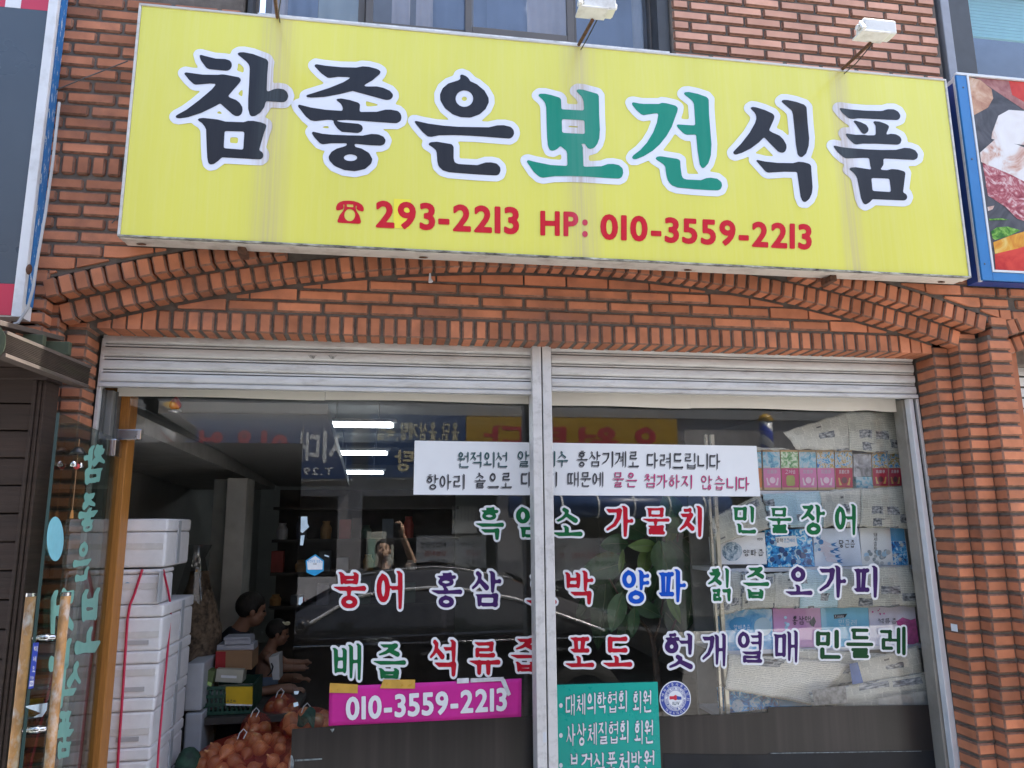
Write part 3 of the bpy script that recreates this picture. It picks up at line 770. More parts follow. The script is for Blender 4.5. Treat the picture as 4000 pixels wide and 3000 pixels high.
BIG = [
 (650, 170, SBLACK, ['425,150 450,148 520,172 640,200 770,205 820,220 848,255 850,300 830,340 790,358 640,350 560,340 520,320 480,270 445,220',
  '225,385 250,375 330,390 480,408 680,410 730,402 820,415 940,440 970,465 960,500 890,580 795,690 840,712 900,730 950,770 985,820 990,870 975,920 940,945 900,945 860,925 700,778 600,835 450,905 280,960 170,975 130,970 112,952 135,930 250,870 400,760 520,660 600,590 655,525 560,522 460,530 390,540 355,530 290,470 240,410',
  '912,135 945,118 1000,115 1120,138 1230,175 1300,205 1325,245 1312,330 1300,630 1340,620 1390,595 1450,585 1520,595 1565,630 1583,680 1570,730 1540,760 1500,766 1290,750 1270,830 1220,900 1160,940 1105,950 1080,930 1060,850 1060,750 1075,500 1082,320 1070,275 1030,230 960,175',
  '398,995 420,972 480,967 580,975 680,990 760,1015 1000,1025 1050,1005 1130,1005 1230,1025 1295,1050 1298,1080 1270,1150 1200,1390 1240,1405 1260,1440 1255,1480 1225,1505 1150,1503 720,1478 680,1520 620,1565 570,1575 545,1555 530,1480 522,1300 518,1120 500,1080 460,1030'],
  [T('755,1137 1013,1145 998,1380 743,1360')]),
 (1110, 200, SBLACK, ['385,185 410,170 520,190 700,210 940,217 1010,198 1100,205 1210,235 1255,265 1240,300 1150,380 1005,460 1110,462 1190,458 1280,475 1370,515 1410,560 1412,590 1385,628 1330,638 1250,620 895,518 700,565 500,600 350,608 290,600 275,582 300,568 450,525 600,475 770,405 885,340 700,335 600,352 560,348 480,290 410,220',
  '170,700 190,692 300,725 450,752 600,770 760,778 762,740 740,690 700,655 662,635 680,620 740,615 850,635 960,668 985,690 975,790 1100,795 1200,790 1310,760 1380,760 1470,775 1510,810 1523,860 1510,910 1460,938 1300,930 1000,905 800,893 550,893 400,912 340,900 280,850 190,740',
  '630,905 650,905 740,925 850,938 960,942 1010,965 1022,1005 1005,1045 960,1063 850,1058 750,1050 700,1015 650,950',
  '348,1048 380,1045 500,1075 700,1092 1020,1098 1120,1075 1220,1080 1290,1110 1318,1160 1300,1210 1250,1230 1100,1222 895,1200 800,1195 600,1197 500,1212 460,1195 390,1120',
  '820,1190 900,1195 920,1245 1000,1262 1100,1320 1145,1400 1130,1460 1050,1530 920,1560 780,1545 650,1490 585,1420 575,1370 610,1310 680,1265 770,1242 815,1225'], [ell(860, 1384, 90, 44)]),
 (1560, 240, SBLACK, ['780,180 810,170 870,195 908,235 910,258 1000,295 1100,375 1155,470 1160,530 1120,620 1040,690 920,732 800,728 690,690 590,610 530,510 525,430 560,350 630,290 710,262 770,248 795,225',
  '185,770 210,770 320,800 500,830 750,850 1160,858 1270,830 1350,828 1440,848 1480,890 1488,935 1470,980 1430,1005 1300,995 1000,970 700,958 520,960 420,982 370,978 310,930 210,810',
  '365,1078 400,1050 480,1042 600,1058 680,1075 705,1110 700,1250 715,1310 760,1332 900,1342 1010,1348 1110,1312 1190,1310 1260,1325 1305,1370 1312,1415 1295,1465 1260,1482 1000,1468 640,1440 560,1415 505,1360 490,1290 487,1200 475,1155 430,1115'], [ell(842, 486, 115, 107)]),
 (2010, 300, SGREEN, ['297,243 325,222 390,222 500,245 580,270 602,295 603,425 900,440 895,320 870,260 825,215 790,185 815,165 880,168 980,195 1070,220 1092,250 1090,400 1105,700 1100,790 1075,870 1030,925 975,942 940,925 915,870 810,865 860,880 885,910 882,1000 890,1168 1010,1170 1120,1165 1200,1133 1270,1130 1350,1145 1400,1190 1408,1250 1390,1305 1350,1325 1200,1315 900,1295 650,1287 500,1292 370,1313 320,1300 250,1240 160,1110 150,1085 170,1080 300,1115 450,1145 685,1160 682,1000 670,960 590,895 560,935 500,965 455,955 430,900 418,760 410,400 395,340 350,285'],
  [T('610,550 905,568 912,745 615,730')]),
 (2400, 320, SGREEN, ['215,270 240,265 330,285 450,292 575,290 610,272 680,280 780,305 822,335 815,380 780,470 740,590 670,710 590,810 490,900 380,965 280,1005 235,1005 222,985 240,955 330,890 420,790 500,660 550,530 570,408 480,415 380,437 345,425 280,365 235,310',
  '888,155 910,135 960,132 1080,158 1190,195 1222,230 1218,340 1235,560 1257,820 1250,950 1215,1060 1160,1120 1135,1122 1105,1080 1080,950 1058,685 1000,685 940,692 900,675 840,620 797,565 810,550 900,562 1048,568 1030,290 1010,250 950,200',
  '522,1000 545,972 590,965 700,980 820,1000 852,1020 855,1110 870,1220 890,1255 930,1268 1120,1278 1180,1250 1240,1242 1330,1255 1385,1300 1395,1345 1375,1395 1335,1410 1150,1402 820,1375 740,1345 690,1285 668,1200 660,1110 635,1070 580,1035'], []),
 (2800, 340, SBLACK, ['425,275 450,258 510,265 620,300 720,345 747,380 735,430 670,565 740,605 810,630 860,680 900,750 902,800 880,845 840,858 790,840 610,650 540,725 430,805 320,858 240,882 210,870 205,850 230,820 320,730 420,600 490,480 512,410 505,365 480,325',
  '825,188 850,168 910,170 1030,195 1130,230 1162,265 1165,350 1180,530 1195,660 1190,760 1160,860 1110,910 1075,912 1045,880 1025,780 1005,560 985,360 970,310 910,250',
  '488,945 510,942 620,968 750,985 990,990 1050,970 1120,975 1205,1000 1222,1030 1225,1160 1240,1290 1230,1380 1200,1450 1150,1495 1110,1490 1080,1420 1060,1260 1040,1103 850,1100 740,1105 665,1115 630,1100 560,1020'], []),
 (3170, 370, SBLACK, ['345,175 370,172 480,192 700,210 910,215 980,190 1060,190 1120,220 1150,270 1140,315 1105,332 900,322 650,308 580,308 510,318 470,305 400,245',
  '528,345 550,335 640,360 710,395 738,440 730,485 690,510 650,500 615,455 570,385',
  '422,500 450,502 560,522 700,530 828,530 832,440 825,395 782,355 800,345 870,350 960,380 1008,410 985,460 952,530 1020,508 1090,515 1145,545 1165,585 1150,635 1110,652 980,645 780,635 640,638 580,650 545,640 480,580',
  '268,660 290,658 400,685 600,705 850,718 1080,720 1190,690 1270,695 1340,720 1378,775 1370,825 1330,850 1150,840 925,828 932,900 915,940 870,975 980,982 1030,965 1110,970 1200,995 1215,1020 1205,1080 1180,1270 1225,1290 1240,1330 1225,1365 1190,1375 1000,1365 785,1355 750,1400 695,1428 665,1410 635,1340 615,1200 590,1090 565,1040 520,995 478,970 495,948 560,940 660,955 780,978 755,920 745,822 600,820 450,830 410,815 330,745'],
  [T('770,1080 1007,1090 1028,1265 788,1250')])]
def traced(ox, oy, s, polys, holes, h, isos, smooth=2):
    P = [np.array(p, float) for p in polys]
    allp = np.vstack(P); pad = max(isos) + 4 * h
    x0, y0 = allp.min(0) - pad; x1, y1 = allp.max(0) + pad
    X, Y = np.meshgrid(np.arange(x0, x1 + h, h), np.arange(y0, y1 + h, h))
    D = np.full(X.shape, 1e9)
    for p in P: D = np.minimum(D, sd_poly(loop_segs(p), X, Y))
    for q in holes: D = np.maximum(D, -sd_poly(loop_segs(q), X, Y))
    out = []
    for iso in isos:
        E = D
        for _ in range(smooth): E = blur(E)
        out.append(contour(E, x0, y0, h, iso, h * .08))
    f = lambda x, y: at(ox + x / s, oy + y / s, YF)
    return out, f
for ox, oy, cm, polys, holes in BIG:
    (fill, edge), f = traced(ox, oy, 3.318, [T(p) for p in polys], holes, 14, [0, 76])
    m = MB(); flat(m, fill, shifted(f, Vector((0, -.0026, 0)))); o = m.build('letter', cm, sign)
    m = MB(); flat(m, edge, shifted(f, Vector((0, -.0012, 0)))); m.build('outline', SWHITE, o)
tel = T('270,440 275,400 310,310 400,240 520,205 680,197 840,210 1000,260 1110,330 1165,420 1175,490 1160,540 1120,555 1000,520 935,475 935,430 955,380 905,350 905,420 920,500 960,580 1030,680 1060,800 1085,880 1060,935 1010,950 350,915 320,890 320,830 345,790 380,680 440,600 500,530 535,450 545,330 505,320 500,370 520,430 490,470 420,500 310,520 275,490')
(fill,), f = traced(1280, 760, 8.295, [tel], [ell(715, 668, 178, 198), T('615,310 720,325 832,325 830,415 720,410 625,400')], 16, [0], 1)
m = MB(); flat(m, fill, shifted(f, Vector((0, -.0012, 0)))); m.build('telephone_symbol', SRED, sign)
SP = lambda u, v: at(u, v, YF)
def digits(text, u0, v0, u1, v1, skew, parent, matl, plane, w=.034, gap=.085, name='digit', lift=-.0013, slim=None):
    """a row of digits, each a part, spread over u0..u1"""
    wid = []
    for ch in text:
        if ch == ' ': wid.append(None); continue
        lo, bb = glyph_loops(ch, 'font', w, [0.0]); wid.append((bb[1] - bb[0], bb))
    xs = []; x = 0
    for q in wid:
        if q is None: x += .28; xs.append(None); continue
        xs.append(x); x += q[0] + gap
    tot = x - gap; cap = .73 + 2 * w
    F = pxmap(u0, v0, u1, v1, skew, 0, plane)
    for ch, q, x in zip(text, wid, xs):
        if q is None: continue
        lo, bb = glyph_loops(ch, 'font', w, [0.0])
        L = [[((x + px * q[0]) / tot, (bb[2] + w + py * (bb[3] - bb[2])) / cap) for px, py in l] for l in lo[0]]
        for grp in ([[l] for l in L] if ch == ':' else [L]):
            m = MB(); flat(m, grp, shifted(F, Vector((0, lift, 0))))
            m.build('dot' if ch == ':' else name, matl, parent)
p = [at(u, v, YF - .0006) for u, v in ((1538, 776), (1606, 779), (1602, 893), (1536, 890))]
m = MB(); m.face([p[3], p[2], p[1], p[0]]); m.build('patch', sign_paint('patch_yellow', (.82, .72, .06), .2, .05), sign)
digits('293-2213', 1467, 777, 2027, 889, 27, sign, SRED, SP)
digits('HP:', 2111, 817, 2296, 920, 6, sign, SRED, SP, gap=.12)
digits('010-3559-2213', 2344, 830, 3170, 935, 41, sign, SRED, SP)
# ------------------------------------------------------------------ sign floodlights
LWHITE = mat('lamp_white', (.72, .71, .68), .5, var=.1, ns=12, dirt=(.3, .26, .2), ds=14, dirt_amt=.5)
LGLASS = mat('lamp_lens', (.75, .74, .66), .2, var=.05)
def floodlight(label, ua, va, uh, vh, wpx, Yh=-.50):
    a = at(ua, va, -.06); a.z = sz1; h = at(uh, vh, Yh)
    t = thing('floodlight', label, 'lamp', a, 'sign floodlights')
    m = MB(); m.tube([a - Vector((0, 0, .03)), a + Vector((0, -.01, .02)), h + Vector((0, .02, -.01))], .0085, 8); m.build('arm', RUST, t)
    W = wpx / FPX * (Yh + 3.4) / 2
    c = h + Vector((.01, 0, .045))
    prof = [(-.036, -.03), (.03, -.03), (.036, .0), (.026, .034), (-.026, .042), (-.036, .036)]   # depth, height
    m = MB(); m.prism(prof, lambda y, z: (c.x - W * .72, c.y + y, c.z + z), lambda y, z: (c.x + W, c.y + y, c.z + z)); m.build('housing', LWHITE, t, bevel=.006)
    m = MB(); m.box(c.x - W * 1.0, c.x + W * .55, c.y - .05, c.y + .03, c.z - .045, c.z - .034); m.build('visor', LWHITE, t, bevel=.004)
    m = MB(); m.box(c.x - W * .7, c.x + W * .9, c.y - .033, c.y + .028, c.z - .0335, c.z - .0305); m.build('lens', LGLASS, t)
    m = MB(); m.tube([(c.x - W * .95, c.y - .06, c.z - .04), (c.x - W * .82, c.y - .02, c.z + .02), (c.x - W * .72, c.y, c.z + .015)], .009, 6); m.build('bracket', LWHITE, t)
    for k in (-1, 1):
        m = MB(); m.lathe((c.x + W * (.98 if k > 0 else -.76), c.y, c.z + .008), [(0, 0), (.013, 0), (.013, .014), (0, .014)], 10, ax=Vector((k, 0, 0))); m.build('knob', LWHITE, t)
    m = MB(); q = a.lerp(h, .5) + Vector((.012, 0, -.02)); m.tube([a + Vector((.012, 0, 0)), q, h + Vector((.03, .02, .01))], .0028, 5); m.build('cable', mat('cable_dark', (.03, .03, .03), .5), t)
floodlight('white floodlight on a dark arm above the green sign letters', 2250, 190, 2318, 60, 176)
floodlight('white floodlight over the right end of the yellow sign, before brickwork', 3268, 284, 3408, 152, 196)
floodlight('floodlight of which only the rusty arm shows, above the left of the sign', 1087, 76, 1070, -45, 180)
# ------------------------------------------------------------------ roller shutters, post, window frame, glass
YS, YP, YG = .29, .25, .42
SHUT = mat('shutter_aluminium', (.60, .595, .585), .45, .15, var=.09, ns=5, dirt=(.28, .25, .22), ds=9, dirt_amt=.5, stretch=(1, 1, 4))
FRAME = mat('frame_aluminium', (.62, .61, .61), .42, .2, var=.08, ns=7, dirt=(.26, .25, .24), ds=30, dirt_amt=.45)
FRAMED = mat('frame_dark', (.09, .09, .088), .5, .2, var=.15, ns=9)
GROOVE = mat('groove_dirt_shade', (.05, .048, .045), .8)  # dirt lines, darkened further to stand in for the groove shade
PALE = mat('rail_pale', (.72, .74, .78), .4, .2, var=.06)
BLACKR = mat('rubber_shade_black', (.015, .015, .016), .6)
def sxy(u, v, Y): return at(u, v, Y)
def shutter(label, x0, x1, zt, zb):
    t = thing('roller_shutter', label, 'shutter', ((x0 + x1) / 2, YS, zb), 'rolled-up window shutters')
    n = 5; p = (zt - zb) / n
    for k in range(n):
        z = zb + k * p
        prof = [(0, .0), (-.006, .004), (-.009, .012), (-.0095, p * .45), (-.007, p * .68), (0, p * .73), (.012, p * .73), (.012, 0)]
        m = MB(); m.prism(prof, lambda y, q: (x0 + .002, YS + y, z + q), lambda y, q: (x1 - .002, YS + y, z + q))
        m.box(x0 + .003, x1 - .003, YS - .003, YS + .009, z + p * .80, z + p * .925)
        m.box(x0 + .004, x1 - .004, YS + .0095, YS + .0115, z + p * .732, z + p * .999, 1)
        m.build('slat', [SHUT, GROOVE], t)
    m = MB(); m.prism([(-.016, -.022), (.03, -.022), (.03, -.002), (-.012, -.002), (-.016, -.007)], lambda y, q: (x0, YS + y, zb + q), lambda y, q: (x1 + .001, YS + y, zb + q)); m.build('bottom_bar', SHUT, t)
    return t
xl0, xl1 = at(398, 1400, YS).x, at(2079, 1440, YS).x
xr0, xr1 = at(2152, 1440, YS).x, at(3578, 1540, YS).x
zl = at(1000, 1504, YS).z; zr = at(2900, 1527, YS).z
shutter('left rolled-up aluminium shutter above the open doorway side', xl0, xl1, zl + .31, zl)
sh = shutter('right rolled-up aluminium shutter above the newspaper-filled window', xr0, xr1, zr + .31, zr)
for u, v, du in ((1220, 1392, 16), (1298, 1393, 15)):         # worn sticker remains
    p = at(u, v, YS - .0103); m = MB(); m.prism([(p.x + .02 * math.cos(a) * (1 + .25 * math.sin(3 * a)), p.z + .009 * math.sin(a) + .004 * math.cos(2 * a)) for a in np.linspace(0, 6.2, 12)], lambda x, z: (x, YS - .0108, z), lambda x, z: (x, YS - .0099, z))
    o = m.build('torn_sticker', mat('torn_sticker', (.3, .3, .29), .6, var=.8, ns=120), None); tag(o, 'small torn grey sticker scrap on the left shutter, ' + ('left one' if u < 1260 else 'right one') + ' of two', 'sticker', 'torn stickers on the shutter')
post = thing('centre_post', 'double aluminium post dividing the shop window in two', 'post', (.73, YP, .0))
px = [at(u, 1353, YP).x for u in (2078, 2113, 2118, 2152)]
m = MB(); m.box(px[0], px[1], YP, YP + .11, 0, 2.62); m.build('profile', FRAME, post, bevel=.003)
m = MB(); m.box(px[2], px[3], YP, YP + .11, 0, 2.62); m.build('profile', FRAME, post, bevel=.003)
m = MB(); m.box(px[1] + .0005, px[2] - .0005, YP + .012, YP + .1, 0, 2.62); m.build('joint_strip', BLACKR, post)
for u, v, w_, h_ in ((2128, 2880, .016, .045), (2128, 2753, .004, .004), (2160, 2600, .006, .006)):
    p = at(u, v, YP - .001); m = MB(); m.box(p.x - w_ / 2, p.x + w_ / 2, YP - .0012, YP - .0002, p.z - h_ / 2, p.z + h_ / 2); m.build('label_scrap', mat('paper_scrap', (.6, .62, .66), .6), post)
fr = thing('window_frame', 'aluminium side frame and shutter rail at the right end of the window', 'window frame', (2.84, .3, 0))
TAUPE = mat('jamb_taupe', (.27, .25, .22), .5, .1, dirt=(.14, .12, .1), ds=8)
def rail(nm, top, bot, vt, vb, Y, d, mt, par, z1):
    """upright profile between two pairs of photo edges, a little out of plumb like the real ones"""
    a, b = at(top[0], vt, Y), at(top[1], vt, Y); c, e = at(bot[0], vb, Y), at(bot[1], vb, Y)
    def xz(p, q, z): return p.x + (q.x - p.x) * (p.z - z) / (p.z - q.z)
    l0, l1, h0, h1 = xz(a, c, 0), xz(b, e, 0) - .0008, xz(a, c, z1), xz(b, e, z1) - .0008
    m = MB(); m.hexa([(l0, Y, 0), (l1, Y, 0), (l1, Y + d, 0), (l0, Y + d, 0), (h0, Y, z1), (h1, Y, z1), (h1, Y + d, z1), (h0, Y + d, z1)]); m.build(nm, mt, par, bevel=.002)
for nm, tp, bt, Y, d, mt in (('guide_rail', (3549, 3565), (3730, 3756), .29, .04, PALE), ('rail_gap_shade', (3565, 3577), (3756, 3777), .305, .04, BLACKR), ('rail_lip', (3577, 3587), (3777, 3786), .285, .03, FRAME), ('jamb', (3520, 3549), (3696, 3730), .335, .08, TAUPE), ('glazing_bar', (3495, 3508), (3667, 3678), .40, .018, FRAMED), ('shade_strip', (3508, 3520), (3678, 3696), .40, .015, BLACKR)):
    rail(nm, tp, bt, 1545, 3000, Y, d, mt, fr, zr - .024)  # rail_gap_shade and shade_strip are solid black strips standing in for shade
fl = thing('window_frame', 'dark side frame and shutter rail at the left end, behind the open door', 'window frame', (-1.3, .3, 0))
for nm, tp, bt, Y, d, mt in (('guide_rail', (363, 379), (216, 234), .285, .05, FRAME), ('rail_gap_shade', (379, 398), (234, 258), .31, .05, FRAMED), ('jamb', (398, 432), (258, 300), .34, .06, mat('frame_mid', (.2, .2, .195), .45, .2)), ('jamb', (432, 452), (300, 330), .38, .05, FRAMED)):
    rail(nm, tp, bt, 1650, 3000, Y, d, mt, fl, 2.6 if nm == 'guide_rail' else zl - .03)
WOODO = mat('orange_wood', (.42, .17, .035), .5, var=.2, ns=12, stretch=(14, 14, .8))
xj0, xj1 = at(398, 2250, .44).x, at(452, 2250, .44).x
dj = thing('door_jamb', 'orange-brown wooden door jamb at the left of the open doorway', 'door frame', ((xj0 + xj1) / 2, .5, 0))
m = MB(); m.box(xj0 - .1, xj1, .44, .546, 0, 2.47); m.build('jamb_board', WOODO, dj, bevel=.004)
# glass
GLASS = glass_mat('clear_glass', .046)
GLASSD = glass_mat('door_glass', .03, (.76, .80, .75))
EDGE = mat('glass_edge', (.035, .065, .06), .2, var=.1)
xd = at(1186, 1650, YG).x; zt_ = at(800, 1729, YG).z; ztop = 2.42
def pane(name, label, x0, x1, z0, z1, Y=YG, cat='window'):
    m = MB(); m.box(x0, x1, Y, Y + .008, z0, z1)
    o = m.build(name, GLASS, None, base=True); tag(o, label, cat, 'glass panes of the shop front'); return o
pane('transom_pane', 'narrow glass pane above the open doorway', xj1 + .002, xd - .003, zt_, ztop)
pane('window_pane', 'big glass pane left of the centre post, mirroring the street', xd, px[0] + .03, 0.02, ztop)
xe = at(3586, 2250, YG).x
pane('window_pane', 'big glass pane right of the centre post, before cartons and newspapers', px[3] - .03, xe, 0.02, ztop)
VAL = mat('valance_white', (.80, .77, .70), .75, var=.03, ns=3)
for i, (a, b) in enumerate((((457, 1510), (2079, 1580)), ((2152, 1581), (3500, 1606)))):
    x0, x1 = at(a[0], 1545, YG - .03).x, at(b[0], 1590, YG - .03).x
    z0 = at(1000, 1557, YG - .03).z if i == 0 else at(2900, 1597, YG - .03).z
    if i == 0: z1 = 2.5
    n = 40
    t = thing('window_valance', 'white strip hung along the top of the ' + ('left' if i == 0 else 'right') + ' glass', 'blind', ((x0 + x1) / 2, YG - .03, z0), 'white window valances')
    bl = [x0, at(1270 if i == 0 else 2700, 1560, YG - .03).x, x1] if i == 0 else [x0, at(2700, 1590, YG - .03).x, at(3335, 1600, YG - .03).x, x1]
    for q in range(len(bl) - 1):
        f = lambda s, tt: (bl[q] + (bl[q + 1] - bl[q] - .002) * s, YG - .03 + .004 * math.sin(9 * s + q), z0 + .003 * math.sin(5 * s) + tt * (2.5 - z0))
        m = grid_sheet(f, 14, 2); o = m.build('panel', VAL, t)
        o.modifiers.new('thick', 'SOLIDIFY').thickness = .003
# ------------------------------------------------------------------ vinyl words on the glass
VY = YG - .004
VP = lambda u, v: at(u, v, VY)
VW = mat('vinyl_white', (.74, .76, .80), .3, var=.03)
VC = {'g': mat('vinyl_green', (.010, .125, .045), .45, var=.06, spec=.15), 'r': mat('vinyl_red', (.44, .010, .026), .45, var=.06, spec=.15), 'p': mat('vinyl_purple', (.048, .018, .105), .45, var=.06, spec=.15),
      'b': mat('vinyl_blue', (.005, .075, .47), .45, var=.06, spec=.15), 'd': mat('vinyl_dark_green', (.010, .062, .022), .45, var=.06, spec=.15)}
WORDS = [
 ('흑염소', 'g', 'green', 'brush', 'first word of the top row, cut by the post', [(1850, 1970, 1979, 2117), (2006, 1970, 2132, 2112), (2150, 1972, 2285, 2103)]),
 ('가물치', 'r', 'red', 'brush', 'top row, above the plant', [(2359, 1966, 2484, 2106), (2502, 1970, 2626, 2097), (2644, 1966, 2752, 2106)]),
 ('민물장어', 'g', 'green', 'brush', 'top row, before the newspapers', [(2854, 1966, 2963, 2094), (2988, 1970, 3102, 2092), (3120, 1961, 3233, 2099), (3251, 1959, 3353, 2099)]),
 ('붕어', 'r', 'red', 'brush', 'at the left of the middle row', [(1294, 2225, 1441, 2385), (1461, 2220, 1583, 2388)]),
 ('홍삼', 'p', 'purple', 'brush', 'middle row, left pane', [(1676, 2225, 1816, 2382), (1832, 2220, 1969, 2382)]),
 ('호박', 'r', 'red', 'brush', 'middle row, cut by the post', [(2047, 2225, 2184, 2369), (2196, 2218, 2329, 2372)]),
 ('양파', 'b', 'blue', 'brush', 'middle row, before the plant', [(2420, 2216, 2547, 2366), (2563, 2213, 2690, 2362)]),
 ('칡즙', 'g', 'green', 'brush', 'middle row, before the cartons', [(2756, 2208, 2866, 2357), (2891, 2203, 3015, 2349)]),
 ('오가피', 'p', 'purple', 'brush', 'at the right of the middle row', [(3059, 2203, 3183, 2333), (3191, 2199, 3315, 2344), (3325, 2199, 3438, 2344)]),
 ('배즙', 'g', 'green', 'brush', 'at the left of the bottom row', [(1288, 2502, 1420, 2667), (1449, 2502, 1597, 2662)]),
 ('석류즙', 'r', 'red', 'brush', 'bottom row, above the pink banner', [(1668, 2488, 1792, 2653), (1824, 2495, 1965, 2646), (1985, 2481, 2125, 2635)]),
 ('포도', 'r', 'red', 'brush', 'bottom row, above the green board', [(2200, 2475, 2331, 2615), (2347, 2475, 2479, 2613)]),
 ('헛개열매', 'p', 'purple', 'brush', 'bottom row, by the round emblem', [(2587, 2460, 2716, 2624), (2734, 2463, 2846, 2613), (2871, 2455, 2986, 2598), (3012, 2451, 3127, 2598)]),
 ('민들레', 'd', 'dark green', 'gothic', 'square type, bottom row right', [(3178, 2449, 3294, 2583), (3296, 2443, 3420, 2579), (3427, 2435, 3547, 2569)])]
for text, ck, cname, style, where, boxes in WORDS:
    c = [at((b[0] + b[2]) / 2, (b[1] + b[3]) / 2, VY) for b in boxes]
    t = thing('window_lettering', cname + ' vinyl word ' + text + ' on the glass, ' + where, 'window lettering', sum(c, Vector()) / len(c), 'vinyl words on the shop glass')
    for ch, (u0, v0, u1, v1) in zip(text, boxes):
        e = 9.5
        f = pxmap(u0 + e, v0 + e, u1 - e, v1 - e, 1.5, 0, VP)
        letter(ch, f, t, VC[ck], VW, style, 0.092 if style == 'brush' else .095, .075)
# ------------------------------------------------------------------ boards, banner and stickers on the glass
BOARD = mat('white_board', (.78, .80, .83), .4, var=.02, spec=.3)
INK = mat('ink_dark', (.02, .022, .03), .5); INKT = mat('ink_teal', (.008, .075, .085), .5); INKM = mat('ink_magenta', (.5, .02, .16), .5); INKG = mat('ink_shadow', (.28, .29, .32), .5)
q = [at(u, v, YG - .012) for u, v in ((1615, 1932), (2970, 1939), (2955, 1742), (1620, 1721))]
bd = thing('notice_board', 'long white board with handwritten-style Korean lines, behind the post', 'sign', (q[0] + q[1]) / 2)
m = MB(); m.prism([(p.x, p.z) for p in q], lambda x, z: (x, YG - .012, z), lambda x, z: (x, YG - .0015, z)); m.build('panel', BOARD, bd)
BP = lambda u, v: at(u, v, YG - .0135)
for text, mt, u0, u1, va, vb, sk in (('원적외선', INKT, 1786, 1985, 1764, 1826, 0), ('알칼리수', INKT, 2022, 2222, 1761, 1822, 0), ('홍삼기계로', INK, 2251, 2499, 1760, 1822, 3), ('다려드립니다', INK, 2527, 2817, 1766, 1828, 5),
    ('항아리', INK, 1667, 1818, 1852, 1912, -1), ('솥으로', INK, 1852, 2003, 1846, 1906, 0), ('다리기', INK, 2036, 2180, 1842, 1900, 0), ('때문에', INK, 2217, 2360, 1842, 1900, 1), ('물은', INKM, 2391, 2492, 1844, 1901, 2), ('첨가하지', INKM, 2516, 2707, 1849, 1904, 5), ('않습니다', INKM, 2739, 2931, 1856, 1911, 6)):
    f = pxmap(u0, va, u1, vb, sk, 0, BP)
    o = line_mesh(text, shifted(f, Vector((0, -.0006, 0))), mt, 'printed_word', bd, w=.058, track=.05)
    line_mesh(text, shifted(f, Vector((-.004, 0, -.006))), INKG, 'print_shadow', o, w=.062, track=.05)
PINK = mat('banner_pink', (.56, .022, .28), .45, var=.14, ns=6, bump=.15, bs=14, spec=.25)
q = [at(u, v, YG - .008) for u, v in ((1283, 2836), (2036, 2800), (2038, 2650), (1287, 2682))]
bn = thing('phone_banner', 'pink banner with a white phone number taped to the left glass', 'banner', (q[0] + q[1]) / 2)
def bilin(q, off=0, wav=0):
    def f(s, t):
        p = (q[0] * (1 - s) + q[1] * s) * (1 - t) + (q[3] * (1 - s) + q[2] * s) * t
        return p + Vector((0, off + wav * (math.sin(13 * s + 3 * t) + .6 * math.sin(29 * s - 4 * t)), 0))
    return f
o = grid_sheet(bilin(q, 0, .0012), 40, 8).build('sheet', PINK, bn, smooth=True); o.modifiers.new('thick', 'SOLIDIFY').thickness = .001
BW = mat('banner_white', (.72, .72, .76), .4, var=.04)
digits('010-3559-2213', 1350, 2718, 1980, 2814, -38, bn, BW, lambda u, v: at(u, v, YG - .0115), w=.032)
TAPEY = mat('tape_yellow', (.55, .32, .06), .3, var=.12, ns=20); TAPEC = mat('tape_clear', (.62, .62, .66), .2, var=.2, ns=25)
for k, (a, b, c_, d, mt, y) in enumerate((((1289, 2668), (1398, 2674), (1397, 2708), (1286, 2706), TAPEY, .013), ((1498, 2654), (1622, 2655), (1621, 2690), (1484, 2689), TAPEY, .013), ((1785, 2650), (1832, 2648), (1831, 2668), (1785, 2670), TAPEC, .0125), ((1838, 2650), (1968, 2644), (1968, 2660), (1838, 2666), TAPEC, .0125), ((1954, 2655), (1972, 2652), (1996, 2712), (1984, 2720), TAPEC, .0135))):
    m = MB(); p = [at(u, v, YG - y) for u, v in (a, b, c_, d)]
    m.prism([(x.x, x.z) for x in p], lambda x, z: (x, YG - y, z), lambda x, z: (x, YG - y + .0004, z)); m.build('tape', mt, bn)
GRB = mat('board_green', (.008, .36, .29), .3, var=.04, spec=.3)
q = [at(u, v, YG - .012) for u, v in ((2100, 3100), (2586, 3100), (2569, 2664), (2100, 2678))]
gb = thing('membership_board', 'teal-green board with three lines of white Korean lettering', 'sign', (q[0] + q[1]) / 2)
m = MB(); m.prism([(p.x, p.z) for p in q], lambda x, z: (x, YG - .012, z), lambda x, z: (x, YG - .0015, z)); m.build('panel', GRB, gb)
INKN = mat('ink_navy', (.01, .05, .09), .5)
for text, u0, v0, u1, v1, sk in (('대체의학협회', 2207, 2713, 2452, 2798, -18), ('회원', 2468, 2700, 2546, 2788, -6), ('사상체질협회', 2209, 2828, 2458, 2917, -16), ('회원', 2474, 2815, 2553, 2909, -5), ('보건식품처방원', 2219, 2945, 2558, 3035, -16)):
    n = len(text); cw = (u1 - u0) / n
    for k, ch in enumerate(text):
        a0 = u0 + k * cw; dv = sk * k / n
        f = pxmap(a0 + 3, v0 + dv, a0 + cw - 3, v1 + dv, sk / n, 0, BP)
        letter(ch, shifted(f, Vector((0, -.0005, 0))), gb, BW, INKN, 'brush', .074, .016)
for v in (2756, 2873, 2990):
    p = at(2191, v, YG - .0137); m = MB(); m.prism(ell(p.x, p.z, .009, .011, 14), lambda x, z: (x, YG - .0139, z), lambda x, z: (x, YG - .013, z)); m.build('bullet', BW, gb)
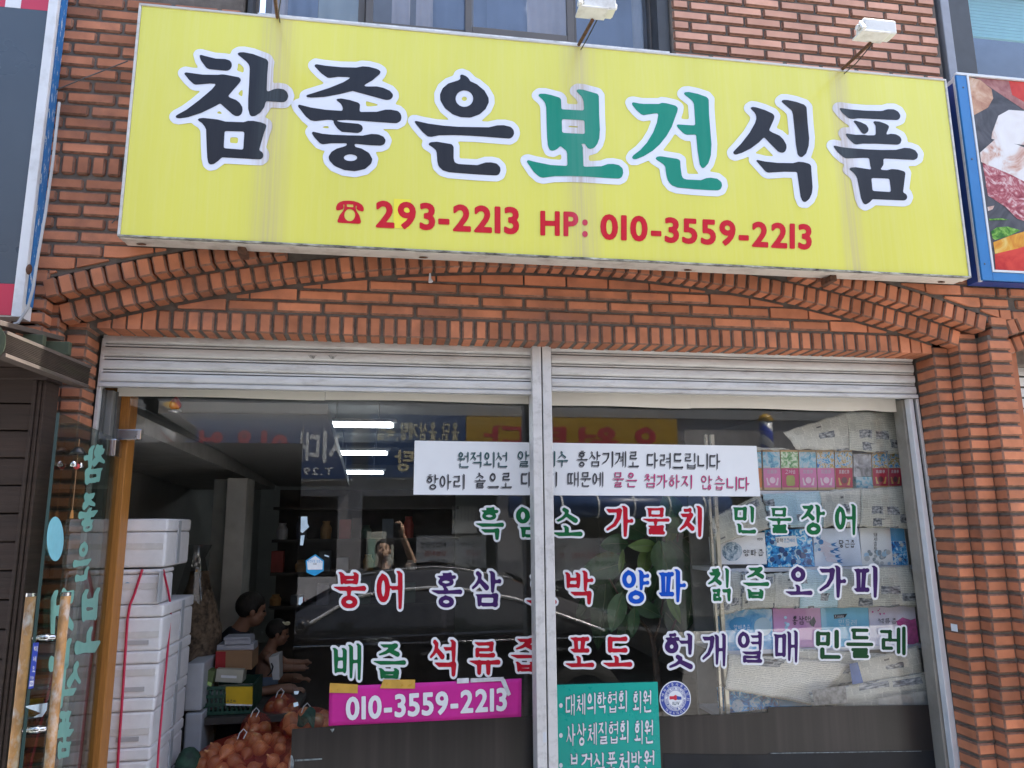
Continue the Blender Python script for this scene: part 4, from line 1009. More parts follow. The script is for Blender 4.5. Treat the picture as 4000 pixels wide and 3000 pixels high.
# round emblem
EB = mat('emblem_blue', (.03, .06, .32), .35); ER = mat('emblem_red', (.5, .02, .05), .35)
ec = at(2638, 2729, YG - .006); R = (at(2700, 2729, YG - .006).x - at(2577, 2729, YG - .006).x) / 2; RZ = (at(2638, 2660, YG - .006).z - at(2638, 2799, YG - .006).z) / 2
em = thing('round_emblem', 'round blue and white association emblem sticker on the glass', 'sticker', ec)
def disc(r0, r1, lift, mt, nm):
    m = MB()
    if r0 == 0: m.prism(ell(0, 0, r1, r1, 40), lambda x, z: (ec.x + x * R, YG - lift, ec.z + z * RZ), lambda x, z: (ec.x + x * R, YG - lift + .0006, ec.z + z * RZ))
    m.build(nm, mt, em)
disc(0, 1, .0045, VW, 'disc'); disc(0, .94, .0052, EB, 'ring'); disc(0, .70, .0059, VW, 'ring'); disc(0, .675, .0066, EB, 'ring'); disc(0, .655, .0073, VW, 'ring'); disc(0, .49, .0080, EB, 'ring'); disc(0, .47, .0087, VW, 'disc')
def around(text, rc, hgt, a0, a1, lift, mt, wch, style='gothic'):
    m = MB(); n = len(text)
    for k, ch in enumerate(text):
        if ch == ' ': continue
        a = rad(a0 + (a1 - a0) * (k + .5) / n)
        hang = 0xAC00 <= ord(ch) <= 0xD7A3
        lo, bb = glyph_loops(ch, style if hang else 'font', .06 if hang else .02, [0.0])
        f = lambda x, y: Vector((ec.x + R * ((rc + (y - .5) * hgt) * math.sin(a) + (x - .5) * wch * math.cos(a)), YG - lift, ec.z + RZ * ((rc + (y - .5) * hgt) * math.cos(a) - (x - .5) * wch * math.sin(a))))
        flat(m, lo[0], f)
    m.build('printed_word', mt, em)
around('국제자원봉사총연합회', .82, .17, -105, 105, .0060, VW, .17)
around('체업입가원회', .82, .15, 130, 230, .0060, VW, .15)
around('INTERNATIONAL UNION FOR VOLUNTEER EFFORTS ', .575, .12, -195, 165, .0082, EB, .075)
f0 = lambda x, z: Vector((ec.x + R * x, YG - .0095, ec.z + RZ * z))
m = MB(); m.prism([(-.38, .16), (-.12, .15), (.0, .22), (.08, .18), (.08, -.06), (-.02, -.09), (-.15, -.02), (-.38, -.03)], f0, lambda x, z: f0(x, z) + Vector((0, .0007, 0))); m.build('red_hand', ER, em)
m = MB(); m.prism([(.38, .1), (.2, .13), (.085, .17), (.085, -.05), (.18, -.07), (.38, -.06)], f0, lambda x, z: f0(x, z) + Vector((0, .0007, 0))); m.build('blue_hand', EB, em)
line_mesh('IUV', lambda x, y: f0(-.2 + .46 * x, -.36 + .2 * y), INKN, 'printed_word', em, w=.09)
# hexagonal leaf sticker and scraps on the left glass edge
hx = [at(u, v, YG - .006) for u, v in ((1231, 2165), (1266, 2190), (1264, 2230), (1229, 2250), (1197, 2236), (1194, 2190))]
hs = thing('hexagon_sticker', 'small hexagonal white and sky-blue sticker on the left glass', 'sticker', hx[3])
cx_ = sum((p.x for p in hx)) / 6; cz_ = sum((p.z for p in hx)) / 6
SKYB = mat('sticker_blue', (.02, .3, .6), .35)
m = MB(); m.prism([(p.x, p.z) for p in hx], lambda x, z: (x, YG - .005, z), lambda x, z: (x, YG - .0042, z)); m.build('border', SKYB, hs)
m = MB(); m.prism([(cx_ + (p.x - cx_) * .86, max(cz_ - .018, cz_ + (p.z - cz_) * .86)) for p in hx], lambda x, z: (x, YG - .006, z), lambda x, z: (x, YG - .0052, z)); m.build('panel', VW, hs)
line_mesh('창원사랑 상품권', pxmap(1201, 2186, 1259, 2197, 1, 0, lambda u, v: at(u, v, YG - .0064)), SKYB, 'printed_word', hs, 'gothic', w=.07)
line_mesh('지류', pxmap(1222, 2199, 1238, 2207, 0, 0, lambda u, v: at(u, v, YG - .0064)), INK, 'printed_word', hs, 'gothic', w=.07)
for k, (pts, lab) in enumerate((('1176,2018 1200,2018 1201,2045 1208,2058 1182,2082 1174,2078', 'upper torn pale-blue sticker scrap at the edge of the left glass'), ('1175,2092 1190,2090 1184,2130 1172,2130', 'lower torn pale-blue sticker scrap at the edge of the left glass'), ('1168,2335 1183,2330 1183,2352 1172,2364 1166,2360', 'tiny pale sticker scrap above the reflected poster'), ('1148,2700 1168,2699 1164,2712 1150,2712', 'white tape corner left of the pink banner'), ('1146,2746 1164,2742 1166,2756 1148,2762', 'pale tape scrap under the white tape corner'), ('1268,2166 1286,2172 1285,2177 1267,2172', 'tiny white scrap beside the hexagon sticker'))):
    p = [at(*q, YG - .003) for q in T(pts)]
    m = MB(); m.prism([(x.x, x.z) for x in p], lambda x, z: (x, YG - .0042, z), lambda x, z: (x, YG - .003, z)); o = m.build('sticker_scrap', mat('scrap_pale', (.5, .62, .70), .4, var=.15, ns=30), None); tag(o, lab, 'sticker', 'torn scraps on the glass')
# dark film low on the glass
FILM = NT('dark_film')
gl = FILM.noise(1.0, FILM.map(FILM.pos(), (16, 1, .3)), 4)
FILM.base(FILM.ramp(gl, [(.3, (.008, .007, .0075)), (.5, (.015, .0125, .013)), (.72, (.034, .026, .026))]), .3, 0, .4)
FILM = FILM.mat
for lab, pts in (('dark wood-grain film along the bottom of the left glass', ((1141, 2848), (1290, 2838), (2112, 2795))), ('dark wood-grain film along the bottom of the right glass', ((2150, 2806), (2583, 2800), (2998, 2783), (2999, 2762), (3672, 2753)))):
    p = [at(u, v, YG - .002) for u, v in pts]
    poly = [(p[0].x, 0.03)] + [(x.x, x.z) for x in p] + [(p[-1].x, .03)]
    m = MB(); m.prism(poly, lambda x, z: (x, YG - .0025, z), lambda x, z: (x, YG - .001, z)); o = m.build('window_film', FILM, None); tag(o, lab, 'window film', 'dark films on the glass')

p = [at(u, v, YG - .004) for u, v in ((2590, 2944), (3000, 2948), (3010, 2940), (3690, 2930))]
m = MB(); m.prism([(p[0].x, .035)] + [(x.x, x.z) for x in p] + [(p[-1].x - .04, .035)], lambda x, z: (x, YG - .0052, z), lambda x, z: (x, YG - .003, z)); o = m.build('window_film', mat('film_slate', (.010, .012, .016), .4, var=.4, ns=5, spec=.3), None); tag(o, 'blue-black lower film strip at the foot of the right glass', 'window film', 'dark films on the glass')
for k, (lab, pts) in enumerate((('whitish scuff on the dark film left of the pink banner', ((1152, 2967), (1258, 2962), (1258, 2967), (1152, 2974))), ('pale peeled edge of the dark film beside the onions', ((1136, 2950), (1141, 2950), (1149, 2974), (1146, 3000), (1134, 3000))), ('thin pale peel on the dark film under the pink banner', ((1290, 2848), (1306, 2846), (1305, 2850), (1298, 2862))), ('long pale scratch low on the right dark film', ((3010, 2941), (3600, 2933), (3600, 2935), (3010, 2944))))):
    p = [at(u, v, YG - .006) for u, v in pts]; m = MB(); m.prism([(x.x, x.z) for x in p], lambda x, z: (x, YG - .0068, z), lambda x, z: (x, YG - .0055, z)); o = m.build('film_scuff', mat('scuff_pale', (.20, .23, .24) if k != 1 else (.2, .23, .24), .5, var=.6, ns=60), None); tag(o, lab, 'scuff mark')
# ------------------------------------------------------------------ inside the shop
WALLI = mat('inside_wall', (.34, .34, .32), .8, var=.08, ns=3)
CEIL = mat('inside_ceiling', (.33, .33, .32), .85, var=.05, ns=2)
FLOORI = mat('inside_floor', (.16, .15, .14), .5, var=.12, ns=4)
def struct(name, mb, mt, kind='structure'):
    o = mb.build(name, mt, None); o['kind'] = kind; return o
m = MB(); m.box(-1.95, 3.3, .45, 8.2, .0, .1); struct('shop_floor', m, FLOORI)
m = MB(); m.box(-1.95, 3.3, .46, 8.2, 2.62, 2.7); struct('shop_ceiling', m, CEIL)
m = MB(); m.box(-2.0, -1.9, .46, 8.2, .1, 2.62); m.box(3.2, 3.3, .46, 8.2, .1, 2.62); m.box(-1.9, 3.2, 8.1, 8.2, .1, 2.62); m.box(-1.9, xj0 - .003, .475, .6, .1, 2.62); struct('shop_inner_wall', m, WALLI)
m = MB(); m.box(-2.0, 3.3, .44, 8.2, 2.71, 2.74); m.box(-2.1, -2.01, .44, 8.2, 0, 2.7); m.box(3.31, 3.4, .46, 8.2, 0, 2.7); m.box(-2.1, 3.4, 8.21, 8.3, 0, 2.74); struct('shop_outer_shell', m, MORTAR)
pa, pb, pc = at(820, 1855, 2.2), at(890, 1855, 2.2), at(968, 1855, 2.2)
t = thing('pillar', 'grey square pillar inside the shop behind the white foam boxes', 'pillar', (-1.09, 2.3, .1))
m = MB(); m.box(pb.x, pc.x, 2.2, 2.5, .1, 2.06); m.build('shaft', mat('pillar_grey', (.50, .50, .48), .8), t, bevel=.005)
m = MB(); m.box(pa.x, pb.x - .002, 2.35, 2.6, .1, 2.06); m.build('side_face', mat('pillar_dull', (.32, .34, .33), .8), t)  # the pillar's second face, set in a darker grey
t = thing('ceiling_beam', 'lowered ceiling strip over the doorway inside the shop', 'beam', (-1.2, 3, 2.1))
m = MB(); m.hexa([(-1.88, .65, 2.19), (-1.26, .65, 2.19), (-1.12, 4.2, 2.07), (-1.88, 4.2, 2.07), (-1.88, .65, 2.6), (-1.26, .65, 2.27), (-1.12, 4.2, 2.2), (-1.88, 4.2, 2.6)]); m.build('soffit', mat('soffit_grey', (.42, .42, .40), .8), t)
m = MB(); m.hexa([(-1.2, .65, 2.30), (-.35, .65, 2.30), (-.42, 4.2, 2.10), (-1.1, 4.2, 2.10), (-1.2, .65, 2.36), (-.35, .65, 2.36), (-.42, 4.2, 2.16), (-1.1, 4.2, 2.16)]); m.build('ceiling_board', CEIL, t)
# fluorescent tubes
TUBE = mat('tube_light', (.82, .93, 1.0), .4, emit=6)
FIX = mat('lamp_fixture', (.6, .6, .6), .5)
def tube(label, ua, ub, v, Y, drop=0.06, emit=True):
    a, b = at(ua, v, Y), at(ub, v, Y); b.z = a.z
    t = thing('tube_lamp', label, 'lamp', (a + b) / 2, 'fluorescent lamps inside the shop')
    m = MB(); m.tube([a, b], .019, 10); m.build('tube', TUBE, t)
    m = MB(); m.box(a.x - .03, b.x + .03, Y - .03, Y + .03, a.z + .02, a.z + .045); m.build('fixture', FIX, t)
    for p in (a, b):
        m = MB(); m.box(p.x - .012, p.x + .012, Y - .015, Y + .015, a.z - .016, a.z + .022); m.build('socket', FIX, t)
    for p in (a.lerp(b, .2), a.lerp(b, .8)):
        m = MB(); m.tube([(p.x, Y, a.z + .045), (p.x, Y, 2.62)], .004, 5); m.build('hanger', FIX, t)
tube('nearest and longest glowing tube lamp left of the white notice board', 1258, 1535, 1658, 2.2)
tube('second glowing tube lamp, midway in the row of three', 1295, 1512, 1769, 3.9)
tube('farthest and lowest glowing tube lamp of the row of three', 1312, 1497, 1845, 5.2)
tube('short glowing tube lamp seen through the open doorway by the jamb', 492, 572, 1838, 3.0)
# hanging red ornament in the transom
p = at(685, 1584, .55)
t = thing('hanging_ornament', 'small red lantern ornament hanging behind the glass over the doorway', 'ornament', p)
m = MB(); m.lathe(p, [(0, .045), (.012, .038), (.028, .01), (.028, -.008), (.018, -.02), (0, -.022)], 14); m.build('lantern', mat('lantern_red', (.45, .03, .03), .4), t, smooth=True)
m = MB(); m.lathe(p, [(0, -.018), (.03, -.024), (.032, -.03), (0, -.026)], 14); m.build('saucer', PALE, t)
m = MB(); m.tube([p + Vector((0, 0, .04)), (p.x, p.y, 2.6)], .002, 5); m.build('cord', BLACKR, t)
# foam boxes
FOAM = mat('foam_white', (.80, .77, .78), .8, var=.04, ns=30, dirt=(.55, .53, .52), ds=6, dirt_amt=.3, bump=.1, bs=200)
FOAMC = mat('foam_wrapped', (.46, .47, .50), .45, var=.08, ns=12)
CORD = mat('cord_red', (.5, .012, .06), .5, var=.1)
FY = .56
FOAMB = [('topmost', 2026, 2217, 500, 647, 737, .62), ('second', 2223, 2362, 470, 622, 672, .30), ('third', 2362, 2543, 460, 631, 746, .55), ('fourth', 2543, 2726, 450, 615, 733, .55), ('fifth', 2726, 2921, 440, 594, 716, .55), ('lowest visible', 2921, 3110, 430, 577, 700, .55)]
for nm, v0, v1, u0, u1, u2, dep in FOAMB:
    vm = (v0 + v1) / 2
    x1 = at(u1 + 2, vm, FY).x; z1 = at(u1, v0, FY).z; z0 = at(u1, v1 - 2, FY).z
    r1 = ray(u1, vm); r2 = ray(u2, vm)
    d2 = (FY + 3.4) * (r1[0] / r1[1]) / (r2[0] / r2[1])
    y1 = d2 - 3.4
    x0 = x1 - .34
    t = thing('foam_box', nm + ' white foam box of the stack in the doorway' + (', without red cord' if nm == 'topmost' else ', bound with red cord'), 'box', ((x0 + x1) / 2, (FY + y1) / 2, z0), 'stack of foam boxes')
    s = z0 + (z1 - z0) * (.73 if nm != 'second' else .86)
    m = MB(); m.box(x0, x1, FY, y1, z0, s - .0015); m.build('tub', FOAM, t, bevel=.012)
    m = MB(); m.box(x0 - .002, x1 + .003, FY - .003, y1 + .003, s + .0015, z1); m.build('lid', FOAM, t, bevel=.010)
    if nm in ('third', 'fourth', 'fifth'):
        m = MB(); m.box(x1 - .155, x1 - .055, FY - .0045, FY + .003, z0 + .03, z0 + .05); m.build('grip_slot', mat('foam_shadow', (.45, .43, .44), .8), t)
    if nm == 'second': m = MB(); p = at(497, 2285, FY); m.prism([(p.x + .011 * math.cos(a) * (1 + .4 * math.sin(3 * a)), p.z + .014 * math.sin(a)) for a in np.linspace(0, 6, 9)], lambda x, z: (x, FY - .002, z), lambda x, z: (x, FY + .001, z)); m.build('blue_mark', mat('mark_blue', (.25, .42, .55), .7), t)
    m = MB(); zt_2 = z0 + (z1 - z0) * RND.uniform(.25, .5); m.box(x0, x1 - .012, FY - .0035, FY + .001, zt_2, zt_2 + .028); m.build('tape', mat('tape_milky', (.70, .66, .64), .25, var=.05, ns=20), t)
    m = MB(); m.box(x1 + .0005, x1 + .0062, y1 - .25, y1 - .2, z0 + .01, z1 - .01); m.build('tape', FOAMC, t)
def cord(label, pts, wd):
    m = MB(); P = [at(u, v, FY - .012) if k == 0 else None for u, v, k in pts]
    L = []
    for (u, v, k) in pts:
        if k == 0: L.append(at(u, v, FY - .008))
        else:
            xs = at(620, v, FY).x + .012; L.append(atx(u, v, xs))
    m.tube(L, wd, 6); o = m.build('red_cord', CORD, None); tag(o, label, 'cord', 'red cords on the foam boxes')
cord('red plastic cord down the front of the foam boxes', [(556, 2224, 0), (548, 2250, 0), (525, 2320, 0), (508, 2362, 0), (498, 2420, 0), (490, 2543, 0), (478, 2726, 0), (464, 2921, 0), (456, 3050, 0)], .0065)
cord('red plastic cord down the side of the foam boxes', [(638, 2226, 1), (655, 2300, 1), (668, 2370, 1), (665, 2420, 1), (655, 2543, 1), (637, 2726, 1), (620, 2921, 1), (612, 3050, 1)], .0055)
for nm, v0, v1, u1, u2 in (('upper', 2590, 2780, 745, 782), ('lower', 2785, 3060, 735, 770)):
    c = [at(u1 - 30, v1, 1.25), at(u2 + 4, v1, 1.25)]; zt = at(u2, v0, 1.25).z
    m = MB(); m.box(c[0].x, c[1].x, 1.25, 1.6, c[0].z, zt); o = m.build('foam_box', FOAMC, None, bevel=.01); tag(o, nm + ' grey film-wrapped foam box behind the white stack', 'box', 'grey boxes behind the stack')
# bag of dried stuff
DRY = mat('dried_bark', (.13, .09, .06), .9, var=.7, ns=38, bump=1, bs=45)
p = at(785, 2500, 1.5)
t = thing('bag', 'tall clear bag of brown dried bark behind the foam boxes', 'bag', (p.x, 1.5, .3))
m = MB(); m.lathe((p.x - .06, 1.6, .25), [(0, 0), (.13, .0), (.16, .3), (.15, .6), (.14, .85), (.11, 1.0), (.07, 1.12), (.05, 1.2)], 20)
for i, v in enumerate(m.v):
    q = mnoise.noise(Vector(v) * 9) * .025; m.v[i] = (v[0] + q, v[1] + q, v[2])
m.build('contents', DRY, t)
m = MB(); m.lathe((p.x - .08, 1.6, 1.25), [(.12, 0), (.08, .16), (.05, .28), (.09, .36)], 14)
m.build('film', glass_mat('bag_film', .12, (.8, .8, .8)), t, smooth=True)
# people at the table
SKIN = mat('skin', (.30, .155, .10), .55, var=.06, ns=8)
HAIR = mat('hair_black', (.014, .012, .011), .65, var=.5, ns=90, bump=1.0, bs=160, stretch=(1, 1, .35))
SHIRT = mat('shirt_navy', (.012, .014, .022), .8, var=.15)
def solid(name, mb, mt, parent, vox=.008, smooth_it=2):
    """overlapping closed shapes grown together into one continuous surface"""
    o = mb.build(name, mt, parent)
    r = o.modifiers.new('union', 'REMESH'); r.mode = 'VOXEL'; r.voxel_size = vox; r.use_smooth_shade = True
    s = o.modifiers.new('soften', 'SMOOTH'); s.iterations = smooth_it; s.factor = .5
    return o
def head(mb, c, fwd, up, s=1.0):
    """skull, jaw, nose, brow, ears and lips added to a body; c centre of the head, s = 1 for an adult"""
    c = Vector(c); f = Vector(fwd).normalized(); u = (Vector(up) - f * Vector(up).dot(f)).normalized(); r = f.cross(u)
    def bal(p, R, sc):
        n = MB(); n.ball((0, 0, 0), R, 14, 10, sc)
        b = len(mb.v)
        mb.v += [tuple(c + s * (f * (p[0] + x) + r * (p[1] + y) + u * (p[2] + z))) for x, y, z in n.v]
        mb.f += [tuple(b + k for k in q) for q in n.f]; mb.m += [0] * len(n.f)
    bal((-.01, 0, .03), .088, (1.06, .86, 1.0)); bal((.02, 0, -.04), .064, (1.0, .94, .98)); bal((.05, 0, -.078), .022, (.9, 1.2, .8))
    bal((.088, 0, -.018), .013, (1.1, .8, 1.0)); bal((.078, 0, .005), .011, (1, .8, 1.8)); bal((.074, 0, -.052), .012, (.7, 2.0, .5)); bal((.07, 0, .03), .02, (.6, 2.6, .5))
    for k in (-1, 1): bal((-.008, k * .077, -.01), .022, (.75, .35, 1.35)); bal((.05, k * .04, -.025), .024, (.8, 1, .8))
    return f, r, u
def eyes(parent, c, f, r, u, s=1.0):
    for k in (-1, 1):
        m = MB(); m.ball(Vector(c) + s * (f * .0735 + r * k * .031 + u * .004), .0085 * s, 8, 6, (1.3, 1.3, .7)); m.build('eye', HAIR, parent)
    m = MB(); m.ball(Vector(c) + s * (f * .083 - u * .056), .006 * s, 8, 5, (1, 2.8, .5)); m.build('mouth', mat('lip', (.22, .07, .06), .5), parent)
def hair_cap(parent, c, f, r, u, s=1.0, low=-.02, name='hair', mt=None):
    m = MB(); n = MB(); n.ball((0, 0, 0), 1, 22, 14)
    for x, y, z in n.v:
        q = c + s * (f * (-.016 + .098 * x) + r * (.083 * y) + u * (.034 + .092 * z))
        front = x > .25
        lim = .045 if front and abs(y) < .8 else (low if x > -.1 else -.075)
        d = (q - c).dot(u) / s
        if d < lim: q = q + u * s * (lim - d) - (f * x + r * y) * s * .02 * min(1, (lim - d) * 20)
        q += Vector((mnoise.noise(q * 60), mnoise.noise(q * 60 + Vector((5, 0, 0))), 0)) * .003 * s
        m.v.append(tuple(q))
    m.f = n.f; m.m = n.m
    return m.build(name, mt or HAIR, parent, smooth=True)
hc = at(985, 2385, 2.0)
man = thing('person', 'man with short black hair in a dark shirt sitting inside, facing right', 'person', (hc.x - .08, 2.0, .1))
m = MB(); f, r, u = head(m, hc, (.93, .3, -.1), (.1, 0, 1))
nb = hc + Vector((-.06, 0, -.10)); ch = hc + Vector((-.11, .02, -.30)); pel = hc + Vector((-.16, .03, -.72))
m.tube([hc + Vector((-.02, 0, -.04)), nb, ch + Vector((0, 0, .12))], [.05, .052, .07], 10)
m.tube([ch + Vector((0, 0, .12)), ch, ch + Vector((-.02, 0, -.2)), pel], [.09, .145, .14, .15], 12)
for k in (-1, 1):
    sh_ = ch + Vector((.02, k * .19, .08)); el = sh_ + Vector((.08, k * .03, -.27)); wr = el + Vector((.24, -k * .05, .02))
    m.tube([ch + Vector((0, k * .08, .07)), sh_, el, wr], [.07, .055, .042, .03], 10)
    m.tube([wr, wr + Vector((.05, 0, -.005)), wr + Vector((.09, 0, -.01))], [.028, .034, .028], 8)
    for q in range(4): m.tube([wr + Vector((.08, (q - 1.5) * .018, -.01)), wr + Vector((.13, (q - 1.5) * .02, -.012)), wr + Vector((.15, (q - 1.5) * .02, -.03))], .009, 6)
    m.tube([wr + Vector((.03, -k * .03, 0)), wr + Vector((.07, -k * .05, .0))], .010, 6)
    kn = pel + Vector((.42, k * .12, .02)); m.tube([pel + Vector((.02, k * .09, -.02)), kn, kn + Vector((.03, 0, -.40))], [.09, .06, .045], 10)
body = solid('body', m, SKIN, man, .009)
eyes(body, hc, f, r, u); hair_cap(man, hc, f, r, u)
m = MB(); m.tube([ch + Vector((.015, 0, .13)), ch, ch + Vector((-.02, 0, -.2)), pel], [.085, .16, .155, .165], 14)
for k in (-1, 1):
    sh_ = ch + Vector((.02, k * .19, .08)); m.tube([ch + Vector((0, k * .07, .07)), sh_, sh_ + Vector((.06, k * .025, -.2))], [.09, .075, .066], 10)
m.tube([ch + Vector((.03, 0, .19)), ch + Vector((0, 0, .06))], [.066, .15], 14); solid('shirt', m, SHIRT, man, .012)
m = MB()
for k in (-1, 1):
    kn = pel + Vector((.42, k * .12, .02)); m.tube([pel + Vector((-.02, k * .07, -.02)), pel + Vector((.05, k * .1, -.01)), kn, kn + Vector((.03, 0, -.36))], [.14, .11, .075, .06], 10)
solid('trousers', m, mat('trousers_grey', (.05, .05, .055), .85), man, .014)
kc = at(1087, 2474, 2.15)
kid = thing('person', 'toddler with a pale hair bow and bare arms, reaching right inside the shop', 'person', (kc.x - .05, 2.15, .1))
m = MB(); s = .78; f, r, u = head(m, kc, (.97, .15, -.12), (.1, 0, 1), s)
ch = kc + Vector((-.07, .0, -.2)); pel = kc + Vector((-.09, 0, -.38))
m.tube([kc + Vector((-.02, 0, -.04)), kc + Vector((-.045, 0, -.09)), ch, pel], [.04, .038, .085, .095], 12)
for k in (-1, 1):
    sh_ = ch + Vector((.02, k * .09, .06)); el = sh_ + Vector((.09, k * .01, -.07)); wr = el + Vector((.12, 0, -.005))
    m.tube([ch + Vector((0, k * .04, .05)), sh_, el, wr, wr + Vector((.04, 0, 0))], [.04, .034, .03, .022, .024], 8)
    for q in range(4): m.tube([wr + Vector((.035, (q - 1.5) * .011, 0)), wr + Vector((.065, (q - 1.5) * .013, -.004))], .0065, 6)
    m.tube([wr + Vector((.015, -k * .015, .005)), wr + Vector((.04, -k * .03, .008))], .0065, 6)
    kn = pel + Vector((.15, k * .06, -.04)); m.tube([pel + Vector((0, k * .04, -.02)), kn, kn + Vector((0, 0, -.17))], [.06, .045, .035], 8)
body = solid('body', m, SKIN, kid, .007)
eyes(body, kc, f, r, u, s); hair_cap(kid, kc, f, r, u, s)
m = MB(); b0 = kc + s * (f * .045 + u * .09 - r * -.03)
for k in (-1, 1): m.ball(b0 + Vector((k * .016, -.01, .002)), .017, 8, 6, (1.1, .6, .8))
m.ball(b0 + Vector((0, -.012, 0)), .009, 8, 6); m.build('hair_bow', mat('bow_cream', (.7, .68, .5), .6), kid)
m = MB(); m.tube([ch + Vector((0, 0, -.06)), pel + Vector((0, 0, .02)), pel + Vector((.04, 0, -.06))], [.09, .105, .11], 12); solid('shorts', m, mat('shorts_blue', (.16, .22, .32), .8), kid, .01)
m = MB(); c0 = pel + Vector((-.02, .0, -.10)); m.box(c0.x - .13, c0.x + .16, 2.0, 2.3, .1, c0.z); o = m.build('stool', mat('stool_brown', (.07, .05, .04), .6), None, bevel=.02); tag(o, 'low brown stool under the toddler', 'stool')
m = MB(); c0 = hc + Vector((-.16, .03, -.82)); m.box(c0.x - .24, c0.x + .22, 1.78, 2.28, .1, c0.z); o = m.build('stool', mat('stool_brown', (.07, .05, .04), .6), None, bevel=.02); tag(o, 'wide brown seat under the man', 'stool')
# cluttered counter behind them
DARKW = mat('dark_furniture', (.05, .045, .04), .6, var=.2)
t = thing('shelf_unit', 'dark shelf with small pots and packs behind the people', 'shelf', (-.8, 3.6, .1))
for z in (1.02, 1.30, 1.58, 1.86):
    m = MB(); m.box(-1.02, .6, 3.45, 3.8, z, z + .025); m.build('board', DARKW, t)
m = MB(); m.box(-1.02, .6, 3.81, 3.84, .1, 2.05); m.build('back_board', DARKW, t)
rr = random.Random(4)
cols = [(.45, .43, .40), (.12, .13, .17), (.30, .05, .04), (.35, .2, .08), (.08, .1, .12), (.5, .5, .52), (.05, .09, .07)]
LOC = ['far left', 'left', 'left of centre', 'central', 'right of centre', 'right', 'far right']
for zi, z in enumerate((1.045, 1.325, 1.605)):
    for k in range(7):
        x = -.97 + k * .19 + rr.uniform(-.02, .02); h_ = rr.uniform(.08, .2); cc = rr.choice(cols)
        m = MB()
        if rr.random() < .5: m.lathe((x, 3.56, z), [(0, 0), (.045, 0), (.05, h_ * .6), (.03, h_ * .85), (.035, h_), (0, h_)], 12); nm, cat = 'jar', 'jar'
        else: m.box(x - .05, x + .05, 3.5, 3.62, z, z + h_); nm, cat = 'pack', 'package'
        o = m.build(nm, mat('clutter_%d' % cols.index(cc), cc, .5, var=.2), None, bevel=.004)
        tag(o, '%s small %s on the %s board of the dark shelf' % (LOC[k], nm, ('lower', 'middle', 'upper')[zi]), cat, 'small things on the dark shelf')
# crate, cartons and onions
CRG = mat('crate_green', (.012, .06, .04), .5, var=.1)
c0 = at(762, 2690, 1.35); c1 = at(985, 2690, 1.35); z0 = at(800, 2795, 1.35).z
t = thing('plastic_crate', 'dark green slotted plastic crate inside the doorway', 'crate', ((c0.x + c1.x) / 2, 1.5, z0))
H = c0.z - z0; n = 13
for k in range(4): MB().box(c0.x, c1.x, 1.35, 1.362, z0 + H * k / 3.25, z0 + H * k / 3.25 + H * .12).build('rail', CRG, t)
for k in range(n): x = c0.x + (c1.x - c0.x - .012) * k / (n - 1); MB().box(x, x + .012, 1.352, 1.365, z0, c0.z).build('slat', CRG, t)
MB().box(c0.x, c1.x, 1.37, 1.72, z0, z0 + .01).build('base', CRG, t); MB().box(c0.x, c1.x, 1.71, 1.72, z0, c0.z).build('back_wall', CRG, t)
for x in (c0.x, c1.x - .01): MB().box(x, x + .01, 1.366, 1.709, z0 + .011, c0.z).build('side_wall', CRG, t)
m = MB(); m.box(c0.x + .02, c1.x - .02, 1.4, 1.7, z0 + .012, z0 + .1); o = m.build('bundle', mat('pale_bundle', (.5, .5, .48), .8, var=.3, ns=20), None, bevel=.01); tag(o, 'pale wrapped bundle lying in the green crate', 'package')
t = thing('table', 'dark low table under the green crate', 'table', (c0.x + .15, 1.5, .1))
MB().box(c0.x - .1, c1.x + .25, 1.3, 1.9, z0 - .04, z0 - .005).build('table_top', DARKW, t)
for x in (c0.x - .05, c1.x + .2):
    for y in (1.35, 1.85): MB().tube([(x, y, .1), (x, y, z0 - .04)], .015, 8).build('leg', FRAMED, t)
def carton(name, label, px, Y, dep, mt, group=None, tilt=0, cat='carton'):
    q = [at(u, v, Y) for u, v in px]
    cx = sum((p.x for p in q)) / 4
    t = thing(name, label, cat, (cx, Y + dep / 2, min(p.z for p in q)), group)
    m = MB(); m.prism([(p.x, p.z) for p in (q[3], q[2], q[1], q[0])], lambda x, z: (x, Y, z), lambda x, z: (x, Y + dep, z)); m.build('body', mt, t)
    return t, q
CARD = mat('cardboard', (.27, .15, .075), .8, var=.1, ns=5)
t, q = carton('carton', 'brown cardboard box with papers on top, by the man', ((845, 2542), (985, 2540), (983, 2615), (842, 2618)), 1.45, .22, CARD)
m = MB(); p = [at(u, v, 1.447) for u, v in ((843, 2545), (882, 2545), (880, 2616), (840, 2618))]; m.face([p[3], p[2], p[1], p[0]]); m.build('red_panel', mat('red_print', (.3, .01, .015), .6), t)
for k, (u0, u1, v0, v1) in enumerate(((848, 990, 2520, 2540), (878, 978, 2500, 2519), (874, 976, 2491, 2499))):
    a, b = at(u0, v0, 1.47), at(u1, v1, 1.47); m = MB(); m.box(a.x, b.x, 1.47, 1.62, b.z, a.z); o = m.build('paper_stack', mat('paper_grey', (.36, .36, .40), .7, var=.08, ns=15), None); tag(o, ('lowest', 'middle', 'uppermost')[k] + ' pile of grey papers on the brown cardboard box', 'papers', 'paper piles')
t, q = carton('carton', 'cream carton with a hanging slot beside the brown box', ((847, 2613), (952, 2617), (945, 2668), (840, 2663)), 1.40, .12, mat('carton_cream', (.42, .40, .33), .7))
m = MB(); p = [at(u, v, 1.398) for u, v in ((864, 2637), (925, 2640), (924, 2650), (862, 2647))]; m.face([p[3], p[2], p[1], p[0]]); m.build('slot', mat('paper_white', (.7, .7, .72), .6), t)
